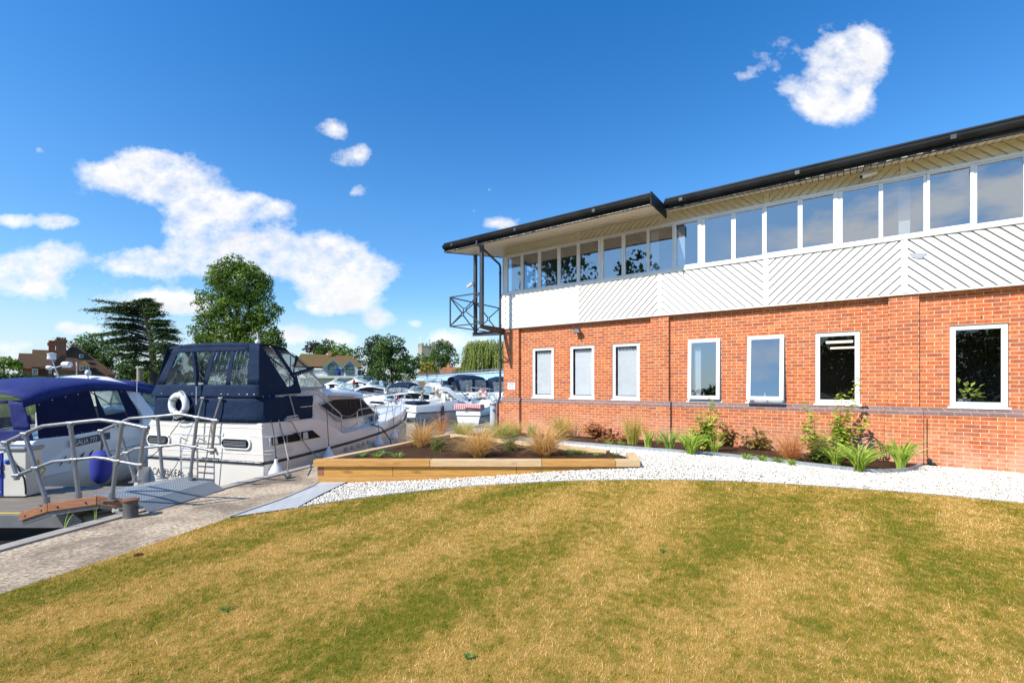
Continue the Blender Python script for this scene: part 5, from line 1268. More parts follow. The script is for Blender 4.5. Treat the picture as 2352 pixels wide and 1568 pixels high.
# twin lights / siren on a pole standing beyond the canopy
t=thing('searchlight_mast','little mast with three white lamp drums rising behind the royal blue canopy','boat mast',M=Mg@Matrix.Translation((2.3,1.9,1.70)))
MB().tube([(0,-.12,0),(0,.06,.50)],.014,8).tube([(0,.0,.30),(0,-.22,.36)],.012,8).tube([(0,.0,.30),(0,.1,.33)],.012,8).build('pole',M['steel'],t)
MB().lathe([(.07,.50),(.09,.52),(.08,.62),(.095,.66),(.01,.68)],(0,.07,0),14).build('lamp_drum',M['gel'],t,smooth=True)
MB().lathe([(.05,-.15),(.075,-.13),(.075,.03),(.05,.06)],(0,-.25,.38),14,'y').build('lamp_drum',M['gel'],t,smooth=True)
MB().lathe([(.04,-.05),(.055,-.03),(.055,.05)],(0,.12,.30),12,'y').build('lamp_drum',M['gel'],t,smooth=True)
# big blue fender
P=at(232,1072,9.0)
t=thing('fender','fat royal blue cloth fender hanging at the stern of the left hand cruiser','fender',loc=P)
MB().lathe([(.03,.33),(.07,.31),(.16,.24),(.175,.1),(.165,-.12),(.14,-.24),(.06,-.32),(.03,-.33)],(0,0,0),20).build('fender_body',M['fender'],t,smooth=True)
MB().tube([(0,0,.32),(-.03,.05,.48),(-.1,.1,.62)],.013,6).tube([(.02,0,.32),(-.0,.05,.46),(-.1,.1,.62)],.01,6).build('fender_line',M['bkrope'],t,smooth=True)
# ---------------------------------------------------------------- gangway
gw=thing('gangway','hinged aluminium gangway with tubular handrails between the quay and the pontoon','gangway',loc=(-4.7,5.6,0))
def L(p): return (p[0]+4.7,p[1]-5.6,p[2])
def gq(px,py,z): p=gz(px,py,z); return Vector(L(p))
def treadmat(name,a,b,sc,ang):
    n=N(name); o=n.obj(); m=n.n('ShaderNodeMapping'); n.l(o,m.inputs[0]); m.inputs['Rotation'].default_value=(0,0,ang); m.inputs['Scale'].default_value=(sc,sc,0)
    sx=n.n('ShaderNodeSeparateXYZ'); n.l(m.outputs[0],sx.inputs[0])
    u=n.math('ABSOLUTE',n.math('SUBTRACT',n.math('FRACT',sx.outputs[0]),.5)); v=n.math('ABSOLUTE',n.math('SUBTRACT',n.math('FRACT',sx.outputs[1]),.5))
    return n,u,v,a,b
n,u,v,a,b=treadmat('ribbed_plate',(.30,.33,.35),(.12,.13,.14),42,0.1)
k=n.mix(n.mr(u,.12,.3),a,b); M['rib']=n.fin(n.bsdf(k,.5,.3,n.bump(u,.8,-.01)))
n,u,v,a,b=treadmat('perforated_grating',(.34,.37,.38),(.03,.035,.035),26,0.1)
k=n.mix(n.mr(n.math('ADD',n.math('MULTIPLY',u,u),n.math('MULTIPLY',v,v)),.05,.07),b,a); M['grate']=n.fin(n.bsdf(k,.5,.3))
# deck profile: near edge points and far edge points
near_=[gq(343,1175.5,.012),gq(315,1153,.10),gq(233,1142,.19),gq(122,1158,.10),gq(58,1180,-.06)]
far_=[gq(516,1123,.012),gq(487,1105,.10),gq(424,1095.5,.19)]
wv=far_[2]-near_[2]; far_.append(near_[3]+wv); far_.append(near_[4]+wv)
names=[('ramp_plate','rib'),('deck_grating','grate'),('deck_grating','grate'),('deck_grating','grate')]
for i,(nm,mt) in enumerate(names):
    a,b,c,d=near_[i],near_[i+1],far_[i+1],far_[i]; mb=MB(); dz=Vector((0,0,-.012))
    mb.add([a,b,c,d,a+dz,b+dz,c+dz,d+dz],[(0,1,2,3),(4,7,6,5),(0,4,5,1),(1,5,6,2),(2,6,7,3),(3,7,4,0)]); mb.build(nm,M[mt],gw)
mid=lambda i:(near_[i]+far_[i])/2
# timber kerb along the near side and steel channel under it, same on the far side
def kerb(i,j,off,mat,nm,w=.05,z0=-.075,z1=.035,side=near_):
    a,b=side[i]+off,side[j]+off; mb=MB(); 
    up=Vector((0,0,1)); d=(b-a).normalized(); s=Vector((-d.y,d.x,0)).normalized()*w/2
    mb.add([a-s+up*z0,a+s+up*z0,b+s+up*z0,b-s+up*z0,a-s+up*z1,a+s+up*z1,b+s+up*z1,b-s+up*z1],[(0,3,2,1),(4,5,6,7),(0,1,5,4),(1,2,6,5),(2,3,7,6),(3,0,4,7)]); return mb.build(nm,mat,gw,bevel=.006)
offn=-(wv.normalized())*.04
for (i,j) in ((1,2),(2,3),(3,4)):
    kerb(i,j,offn,M['teak'],'timber_kerb',z0=-.075,z1=.03); kerb(i,j,offn+wv.normalized()*.03,M['alu'],'side_channel',.05,-.13,-.078)
    kerb(i,j,-offn,M['alu'],'side_channel',.05,-.11,.0,side=far_)
for (i,j) in ((1,2),(2,3),(3,4)):
    for t_ in (.22,.8):
        p=near_[i].lerp(near_[j],t_)+offn*1.7+Vector((0,0,-.02)); MB().lathe([(.014,-.012),(.014,.006)],tuple(p),10,'y').build('coach_bolt',M['steel'],gw)
# handrail sets
def hrail(side,pts_top,feet,mids,end_lo):
    mb=MB(); mb.tube(pts_top,.022,10); mb.build('top_rail',M['alu'],gw,smooth=60)
def tubes(pts,nm,r=.022): return MB().tube(pts,r,10).build(nm,M['alu'],gw,smooth=60)
# near side measured against the photograph, in the vertical plane of the near edge
nd=(near_[4]-near_[1]); nd.z=0; nd.normalize()
def np_(px,py,base,d):  # point on the vertical plane through base along d
    t=(px-CX)/F; bx,by=base.x-4.7,base.y+5.6; nx,ny=-d.y,d.x
    Y=(bx*nx+by*ny)/(t*nx+ny); return Vector(L((t*Y,Y,EYE-(py-HY)/F*Y)))
def c2(x,y): return ((x/2.6133)*.5742,(1650+y/2.6133)*.5742)
Nn=lambda x,y: np_(*c2(x,y),near_[2],nd)
Ff=lambda x,y: np_(*c2(x,y),far_[2],nd)
def railset(fn,top,low,ends,posts,joints):
    tubes([fn(*p) for p in top],'top_rail',.0235); tubes([fn(*p) for p in low],'mid_rail',.021)
    for a,b in ends: tubes([fn(*a),fn(*b)],'end_post',.021)
    for a,b in posts:
        tubes([fn(*a),fn(*b)],'stanchion',.0235)
        p=fn(*b); MB().tube([p+Vector((0,0,-.03)),p+Vector((0,0,.06))],.034,10).box(p.x-.06,p.x+.06,p.y-.05,p.y+.05,p.z-.035,p.z-.022).build('base_socket',M['alu'],gw)
    for (x,y) in joints:
        p=fn(x,y); MB().tube([p-nd*.04,p+nd*.04],.0275,10).tube([p+Vector((0,0,-.055)),p+Vector((0,0,-.01))],.0285,10).build('rail_joint',M['alu'],gw,smooth=60)
railset(Nn,[(60,310),(260,220),(450,140),(720,110),(1050,75),(1280,105),(1520,155)],[(175,655),(370,580),(560,510),(780,490),(1000,468),(1100,478),(1220,505),(1460,548)],[((60,310),(175,655)),((1520,155),(1460,548))],
    [((260,230),(488,930)),((735,120),(822,880)),((1275,115),(1170,885))],[(260,222),(735,112),(1275,107),(375,578),(780,490),(1225,505),(60,312),(1520,158),(175,655),(1460,545)])
railset(Ff,[(1060,190),(1225,120),(1360,60),(1640,40),(1880,15),(2070,50),(2250,80)],[(1150,480),(1320,420),(1420,375),(1670,350),(1870,330),(2030,358),(2215,395)],[((1060,190),(1150,480)),((2250,80),(2215,395))],
    [((1225,125),(1410,700)),((1645,45),(1700,665)),((2060,55),(1990,665))],[(1225,120),(1645,42),(2062,50),(1320,420),(1672,350),(2030,358),(1060,190),(2250,82),(2215,395)])
# roller under the gangway
t=thing('gangway_roller','grey steel roller under the gangway resting on the lower pontoon','roller',loc=tuple(Vector((near_[3]+Vector((.15,.25,-.28)))+Vector((-4.7,5.6,0)))))
MB().tube([(-.05,-.1,0),(.3,.25,.0)],.085,14).build('drum',pm('drum_grey',(.30,.29,.26),.7,vs=5),t,smooth=True)
MB().prism([(-.15,-.12),(.1,-.12),(.1,.05),(-.02,.14)],-.14,-.12,lambda a,b,c:(a,c,b)).build('bracket',M['alu'],t)
# pontoon decks
deckm=woodmat('weathered_decking',(.13,.105,.085),(.26,.22,.18),knots=False)
def deckbox(x0,x1,y0,y1,z,name,label):
    t=thing(name,label,'pontoon',loc=((x0+x1)/2,(y0+y1)/2,z)); mb=MB(); y=y0
    cx,cy=(x0+x1)/2,(y0+y1)/2
    while y<y1-.02: mb.box(x0-cx,x1-cx,y-cy,min(y+.093,y1)-cy,-.03,0); y+=.1
    mb.build('deck_boards',deckm,t); MB().box(x0-cx,x1-cx,y0-.05-cy,y0-.003-cy,-.16,.012).build('edge_channel',M['alu'],t,bevel=.004); MB().box(x0-cx,x1-cx+.0,y1+.003-cy,y1+.05-cy,-.16,.015).build('edge_channel',M['alu'],t,bevel=.004); MB().box(x1-cx+.003,x1-cx+.05,y0-cy,y1-cy,-.16,.01).build('edge_channel',M['alu'],t)
    MB().box(x0-cx,x1-cx,y0+.1-cy,y1-.1-cy,-.75,-.17).build('float',M['rubber'],t); return t
t=deckbox(-16,-5.75,6.15,7.75,-.17,'pontoon','grey boarded pontoon carrying the service pedestal at the left')
MB().box(-4.9,5.1,-.76,-.70,.002,.008).build('yellow_line',pm('yellow_paint',(.6,.42,.05),.6),t)
t=deckbox(-16,-5.15,4.75,5.6,-.52,'lower_pontoon','low pontoon frame with aluminium channels below the gangway')
t=thing('pontoon_beams','galvanised frame beams beside the quay edge at bottom left','pontoon beams',loc=(-6.2,4.9,-.35))
MB().box(-2.0,.98,-.20,-.10,-.05,.06).box(-2.0,.9,-.42,-.37,-.15,-.1).build('channel_beam',M['alu'],t,bevel=.006); MB().box(-.75,.95,-.24,-.205,-.18,.0).build('timber_rub',M['woodp'],t); MB().box(-1.6,-.8,-.3,-.0,-.12,-.02).build('bracket_box',M['rubber'],t,bevel=.02)
# service pedestal
P=gz(43,1137,-.17)
t=thing('service_pedestal','cream and blue electric service pedestal standing on the pontoon at far left','service pedestal',loc=P)
MB().box(-.11,.24,-.12,.14,.0,.72).build('case',M['pcab'],t,bevel=.008)
MB().prism([(-.27,.005),(-.115,.005),(-.115,.70),(-.27,.66)],-.13,.14,lambda a,b,c:(a,c,b)).build('blue_panel',M['pblue'],t,bevel=.006)
MB().box(-.29,.26,-.15,.16,.725,.79).build('lid',M['alu'],t,bevel=.02); MB().box(-.29,.26,-.16,.17,-.01,.02).build('base_plate',M['rubber'],t)
for z in (.52,.40): MB().box(-.25,-.13,-.17,-.13,z-.045,z+.045).build('socket_flap',M['gelg'],t,bevel=.012)
MB().tube([(.03,-.13,.58),(.03,-.2,.57)],.028,10).tube([(.03,-.2,.57),(.10,-.24,.56)],.035,10).build('power_plug',M['bluepl'],t,smooth=True)
MB().box(-.22,-.15,-.134,-.131,.13,.27).build('label_sticker',M['gel'],t); MB().box(-.2,-.14,-.134,-.131,.07,.11).build('warning_sticker',M['woody'],t)
MB().tube([(.11,-.24,.56),(.2,-.2,.5),(.26,-.16,.3),(.27,-.15,.15),(.24,-.12,.05)],.012,6).build('power_cable',M['rubber'],t,smooth=True)
mb=MB(); mb.tube([(.26,.05,.55),(.33,.0,.42),(.31,.02,.25),(.35,0,.15)],.012,6); mb.tube([(.26,.08,.45),(.38,.05,.4),(.34,0,.3)],.012,6); mb.build('yellow_cable',pm('yellow_cable',(.6,.35,.02),.5),t,smooth=True)
# bollard and its rope
P=gz(300,1187,0); t=thing('bollard','squat dark iron mooring bollard with rusty cap beside the ramp','bollard',loc=P)
MB().lathe([(.085,0),(.075,.02),(.072,.19),(.085,.20)],(0,0,0),20).build('post',pm('bollard_iron',(.10,.10,.085),.6,c2=(.06,.06,.05),vs=12,bump=.4,bs=60),t,smooth=True)
MB().lathe([(.088,.201),(.09,.215),(.06,.225),(.01,.227)],(0,0,0),20).build('cap',pm('rusty_cap',(.22,.09,.04),.8,c2=(.13,.06,.035),vs=20),t,smooth=True)
MB().tube([(-.14,0,.10),(.14,0,.115)],.014,8).build('cross_bar',M['steelblk'],t)
mb=MB(); pts=[(P.x-.08-.03*i,P.y+.06*math.sin(i*1.3)*.4+.02*i,.03+.012*math.sin(i*2.1)) for i in range(11)]; mb.tube(pts,.016,6); mb.tube([(a,b+.03*math.sin(i),c+.01) for i,(a,b,c) in enumerate(pts)],.014,6); o=mb.build('chain_rope',M['rope'],None,smooth=True,loc=tuple(P)); tag(o,'knotted old rope lying at the foot of the bollard','rope')
p=gz(318,1276,0); o=MB().lathe([(.001,0),(.035,.002),(.04,.012),(.025,.022),(.003,.025)],(0,0,0),7).build('dropping',M['soil']); o.location=p; tag(o,'small brown lump lying on the quay concrete','lump')
for i,(px,py,l) in enumerate(((212,1235,'bent green reed stem leaning out of the water gap at the quay edge'),(318,1245,'short upright green reed blade at the quay edge'))):
    pp=gz(145 if i==0 else 219,1227 if i==0 else 1207,-.05); V,Fc=ribbons(2 if i==0 else 3,.01,.36 if i==0 else .24,.25 if i==0 else .03,.016,.5); o=np_mesh('reed',V,Fc,M['tuft'],k=4); o.location=pp; tag(o,l,'reed',)
# power pillar
P=gz(1134,990,0.0); t=thing('power_pillar','round light grey power pillar with a blue socket left of the brick corner','power pillar',loc=P)
MB().lathe([(.125,0),(.125,.86),(.135,.87),(.14,.93),(.135,.97),(.02,.985)],(0,0,0),22).build('column',M['greyplate'],t,smooth=True)
MB().lathe([(.142,.88),(.145,.90),(.145,.92),(.142,.93)],(0,0,0),22).build('collar',M['alu'],t,smooth=True); MB().tube([(.0,-.12,.72),(-.0,-.165,.72)],.035,12).build('blue_socket',M['bluepl'],t,smooth=True)
# ---------------------------------------------------------------- trees
def crown_arrays(blobs,leaf,dens,sub=.30,flat=0.0,seed=0):
    """blobs=(cx,cy,cz,rx,ry,rz); leaves lie on many sub clumps spread through every blob"""
    g=np.random.default_rng(seed); V=[];b=0
    C=[];Nn=[];S=[]
    for (cx,cy,cz,rx,ry,rz) in blobs:
        vol=(rx*ry*rz)**(1/3); nc=max(12,int(44*dens*(1 if vol<3 else 1.5)))
        d=g.normal(size=(nc,3)); d/=np.linalg.norm(d,axis=1)[:,None]; rad=g.uniform(.45,1.0,nc)**.6
        cen=np.array([cx,cy,cz])+d*rad[:,None]*np.array([rx,ry,rz])*.86
        cr_=vol*sub*1.12*g.uniform(.6,1.25,nc)
        for c,r,dd in zip(cen,cr_,d):
            m=max(12,int(6.4*(r/leaf)**2))
            e=g.normal(size=(m,3)); e+=dd*.35+np.array([0,0,.25]); e/=np.linalg.norm(e,axis=1)[:,None]
            rr=r*g.uniform(.70,1.08,m); p=c+e*rr[:,None]*np.array([1,1,.72 if not flat else flat])
            n_=e+g.normal(size=(m,3))*.45; n_/=np.linalg.norm(n_,axis=1)[:,None]
            C.append(p);Nn.append(n_)
    C=np.concatenate(C);Nn=np.concatenate(Nn); m=len(C)
    a=g.normal(size=(m,3)); u=np.cross(Nn,a); u/=np.linalg.norm(u,axis=1)[:,None]; v=np.cross(Nn,u)
    s=leaf*g.uniform(.5,1.1,m)[:,None]
    V=np.stack([C-u*s*.5,C-v*s*.38,C+u*s*.5,C+v*s*.38],1).reshape(-1,3)
    return V,np.arange(len(V)).reshape(-1,4)
M['lf1']=leafmat('foliage_lime_tree',(.045,.10,.012),(.20,.28,.025),.28,scale=.35)
M['lf2']=leafmat('foliage_dark',(.022,.062,.014),(.095,.165,.026),.2,scale=.3)
M['lf3']=leafmat('foliage_mid',(.028,.07,.014),(.11,.18,.025),.25,scale=.35)
M['lf4']=leafmat('foliage_yew',(.016,.036,.010),(.06,.09,.018),.15,scale=.4)
M['lfp']=leafmat('foliage_purple',(.028,.016,.018),(.07,.045,.035),.15,scale=.5)
M['lfy']=leafmat('foliage_yellow',(.20,.20,.02),(.42,.34,.05),.3,scale=.6)
M['lfyg']=leafmat('foliage_yellow_green',(.10,.17,.012),(.24,.32,.03),.3,scale=.6)
M['lfw']=leafmat('foliage_willow',(.10,.14,.02),(.30,.34,.07),.3,scale=.8)
M['lfc']=leafmat('foliage_cedar',(.025,.065,.025),(.14,.20,.06),.15,scale=.5)
M['bark']=pm('tree_bark',(.07,.055,.04),.9,c2=(.04,.03,.022),vs=2,bump=.6,bs=8,bd=.04)
def tree(name,label,base,crown,mat,leaf,dens=1.0,sub=.30,seed=1,trunk=.35,tz=None,group=None,top=None,cat='tree',limbs=5):
    t=thing(name,label,cat,loc=base,group=group); B3=Vector(base)
    bl=[(x-B3.x,y-B3.y,z-B3.z,a,b,c) for x,y,z,a,b,c in crown]
    V,Fc=crown_arrays(bl,leaf,dens,sub,seed=seed); np_mesh('crown',V,Fc,mat,t,k=4)
    cx=sum(b[0] for b in bl)/len(bl);cy=sum(b[1] for b in bl)/len(bl);zt=max(b[2]+b[5] for b in bl); mb=MB()
    mb.tube([(0,0,-.3),(cx*.2,cy*.2,zt*.25),(cx*.6,cy*.6,zt*.55),(cx,cy,zt*.88)],[trunk*1.15,trunk*.8,trunk*.45,trunk*.1],8)
    g=random.Random(seed)
    for q in bl[:limbs+3]:
        z0=min(zt*.5,max(zt*.18,q[2]-q[5]*.9)); mb.tube([(cx*.3,cy*.3,z0*.8),(q[0]*.6,q[1]*.6,(z0+q[2])/2),(q[0],q[1],q[2]+q[5]*.3)],[trunk*.4,trunk*.25,trunk*.06],6)
    mb.build('trunk',M['bark'],t,smooth=True); return t
def px2(px,py,Y,r1,r2=None,ry=None):
    """an ellipsoid seen at px,py with pixel radii"""
    p=at(px,py,Y); a=r1/F*Y; c=(r2 or r1)/F*Y; return (p.x,p.y,p.z,a,(ry or a),c)
Yt=60
tree('lime_tree','tallest tree, broad green crown towering behind the navy canopy',(at(548,860,Yt).x,Yt,.2),
 [px2(548,650,Yt,66,52),px2(505,640,Yt,30,36),px2(590,665,Yt,38,46),px2(480,700,Yt,34,44),px2(545,725,Yt,62,52),px2(612,715,Yt,34,48),px2(470,755,Yt,32,40),px2(520,790,Yt,60,45),px2(590,775,Yt,52,48),px2(625,790,Yt,30,42),px2(560,840,Yt,75,38),px2(475,820,Yt,38,44),px2(535,612,Yt,34,28)],M['lf1'],.28,1.75,.26,seed=3,trunk=.6)
# cedar: flat plates of needles on level limbs
Yc=52; base=at(350,885,Yc); t=thing('cedar_tree','tall dark cedar with flat layered branches right of the brown roofed house','tree',loc=(base.x,Yc,.2))
g=np.random.default_rng(5); mb=MB(); zt=at(0,688,Yc).z; bx=base.x
def cz(py): return at(0,py,Yc).z-.2
tp=[(0,0,-.3),(.1,0,cz(830)),(-.15,0,cz(780)),(-.8,0,cz(730)),(-1.0,0,cz(690))]; mb.tube(tp,[.42,.33,.27,.14,.04],8)
C=[];Nn=[]
def xt(z): return float(np.interp(z,[p[2] for p in tp],[p[0] for p in tp]))
levels=[(692,14,14),(702,38,30),(716,66,36),(728,76,40),(740,88,44),(752,92,48),(764,100,52),(776,90,60),(788,96,64),(800,72,66),(814,66,58),(830,44,52),(846,20,40),(712,92,12),(724,102,16),(797,62,58),(758,76,56)]
for py,lw_,rw_ in levels:
    for sgn,wd in ((-1,lw_),(1,rw_)):
        for kk in range(3):
            Lx=wd/F*Yc*g.uniform(.72,1.0) if kk else wd/F*Yc; yy=g.uniform(-.9,.9)*Lx*.7 if kk else 0
            z=cz(py+g.uniform(-4,4)); x0=xt(z); ang=0
            e=(x0+sgn*Lx,yy,z+.10*Lx*(1 if py<760 else -.7)+g.uniform(-.2,.2)); m=((x0+e[0])/2,yy/2,z+.08*Lx)
            mb.tube([(x0,0,z-.3),m,e],[.10,.07,.02],5)
            n=int(10+30*Lx/4)
            for j in range(n):
                u=g.uniform(.22,1.0)**.7; px_,py_,pz_=[x0*(1-u)+e[0]*u,yy*u,z*(1-u)+e[2]*u+.14*Lx*u*(1-u)]
                w=(.25+.55*math.sin(math.pi*min(1,u*.95)))*min(1.2,Lx*.3)
                m_=14; q=g.normal(size=(m_,3))*np.array([.34,w,.07])+np.array([px_,py_,pz_]); q[:,2]-=((q[:,1]-py_)**2)*.18
                C.append(q); nn=np.array([0,0,1.])+g.normal(size=(m_,3))*.38; Nn.append(nn)
C=np.concatenate(C);Nn=np.concatenate(Nn);Nn/=np.linalg.norm(Nn,axis=1)[:,None]; a=g.normal(size=C.shape); u=np.cross(Nn,a);u/=np.linalg.norm(u,axis=1)[:,None];v=np.cross(Nn,u); s=.30*g.uniform(.5,1.1,len(C))[:,None]
V=np.stack([C-u*s*.6,C-v*s*.2,C+u*s*.6,C+v*s*.2],1).reshape(-1,3); np_mesh('crown',V,np.arange(len(V)).reshape(-1,4),M['lfc'],t,k=4); mb.build('trunk',M['bark'],t,smooth=True)
def bush(name,label,blobs,Y,mat,leaf,seed,dens=1,sub=.3,cat='tree',group=None,tk=.2,base_z=.2):
    bl=[px2(a,b,Y,c,d) for a,b,c,d in blobs]; cx=sum(q[0] for q in bl)/len(bl)
    return tree(name,label,(cx,Y,base_z),bl,mat,leaf,dens,sub,seed,tk,cat=cat,group=group)
bush('round_tree','round dark green tree rising behind the brown roofed house',[(205,795,38,30),(235,812,36,32),(190,815,30,30),(262,835,34,36),(215,840,40,30)],88,M['lf3'],.45,11)
bush('garden_tree','dark dense tree filling the gap between the brown roofed house and the cedar trunk',[(296,838,24,26),(288,852,18,20),(306,858,22,18),(292,866,22,12)],79,M['lf2'],.40,12)
bush('garden_tree','small green tree right of the cedar trunk beyond the stone column',[(368,850,22,26),(392,845,26,30),(345,862,20,16)],66,M['lf2'],.38,13)
bush('yellow_green_tree','bright yellow green tree at the left edge of the picture behind the hedge',[(10,834,26,16),(32,838,16,14),(-14,840,20,14)],70,M['lfyg'],.36,14)
hd=bush('hedge','long dense dark green hedge at the left bank in front of the houses',[(x,874+3*math.sin(x),17,20) for x in range(-40,80,15)]+[(x,880,16,16) for x in range(78,165,12)],42,M['lf2'],.24,15,1.0,.42,cat='hedge',base_z=.1)
bush('copper_beech','small purple leaved tree behind the mossy roof of the boathouse',[(712,798,18,15),(728,800,16,14)],100,M['lfp'],.45,16)
bush('park_tree','rounded green tree just right of the purple one',[(752,797,22,17),(745,815,24,20),(735,808,16,16)],98,M['lf3'],.45,17,group='green trees behind the boathouse')
bush('park_tree','green tree above the right end of the mossy boathouse roof',[(785,805,24,19),(800,822,26,22),(775,820,20,18)],96,M['lf1'],.45,18,group='green trees behind the boathouse')
bush('yew_tree','dark brown green yew between the boathouse and the big riverside tree',[(862,790,24,24),(845,815,30,34),(842,850,28,34),(868,825,26,40)],82,M['lf4'],.40,19)
bush('riverside_tree','big dense dark green tree by the river right of the white boathouse',[(898,790,32,26),(878,812,28,30),(908,822,36,34),(932,838,26,26),(890,850,42,36),(930,862,32,22),(862,868,26,22)],74,M['lf2'],.36,20,1.3)
bush('far_tree','distant green trees under the church tower',[(968,828,22,16),(985,832,16,16),(955,836,14,14)],150,M['lf3'],.6,21)
bush('round_dark_tree','rounded dark green tree right of the stone church tower',[(1018,812,30,26),(1005,830,26,24),(1032,832,26,26),(1016,792,20,12)],110,M['lf2'],.45,22,1.2)
bush('yellow_shrub','golden yellow shrub in front of the church tower',[(973,845,9,14),(990,842,11,13),(998,850,10,10)],84,M['lfy'],.3,23,cat='shrub')
bush('bank_shrub','green shrubs low on the bank in front of the boathouse end',[(862,880,12,10),(878,884,12,8)],66,M['lf1'],.3,24,cat='shrub')
bush('bank_shrub','green bank bushes behind the blue bridge\'s left end',[(1052,858,14,14),(1066,856,12,16),(1000,856,10,10)],92,M['lf3'],.4,25,cat='shrub')
bush('far_wood','low far trees left of the tall lime tree above the bank',[(440,866,18,14),(425,870,16,12),(460,872,18,12),(665,862,20,16),(650,868,16,12)],95,M['lf3'],.5,26)
bush('lawn_bush','small conifer bushes beside the stone column on the far bank',[(336,868,8,14),(350,872,10,12),(328,876,10,8)],56,M['lf1'],.26,27,cat='shrub')
# willow: hanging strands
Yw=72; b=at(1112,870,Yw); t=thing('weeping_willow','pale yellow green weeping willow between the bridge and the brick corner','tree',loc=(b.x,Yw,.2))
g=np.random.default_rng(9); V=[];Fc=[];k=0
tops=[px2(1095,800,Yw,30,22),px2(1128,798,Yw,38,22),px2(1165,800,Yw,34,22),px2(1110,820,Yw,46,26),px2(1075,838,Yw,14,16),px2(1150,825,Yw,46,26),px2(1090,850,Yw,30,18)]
CC=[];NN=[]
for (cx,cy,cz_,rx,ry,rz) in tops:
    for _ in range(260):
        d=g.normal(size=3); d/=np.linalg.norm(d); d[2]=abs(d[2])*.9; p=np.array([cx,cy,cz_])+d*np.array([rx,ry,rz])*g.uniform(.75,1.02)
        Ls=g.uniform(1.0,3.4); m=int(Ls/.14); zz=np.linspace(0,1,m)
        q=np.stack([p[0]-b.x+d[0]*.5*zz**.5+g.normal(size=m)*.05,p[1]-Yw+d[1]*.5*zz**.5+g.normal(size=m)*.05,p[2]-.2-Ls*zz],1); q=q[q[:,2]>.4]; CC.append(q); n_=np.tile(np.array([d[0],d[1],.35]),(len(q),1))+g.normal(size=(len(q),3))*.4; NN.append(n_)
C=np.concatenate(CC);Nn=np.concatenate(NN);Nn/=np.linalg.norm(Nn,axis=1)[:,None]; dn=np.tile([0.,0,1.],(len(C),1)); u=np.cross(Nn,dn);u/=np.linalg.norm(u,axis=1)[:,None]+1e-6; v=np.cross(Nn,u)
s=g.uniform(.6,1.2,len(C))[:,None]; V=np.stack([C-v*s*.17,C-u*s*.07,C+v*s*.17,C+u*s*.07],1).reshape(-1,3); np_mesh('crown',V,np.arange(len(V)).reshape(-1,4),M['lfw'],t,k=4)
MB().tube([(0,0,-.3),(.2,0,2.5),(0,0,5)],[.5,.4,.15],8).build('trunk',M['bark'],t,smooth=True)
# trees behind the camera that the panes mirror
for i,(x,y,h,r,l) in enumerate(((-29.5,-.5,17,4.5,'dark tree mirrored in the left of the upper window ribbon'),(-26,-7.5,15,4,'second dark tree mirrored in the upper ribbon, right of the first'),(-20,-30,7,5,'tree mirrored in the dark ground floor window'),(-8,-34,7.5,6,'tree mirrored in the large right hand ground floor window'),(-30,-26,7,5,'low tree mirrored between the windows'))):
    tree('mirrored_tree',l,(x,y,0),[(x,y,h*.62,r*.9,r*.9,h*.30),(x+r*.7,y,h*.4,r*.8,r*.8,h*.36),(x-r*.7,y+1,h*.4,r*.8,r*.8,h*.36),(x,y,h*.25,r*1.1,r*.9,h*.25),(x,y,h*.85,r*.5,r*.5,h*.15)],M['lf2'],.6,.8,.3,seed=40+i,trunk=.35,group='trees seen in the window reflections')
# ---------------------------------------------------------------- houses
def tilemat(name,a,b,c):
    n=N(name); o=n.obj(); w=n.n('ShaderNodeTexWave'); w.wave_type='BANDS'; w.bands_direction='Z'; n.l(o,w.inputs[0]); w.inputs['Scale'].default_value=1.6
    k=n.mix(n.noise(o,2.2,5,.7),a,b); k=n.mix(n.mr(n.noise(o,.5,4,.6),.45,.65),k,c); k=n.mix(n.mr(w.outputs[1],.0,.3,.35,0),k,(.02,.015,.01)); return n.fin(n.bsdf(k,.9,spec=.15))
M['tile']=tilemat('brown_roof_tile',(.075,.042,.03),(.13,.072,.05),(.10,.075,.03)); M['tilem']=tilemat('mossy_roof_tile',(.13,.075,.04),(.20,.12,.06),(.13,.11,.03)); M['tiler']=tilemat('orange_roof_tile',(.28,.10,.04),(.36,.15,.07),(.2,.1,.05))
M['boardg']=pm('pale_grey_boarding',(.64,.66,.66),.6,c2=(.56,.58,.59),vs=1); M['turq']=pm('turquoise_trim',(.20,.36,.36),.5); M['stone']=pm('church_stone',(.40,.35,.27),.9,c2=(.26,.23,.18),vs=1.2,amt=.8,bump=.6,bs=4,bd=.05)
M['hglass']=pm('house_glass',(.05,.06,.07),.08,spec=.8)
def house(name,label,o,rz=0): return thing(name,label,'house',loc=o,rz=rz)
def prismx(mb,poly,x0,x1): return mb.prism(poly,x0,x1,lambda a,b,c:(c,a,b))   # poly in (y,z)
def prismy(mb,poly,y0,y1): return mb.prism(poly,y0,y1,lambda a,b,c:(a,c,b))   # poly in (x,z)
def win(t,x0,x1,z0,z1,y,fr=M['upvc'],nx=2,w=.09):
    f=frame_mb(x0,x1,z0,z1,y-.05,y+.05,w)
    for i in range(1,nx): q=x0+(x1-x0)*i/nx; f.box(q-w*.3,q+w*.3,y-.04,y+.04,z0+w,z1-w)
    o=f.build('window',fr,t); MB().box(x0+w*.9,x1-w*.9,y-.01,y+.01,z0+w*.9,z1-w*.9).build('pane',M['hglass'],o); return o
Yh=78; o=at(168,870,Yh); ox=o.x; rh=math.atan2(-ox,Yh)
hx=lambda px: (px-168)/F*Yh*math.cos(rh)
hz=lambda py: EYE-(py-HY)/F*Yh-.2
t=house('brown_house','large brick house with steep brown tiled roof and two tall chimneys at far left',(ox,Yh,.2),rh)
D=10
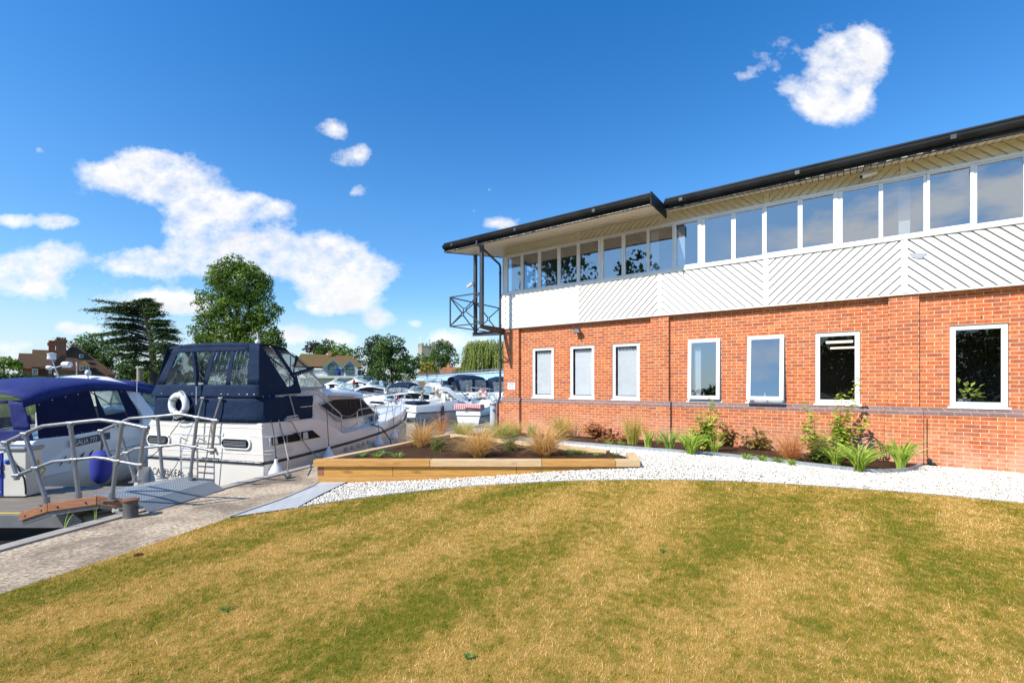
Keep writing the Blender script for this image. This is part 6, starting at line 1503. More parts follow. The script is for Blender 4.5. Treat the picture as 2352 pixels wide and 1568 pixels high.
# main wing: the wide roof slope that faces us
mb=MB(); mb.add([(hx(132),0,hz(861)),(hx(276),0,hz(861)),(hx(170),4.5,hz(785)),(hx(114),.3,hz(845)),(hx(272),9,hz(861)),(hx(114),9,hz(845))],[(0,1,2),(3,0,2),(1,4,2),(4,5,2),(5,3,2),(0,3,5,4,1)]); mb.build('roof',M['tile'],t,fix=True)
mb=MB(); mb.box(hx(122),hx(268),.35,9,-.5,hz(861)-.01); mb.build('wall',M['brickd'],t)
# the left gabled ranges, turned edge on
mb=MB(); mb.box(hx(76),hx(92),1.0,8,-.5,hz(846)); mb.box(hx(92)+.01,hx(112),2.0,8,-.5,hz(846)); mb.box(hx(112)+.01,hx(122)-.01,1.0,8,-.5,hz(846)); mb.box(hx(45),hx(76)-.01,3,9,-.5,hz(848)); mb.build('wall',M['brickd'],t)
mb=MB(); mb.add([(hx(74),.6,hz(844)),(hx(128),.6,hz(844)),(hx(128),4.2,hz(803)),(hx(75),4.2,hz(803)),(hx(74),8,hz(844)),(hx(128),8,hz(844))],[(0,1,2,3),(3,2,5,4),(0,3,4),(1,5,2),(0,4,5,1)]); mb.build('roof',M['tile'],t)
mb=MB(); mb.add([(hx(43),2.6,hz(847)),(hx(76),2.6,hz(847)),(hx(76),6,hz(811)),(hx(44),6,hz(811)),(hx(43),9.4,hz(847)),(hx(76),9.4,hz(847))],[(0,1,2,3),(3,2,5,4),(0,3,4),(1,5,2),(0,4,5,1)]); mb.build('roof',M['tile'],t)
win(t,hx(78),hx(89),hz(861),hz(847),.95,nx=2); win(t,hx(46),hx(55),hz(862),hz(849),2.9,nx=2); win(t,hx(113),hx(120),hz(858),hz(847),.95,nx=2)
win(t,hx(183),hx(206),hz(850),hz(840),-.5,nx=3)
mb=MB(); mb.add([(hx(180),-.7,hz(840)),(hx(209),-.7,hz(840)),(hx(205),.8,hz(832)),(hx(184),.8,hz(832)),(hx(195),1.2,hz(826))],[(0,1,2,4,3)]); mb.add([(hx(181),-.45,hz(852)),(hx(183),-.45,hz(840)),(hx(183),1.6,hz(840)),(hx(206),-.45,hz(852)),(hx(206),-.45,hz(840)),(hx(206),1.6,hz(840))],[(0,1,2),(3,5,4)]); mb.build('dormer',M['tile'],t,fix=False)
MB().box(hx(182),hx(192),1.6,1.9,hz(820),hz(812)).build('rooflight',M['upvc'],t); MB().box(hx(184),hx(191),1.55,1.6,hz(819),hz(813)).build('rooflight_pane',M['hglass'],t)
for x0,x1,y,zt_,zb_ in ((128,152,2.5,779,830),(111,126,3.8,786,810)):
    c=MB().box(hx(x0),hx(x1),y,y+1.4,hz(zb_),hz(zt_)).box(hx(x0)-.15,hx(x1)+.15,y-.15,y+1.55,hz(zt_+6),hz(zt_)).build('chimney',M['brickd'],t)
    for k in range(4): q=hx(x0)+(hx(x1)-hx(x0))*(k+.5)/4; MB().lathe([(.16,hz(zt_)),(.13,hz(zt_)+.45)],(q,y+.7,0),8).build('chimney_pot',M['tiler'],c)
MB().tube([(hx(118),2.9,hz(777)),(hx(150),2.9,hz(774))],.02,4).tube([(hx(134),2.9,hz(780)),(hx(134),2.9,hz(770))],.02,4).build('aerial',M['steelblk'],t)
win(t,hx(155),hx(163),hz(871),hz(864),.3); win(t,hx(175),hx(184),hz(871),hz(864),.3)
# brick cottage behind the cedar and the stone column
o=at(300,870,82); t=house('brick_cottage','small red brick cottage glimpsed between the dark tree and the cedar trunk',(o.x,82,.2)); 
MB().box(-2.5,3.5,0,5,-.4,1.6).build('wall',M['brick'],t); mb=MB(); mb.add([(-2.8,-.3,1.5),(3.8,-.3,1.5),(3.2,2.5,3.6),(-2.2,2.5,3.6),(-2.8,5.3,1.5),(3.8,5.3,1.5)],[(0,1,2,3),(3,2,5,4),(0,3,4),(1,5,2),(0,4,5,1)]); mb.build('roof',M['tiler'],t); win(t,.5,1.6,.3,1.2,-.03)
o=gz(321,880.8,.25) if False else at(321,884,50); t=thing('stone_column','pale stone column standing on the far bank left of the cedar','column',loc=(o.x,50,.2)); MB().lathe([(.36,0),(.30,.1),(.28,1.2),(.27,2.9),(.34,2.95),(.34,3.1)],(0,0,0),14).build('shaft',pm('weathered_column',(.33,.25,.16),.9,c2=(.2,.15,.1),vs=4,amt=.8),t,smooth=True)
# white boathouse with arched windows
Yb=76; o=at(765,870,Yb); bxx=o.x; rb=math.atan2(-bxx,Yb); hx=lambda px:(px-765)/F*Yb*math.cos(rb); hz=lambda py: EYE-(py-HY)/F*Yb-.2
t=house('boathouse','pale boarded boathouse with twin arched gable windows and a mossy tiled roof',(bxx,Yb,.2),rb)
MB().box(hx(690),hx(822),.0,8,-.6,hz(849)).build('wall',M['boardg'],t); MB().box(hx(822)+.02,hx(834),1.0,7,-.6,hz(850)).build('wall',M['boardg'],t)
mb=MB(); mb.add([(hx(672),-.4,hz(842)),(hx(836),-.4,hz(843)),(hx(808),4,hz(813)),(hx(690),4,hz(810)),(hx(672),8.4,hz(842)),(hx(836),8.4,hz(843))],[(0,1,2,3),(3,2,5,4),(0,3,4),(1,5,2),(0,4,5,1)]); mb.build('roof',M['tilem'],t)
for a,b,c in ((742,765,790),(786,803,822)):
    mb=MB(); prismy(mb,[(hx(a),hz(866)),(hx(c),hz(866)),(hx(c),hz(847)),(hx(b),hz(829)),(hx(a),hz(847))],-.6,-.01); mb.build('gable_wall',M['boardg'],t)
    mb=MB(); mb.bar((hx(a)-.2,-.75,hz(848)),(hx(b),-.75,hz(827)),.3,.16); mb.bar((hx(c)+.2,-.75,hz(848)),(hx(b),-.75,hz(827)),.3,.16); mb.build('gable_trim',M['turq'],t)
    mb=MB(); mb.add([(hx(a)-.2,-.9,hz(847)),(hx(b),-.9,hz(826)),(hx(b),4,hz(826)),(hx(a)-.2,2,hz(847)),(hx(c)+.2,-.9,hz(847)),(hx(c)+.2,2,hz(847))],[(0,1,2,3),(4,5,2,1)]); mb.build('gable_roof',M['tilem'],t,fix=False)
    w_=(hx(c)-hx(a))*.23; cxx=hx(b); zb_=hz(861); zs_=hz(845); arch=[(cxx-w_,zb_),(cxx+w_,zb_)]+[(cxx+w_*math.cos(k*math.pi/10),zs_+w_*math.sin(k*math.pi/10)) for k in range(11)]
    mb=MB(); prismy(mb,[(cxx+(x-cxx)*1.14,zs_+(z-zs_)*1.1) for x,z in arch],-.68,-.61); f=mb.build('arched_window',M['turq'],t); mb=MB(); prismy(mb,arch,-.72,-.685); mb.build('pane',M['hglass'],f)
    mb=MB(); [mb.box(cxx+q*w_-.04,cxx+q*w_+.04,-.75,-.725,zb_,zs_+w_*.8) for q in (-.4,.4)]; mb.box(cxx-w_,cxx+w_,-.75,-.725,zs_-.05,zs_+.05); mb.build('glazing_bar',M['turq'],f)
    mb=MB(); [mb.bar((cxx-w_*1.1,-.85,zb_+q),(cxx+w_*1.1,-.85,zb_+q),.06,.05) for q in (0,.7)]; [mb.bar((cxx+w_*(k/5-1.1)*1.0,-.85,zb_),(cxx+w_*(k/5-.9),-.85,zb_+.7),.04,.04) for k in range(11)]; mb.build('balcony_rail',M['turq'],t)
MB().box(hx(686),hx(836),-.9,-.02,hz(868),hz(863)).build('balcony_slab',M['gel'],t)
MB().box(hx(768),hx(783),-.75,-.65,hz(862),hz(847)).build('blue_board',M['pblue'],t)
text('board_lettering','BLUES',.38,M['gel'],t,basis((hx(771),-.77,hz(857)),(1,0,0),(0,0,1)),.005,xs=.8) if False else None
MB().box(hx(753),hx(761),3.4,4.2,hz(815),hz(803)).build('chimney',M['brick'],t); win(t,hx(824),hx(831),hz(861),hz(851),.95,M['turq'],2); win(t,hx(700),hx(720),hz(860),hz(850),-.05,M['turq'],3)
# church tower
Yk=210; o=at(979,850,Yk); t=thing('church_tower','square stone church tower with battlements rising above the trees','tower',loc=(o.x,Yk,.2)); hx=lambda px:(px-CX)/F*Yk-o.x; hz=lambda py: EYE-(py-HY)/F*Yk-.2
rzz=R(28); Rt=Matrix.Rotation(rzz,4,'Z'); 
def rotb(mb): mb.v=[tuple(Rt@Vector(p)) for p in mb.v]; return mb
s_=3.0; rotb(MB().box(-s_,s_,-s_,s_,-1,hz(797))).build('tower_wall',M['stone'],t); mb=MB()
for k in range(4):
    for j in range(4):
        a=-s_+.1+j*(2*s_-.9)/3; 
        b_=[(a,a+.85,-s_-.1,-s_+.35),(a,a+.85,s_-.35,s_+.1),(-s_-.1,-s_+.35,a,a+.85),(s_-.35,s_+.1,a,a+.85)][k]; mb.box(*b_,hz(797)+.51,hz(797)+1.5)
mb.box(-s_-.1,s_+.1,-s_-.1,s_+.1,hz(797)+.01,hz(797)+.5); rotb(mb).build('battlement',M['stone'],t)
rotb(MB().box(s_-1.3,s_+.2,-s_-.2,-s_+1.3,hz(850),hz(786))).build('stair_turret',M['stone'],t)
MB().tube([(hx(966),0,hz(797)),(hx(966),0,hz(768))],.12,6).build('flagpole',M['gel'],t); MB().tube([(hx(986),0,hz(790)),(hx(986),0,hz(779))],.1,5).bar((hx(984),0,hz(781)),(hx(988.5),0,hz(781)),.15,.15).build('weather_vane',M['steelblk'],t)
# cottages behind the bridge
for nm,lb,x0,x1,pt,pe,Y,mt,ch in (('roof_cottage','brown tiled cottage roof left of the orange roof beyond the bridge',951,986,848,861,100,'tile',970),('orange_cottage','low cottage with orange tiled roof and white gable beyond the blue bridge',1002,1054,842,856,102,'tiler',1026)):
    o=at((x0+x1)/2,870,Y); t=house(nm,lb,(o.x,Y,.2)); hx=lambda px,Y=Y,o=o:(px-CX)/F*Y-o.x; hz=lambda py,Y=Y: EYE-(py-HY)/F*Y-.2
    MB().box(hx(x0+2),hx(x1-1),.3,6,-.5,hz(pe)).build('wall',M['white'] if mt=='tiler' else M['brickd'],t)
    mb=MB(); mb.add([(hx(x0-2),0,hz(pe+1)),(hx(x1+1),0,hz(pe+1)),(hx(x1),3,hz(pt)),(hx(x0+12),3,hz(pt)),(hx(x0-2),6.3,hz(pe+1)),(hx(x1+1),6.3,hz(pe+1))],[(0,1,2,3),(3,2,5,4),(0,3,4),(1,5,2),(0,4,5,1)]); mb.build('roof',M[mt],t)
    c=MB().box(hx(ch-3),hx(ch+3),2.6,3.4,hz(pt+3),hz(pt-6)).build('chimney',M['brick'],t); MB().lathe([(.2,hz(pt-6)),(.16,hz(pt-11))],(hx(ch),3,0),8).build('chimney_pot',M['tiler'],c)
# blue girder bridge
pA=Vector((-19.5,93,0)); pB=Vector((1.5,49,0)); d=(pB-pA).normalized(); Lb=(pB-pA).length+14
t=thing('river_bridge','pale blue steel girder bridge with wire topped parapet behind the moored boats','bridge',M=basis(pA+Vector((0,0,.3)),d,Vector((-d.y,d.x,0))))
M['bblue']=pm('pale_blue_steel',(.45,.64,.84),.4,c2=(.38,.56,.76),vs=.5); M['bblue2']=pm('light_blue_steel',(.66,.76,.86),.4)
MB().box(0,Lb,-.2,.2,1.85,2.62).build('girder',M['bblue'],t); MB().box(0,Lb,-.32,.32,2.63,2.74).build('girder_flange',M['bblue2'],t); MB().box(0,Lb,-.32,.32,1.72,1.84).build('girder_flange',M['bblue'],t); MB().box(0,Lb,.33,6,1.7,1.9).build('deck',M['rubber'],t)
x=.5
while x<Lb: MB().box(x,x+.08,-.28,-.205,1.85,2.62).build('stiffener',M['bblue2'],t); x+=1.5
mb=MB(); x=0
while x<Lb:
    mb.tube([(x,0,2.74),(x,-.05,2.95),(x,-.28,3.10),(x,-.32,2.95)],.022,4); x+=.55
mb.bar((0,-.05,2.95),(Lb,-.05,2.95),.03,.03); mb.bar((0,-.28,3.10),(Lb,-.28,3.10),.03,.03); mb.build('wire_parapet',M['alu'],t)
for x in (12,28,44,58): MB().box(x,x+1.4,.4,5.5,-3,1.7).build('pier',M['stone'],t)
# ---------------------------------------------------------------- boats across the basin
def boat(label,x,y,ang,Lg,Bm,hull='gel',sty='sport',canopy=None,ctop=1.1,z=WATER,stripe='ink',fb=.95,name='motor_boat',group='boats moored across the basin',cabh=.65,extra=None,rail=True,curve=False):
    """origin at the waterline amidships; x points to the bow"""
    t=thing(name,label,'boat',M=Matrix.Translation((x,y,z))@Matrix.Rotation(ang,4,'Z'),group=group)
    h=Lg/2; b=Bm/2
    f=lambda u: b*float(np.interp(u,[-1,-.9,-.3,.3,.6,.85,1],[.88,.95,1,.94,.72,.34,.02])); dz=lambda u: fb*float(np.interp(u,[-1,-.2,1],[.82,.86,1.18]))
    rings=[]
    for u in (-1,-.96,-.8,-.5,-.2,.1,.35,.55,.7,.83,.93,1):
        w=f(u); d=dz(u); xx=u*h; k=min(1,(1-u)*1.6+.02); o_=.10*Lg*max(0,u-.5)
        r=[(xx-o_,0,-.5*k),(xx-o_,-w*.78*k,-.2*k),(xx,-w*.93,d*.45),(xx,-w,d*.5),(xx,-w,d*.56),(xx,-w*.95,d)]
        rings.append(r+[(a,-q,c) for a,q,c in r[1:]][::-1])
    MB().loft(rings).build('hull',M[hull],t,smooth=40)
    mb=MB(); [mb.tube([(u*h,s*(f(u)+.012),dz(u)*.53) for u in np.linspace(-.98,.99,12)],.03,5) for s in (1,-1)]; mb.box(-h-.015,-h,-f(-1),f(-1),dz(-1)*.5,dz(-1)*.56); mb.build('stripe',M[stripe],t)
    c0,c1=-.15,.62
    def cab(us,hs_,ws):
        return [[(u*h,-f(u)*w,dz(u)-.02),(u*h,-f(u)*w*.86,dz(u)+q*.8),(u*h,-f(u)*w*.6,dz(u)+q),(u*h,f(u)*w*.6,dz(u)+q),(u*h,f(u)*w*.86,dz(u)+q*.8),(u*h,f(u)*w,dz(u)-.02)] for u,q,w in zip(us,hs_,ws)]
    us=[-.25,-.05,.1,.35,.6,.85]; 
    if sty=='sport': hs_=[.22,.42,.44,.34,.2,.05]
    else: hs_=[cabh,cabh*1.15,cabh*1.1,cabh*.7,.25,.06]
    MB().loft(cab(us,hs_,[.86]*6)).build('cabin',M['gel'],t,smooth=50)
    if sty!='sport':
        for s in (1,-1):
            P=[]; 
            for u,lo,hi in ((-.22,.3,.78),(.0,.3,.9),(.12,.28,.86),(.38,.22,.55),(.5,.2,.32)): P.append((u,lo,hi))
            def wy(u,q): 
                H=float(np.interp(u,us,hs_)); tt=min(1,q/(.8*max(H,.05))); return f(u)*.86*(1-.14*tt)+.02
            poly=[(u,lo*cabh) for u,lo,hi in P]+[(u,hi*cabh) for u,lo,hi in P[::-1]]
            MB().add([(u*h,s*wy(u,q),dz(u)+q) for u,q in poly],[tuple(range(len(poly)))]).build('cabin_window',M['darkwin'],t,fix=False,solid=.02)
    else:
        for s in (1,-1):
            poly=[(.0,.10),(.45,.10),(.38,.24),(.03,.27)]
            MB().add([(u*h,s*(f(u)*.86+.012-q*.1),dz(u)+q) for u,q in poly],[(0,1,2,3)]).build('cabin_window',M['darkwin'],t,fix=False,solid=.02)
    # screen
    wz=.42 if sty=='sport' else cabh*1.1; w0=f(0)*.8
    bb=[(-.28*h,-w0,dz(0)+wz*.8),(.02*h,-w0*.95,dz(0)+wz),(.14*h,0,dz(0)+wz),(.02*h,w0*.95,dz(0)+wz),(-.28*h,w0,dz(0)+wz*.8)]; tt=[(p[0]-.12*h,p[1]*.86,p[2]+.42) for p in bb]
    mb=MB(); [mb.quad(bb[i],bb[i+1],tt[i+1],tt[i]) for i in range(4)]; mb.build('windscreen',M['screen'],t,fix=False)
    mb=MB(); mb.tube(bb,.025,5); mb.tube(tt,.02,5); [mb.tube([bb[i],tt[i]],.02,5) for i in range(5)]; mb.build('windscreen_frame',M['alu'],t)
    # coaming round the cockpit
    mb=MB(); [mb.loft([[(u*h,s*f(u)*.95,dz(u)-.03),(u*h,s*f(u)*.78,dz(u)-.03),(u*h,s*f(u)*.80,dz(u)+e),(u*h,s*f(u)*.92,dz(u)+e)] for u,e in ((-.98,.05),(-.6,.12),(-.22,.34))]) for s in (1,-1)]; mb.box(-h*.98,-h*.93,-f(-1)*.9,f(-1)*.9,dz(-1)-.05,dz(-1)+.06); mb.build('coaming',M['gel'],t,smooth=30)
    if canopy:
        cm=M[canopy]; z0=dz(-.5)+.15; xs=[-.86,-.80,-.6,-.3,-.12]; hh=[.55,.86,1.0,1.0,.86]; rings=[]
        for u,q in zip(xs,hh): w=f(u)*.80; rings.append([(u*h,-w*math.cos(math.pi*k/12),z0+ctop*q*.72+ctop*.28*math.sin(math.pi*k/12)**.6) for k in range(13)])
        MB().loft(rings,closed=False,cap=False).build('canopy_top',cm,t,smooth=50,fix=False,solid=.02)
        for s in (1,-1):
            pl=lambda poly,nm,mt,so=.02: MB().add([(u*h,s*(f(u)*(.90-.09*min(1,q))),z0-.1+q*ctop*.80) for u,q in poly],[tuple(range(len(poly)))]).build(nm,mt,t,fix=False,solid=so)
            pl([(-.9,.0),(-.2,.12),(-.2,.3),(-.9,.25)],'canopy_side',cm); pl([(-.9,.25),(-.82,.25),(-.8,1.0),(-.86,.75)],'canopy_side',cm); pl([(-.56,.27),(-.5,.27),(-.5,1.02),(-.56,1.02)],'canopy_side',cm); pl([(-.2,.3),(-.26,.3),(-.2,1.0),(-.12,.98)],'canopy_side',cm)
            pl([(-.82,.26),(-.56,.27),(-.56,1.02),(-.8,1.0)],'vinyl_window',M['vinyl2'],0); pl([(-.5,.27),(-.26,.3),(-.2,1.0),(-.5,1.02)],'vinyl_window',M['vinyl2'],0)
        w=f(-.88)*.9; MB().box(-.9*h,-.885*h,-w,w,z0-.1,z0+.26*ctop).build('canopy_rear',cm,t)
        for a_,b2 in ((-.92,-.36),(-.28,.28),(.36,.92)): MB().add([(-.89*h,w*a_,z0+.26*ctop),(-.89*h,w*b2,z0+.26*ctop),(-.81*h,w*b2*.86,z0+.80*ctop),(-.81*h,w*a_*.86,z0+.80*ctop)],[(0,1,2,3)]).build('vinyl_window',M['vinyl2'],t,fix=False)
        MB().add([(-.888*h,-w,z0+.26*ctop),(-.888*h,w,z0+.26*ctop),(-.79*h,w*.86,z0+.84*ctop),(-.79*h,-w*.86,z0+.84*ctop)],[(0,1,2,3)]).build('canopy_rear_frame',M['vinyl'],t,fix=False) if False else None
    if rail:
        mb=MB(); top=[(u*h,s*f(u)*.93,dz(u)+.48) for s in (1,) for u in (.1,.4,.65,.85,.97)]; top=top+[(a,-b_,c) for a,b_,c in top[::-1]]; top=[(top[0][0]-.25,top[0][1],dz(0))]+top+[(top[-1][0]-.25,top[-1][1],dz(0))]
        mb.tube(top,.016,5); [mb.tube([(p[0],p[1],p[2]),(p[0]-.06,p[1],p[2]-.5)],.012,5) for p in top[1:-1]]; mb.build('bow_rail',M['steel'],t)
    if extra=='arch' or extra=='dome':
        a=[(-.42*h,-f(-.4)*.95,dz(0)+.1),(-.5*h,-f(-.4)*.8,dz(0)+.95),(-.52*h,-f(-.4)*.5,dz(0)+1.12),(-.52*h,f(-.4)*.5,dz(0)+1.12),(-.5*h,f(-.4)*.8,dz(0)+.95),(-.42*h,f(-.4)*.95,dz(0)+.1)]
        MB().loft([[(p[0]-.2,p[1],p[2]-.03),(p[0]+.16,p[1],p[2]-.0),(p[0]+.16,p[1]*.97,p[2]+.06),(p[0]-.2,p[1]*.97,p[2]+.04)] for p in a]).build('radar_arch',M['gel'],t,smooth=40)
        MB().lathe([(.1,0),(.2,.08),(.22,.24),(.14,.36),(.01,.40)],(-.52*h,0,dz(0)+1.14),14).build('radar_dome',M['gel'],t,smooth=True)
    return t,h,b,f,dz
A_ang=math.atan2(.66,.75); 
# open sports boat with two men
ab,h_,b_,f_b,dzb=boat('white open sports boat with navy engine cover, two men aboard, mid basin',-3.95,34.3,A_ang,8.6,2.5,sty='sport',extra=None,group=None,name='sports_boat',fb=1.15)
MB().box(-h_+.05,-h_*.72,-.9,.95,1.05,1.24).build('engine_cover',M['navy'],ab,bevel=.06)
a=[(-.12*h_,-b_*.92,1.2),(-.3*h_,-b_*.8,1.75),(-.38*h_,-b_*.6,2.12),(-.40*h_,0,2.2),(-.38*h_,b_*.6,2.12),(-.3*h_,b_*.8,1.75),(-.12*h_,b_*.92,1.2)]
MB().loft([[(p[0]-.22,p[1],p[2]-.04),(p[0]+.22,p[1],p[2]),(p[0]+.22,p[1]*.95,p[2]+.07),(p[0]-.22,p[1]*.95,p[2]+.05)] for p in a]).build('radar_arch',M['gel'],ab,smooth=40)
for x in (-.42,-.28): MB().box(x*h_,x*h_+.45,-.75,-.25,1.0,1.3).box(x*h_,x*h_+.12,-.75,-.25,1.3,1.75).build('boat_seat',M['seatc'],ab,bevel=.08)
MB().box(-h_*.98,h_*.55,-b_*.985,b_*.985,-.02,.14).build('boot_top',M['pblue'],ab) if False else None
text('name_lettering','Adagio',.28,M['ink'],ab,basis((-h_-.03,.55,.72),(0,-1,0),(0,0,1)),.002)
mb=MB(); mb.box(-h_-.6,-h_-.02,-b_*.8,b_*.8,.12,.22); mb.build('bathing_platform',M['gel'],ab,bevel=.03)
Ma=ab.matrix_world.copy() if False else Matrix.Translation((-3.95,34.3,WATER))@Matrix.Rotation(A_ang,4,'Z')
def nfender(x,label,M0=Ma,yy=-1.38,zz=.62):
    t=thing('fender',label,'fender',M=M0@Matrix.Translation((x,yy,zz)),group='navy fenders on the sports boat')
    MB().lathe([(.02,.36),(.05,.34),(.11,.26),(.12,0),(.11,-.26),(.05,-.34),(.02,-.36)],(0,0,0),14).build('fender_body',M['navyfender'],t,smooth=True); MB().tube([(0,0,.36),(0,.1,.62)],.012,5).build('fender_line',M['bkrope'],t)
nfender(-2.4,'navy sausage fender nearest the stern of the sports boat'); nfender(1.1,'navy sausage fender further forward on the sports boat')
# gingham covered dinghy
gd,hg,bg,fg,dg=boat('little white motor boat with red checked stern cover beside the grey pillar',-1.75,31.6,R(70),6.0,1.95,sty='sport',group=None,name='small_motor_boat',fb=1.0)
n=N('red_gingham_cloth'); o=n.obj(); sx=n.n('ShaderNodeSeparateXYZ'); n.l(o,sx.inputs[0])
c1=n.math('GREATER_THAN',n.math('FRACT',n.math('MULTIPLY',n.math('ADD',sx.outputs[1],40.0),7.0)),.5); c2_=n.math('GREATER_THAN',n.math('FRACT',n.math('MULTIPLY',n.math('ADD',sx.outputs[2],40.0),7.0)),.5)
k=n.ramp(n.math('MULTIPLY',n.math('ADD',c1,c2_),.5),[(0,(.72,.66,.64)),(.5,(.55,.22,.22)),(1,(.42,.03,.04))],'CONSTANT'); x=n.n('ShaderNodeValToRGB'); M['ging']=n.fin(n.bsdf(k,.8))
for e in [nd for nd in n.t.nodes if nd.type=='VALTORGB']:
    if len(e.color_ramp.elements)==3: e.color_ramp.elements[1].position=.3; e.color_ramp.elements[2].position=.8
MB().box(-hg-.12,-hg+.5,-.95,.95,.80,1.18).build('checked_cover',M['ging'],gd,bevel=.08); MB().tube([(-hg-.16,.3,.8),(-hg-.16,.0,.95),(-hg-.16,-.9,.9)],.02,5).build('cover_strap',M['rubber'],gd)
boat('tall white cruiser with bright navy and clear canopy, highest of the canopies by the bridge',-6.3,43,R(-155),9.0,3.0,sty='cabin',canopy='navy',ctop=2.0,fb=1.35,cabh=.55)
boat('long low white sports cruiser with grey cabin glass behind the two men',-8.2,38.6,R(196),9.4,2.9,sty='cabin',fb=1.1,cabh=.75,extra=None)
boat('white motor yacht with a long curved dark window left of the two men',-13.6,44.5,R(196),9.0,3.1,sty='cabin',fb=1.3,cabh=1.05,extra=None)
boat('white flybridge cruiser with dark doors beyond the cabin cruiser\'s roof',-16.8,50,R(200),9.0,3.2,sty='cabin',fb=1.4,cabh=1.5,extra='dome')
boat('white cruiser with radar dome behind the cabin cruiser\'s windscreen',-20.0,52,R(190),8.5,3.0,sty='cabin',fb=1.3,cabh=1.35,extra='dome')
boat('boat under a low navy storm cover in front of the riverside tree',-14.0,57,R(186),6.5,2.6,sty='sport',canopy='navy',ctop=.75,fb=1.2)
boat('dark covered boat moored under the white boathouse',-22.0,62,R(184),8.0,2.8,sty='sport',canopy='navy',ctop=.8,fb=1.1)
boat('small boat with navy canopy left of the tallest canopy',-9.8,54,R(188),6.0,2.4,sty='sport',canopy='navy',ctop=1.55,fb=1.2)
boat('white cruiser with navy canopy and clear panels closest to the brick corner',-2.6,41,R(185),7.6,2.8,sty='sport',canopy='navy',ctop=1.8,fb=1.35,rail=False)
lb,hl,bl_,fl_,dl_=boat('white sports boat with black rail cage at the stern, half hidden by the brick corner',.4,37.0,R(200),8.0,2.6,sty='sport',fb=1.45)
boat('grey sterned cruiser with red ensign, low beyond the cabin cruiser\'s bow',-10.4,37.5,R(188),5.5,2.2,sty='sport',hull='gelg',fb=.8)
boat('white cruiser stern on under the left end of the blue bridge',-10.6,47.5,R(80),7.0,2.8,sty='cabin',fb=1.35,cabh=1.0,canopy='navy',ctop=1.3,rail=False)
boat('white sports boat just right of the riverside tree trunk',-13.2,53,R(100),7.0,2.6,sty='sport',fb=1.3,rail=False,extra='arch')
boat('white cabin cruiser with dark glass in the row under the bridge',-8.6,50,R(95),7.0,2.7,sty='cabin',fb=1.4,cabh=1.15)
boat('low white boat half hidden behind the seated man in the straw hat',-9.6,41.5,R(170),6.5,2.4,sty='sport',fb=1.15)
boat('white motor cruiser right behind the cabin cruiser\'s bow rail',-15.2,40.5,R(185),7.5,2.7,sty='cabin',fb=1.25,cabh=.85)
# lifebuoy, inflatables, flags
P=at(1110,905.5,33.5); t=thing('lifebuoy','bright orange ring lifebuoy on a boat rail near the brick corner','lifebuoy',loc=P); MB().torus((0,0,0),.24,.085,'y',24,8).build('ring',M['orange'],t,smooth=True)
[MB().torus((0,0,0),.24,.092,'y',4,8,a-.2,a+.2).build('band',M['gel'],t,smooth=True) for a in (.8,2.3,3.9,5.5)]
for px,py,Y,l in ((1063,947.5,29.5,'bright blue rolled inflatable beside the sports boat\'s hull'),(912,943,30,'bright blue hose roll at the left of the sports boat\'s stern')):
    P=at(px,py,Y); t=thing('blue_roll',l,'inflatable',loc=P); [MB().torus((0,0,.12*k-.12),.22,.075,'z',20,8).build('tube_ring',M['bluepl'],t,smooth=True) for k in range(3)]
    t.scale=(1.6,1,1)
def flag(px,py,Y,l,s=1.0,ens=True):
    P=at(px,py,Y); t=thing('red_flag',l,'flag',loc=P)
    MB().tube([(0,0,0),(.05*s,0,1.35*s)],.016,6).build('staff',M['gel'],t)
    mb=MB(); rings=[]
    for k in range(7): z=1.25*s-k*.14*s; rings.append([(.05+.04*math.sin(k*1.3)+(.34*s)*j/5*(.75+.1*math.sin(k)),.07*math.sin(j*1.6+k*.8),z-.10*s*j/5) for j in range(6)])
    mb.loft(rings,closed=False,cap=False); mb.build('cloth',M['redpl'],t,smooth=True,fix=False)
    if ens: mb=MB(); rings2=[[tuple(Vector(q)+Vector((0,-.012,0))) for q in r[:4]] for r in rings[:3]]; mb.loft(rings2,closed=False,cap=False); mb.build('canton',M['gel'],t,smooth=True,fix=False)
flag(905,937,24,'red ensign drooping from a staff beyond the cabin cruiser\'s bow rail',.55)
flag(809,892,48,'small plain red flag on the flybridge cruiser behind the wheelhouse',.8,False)
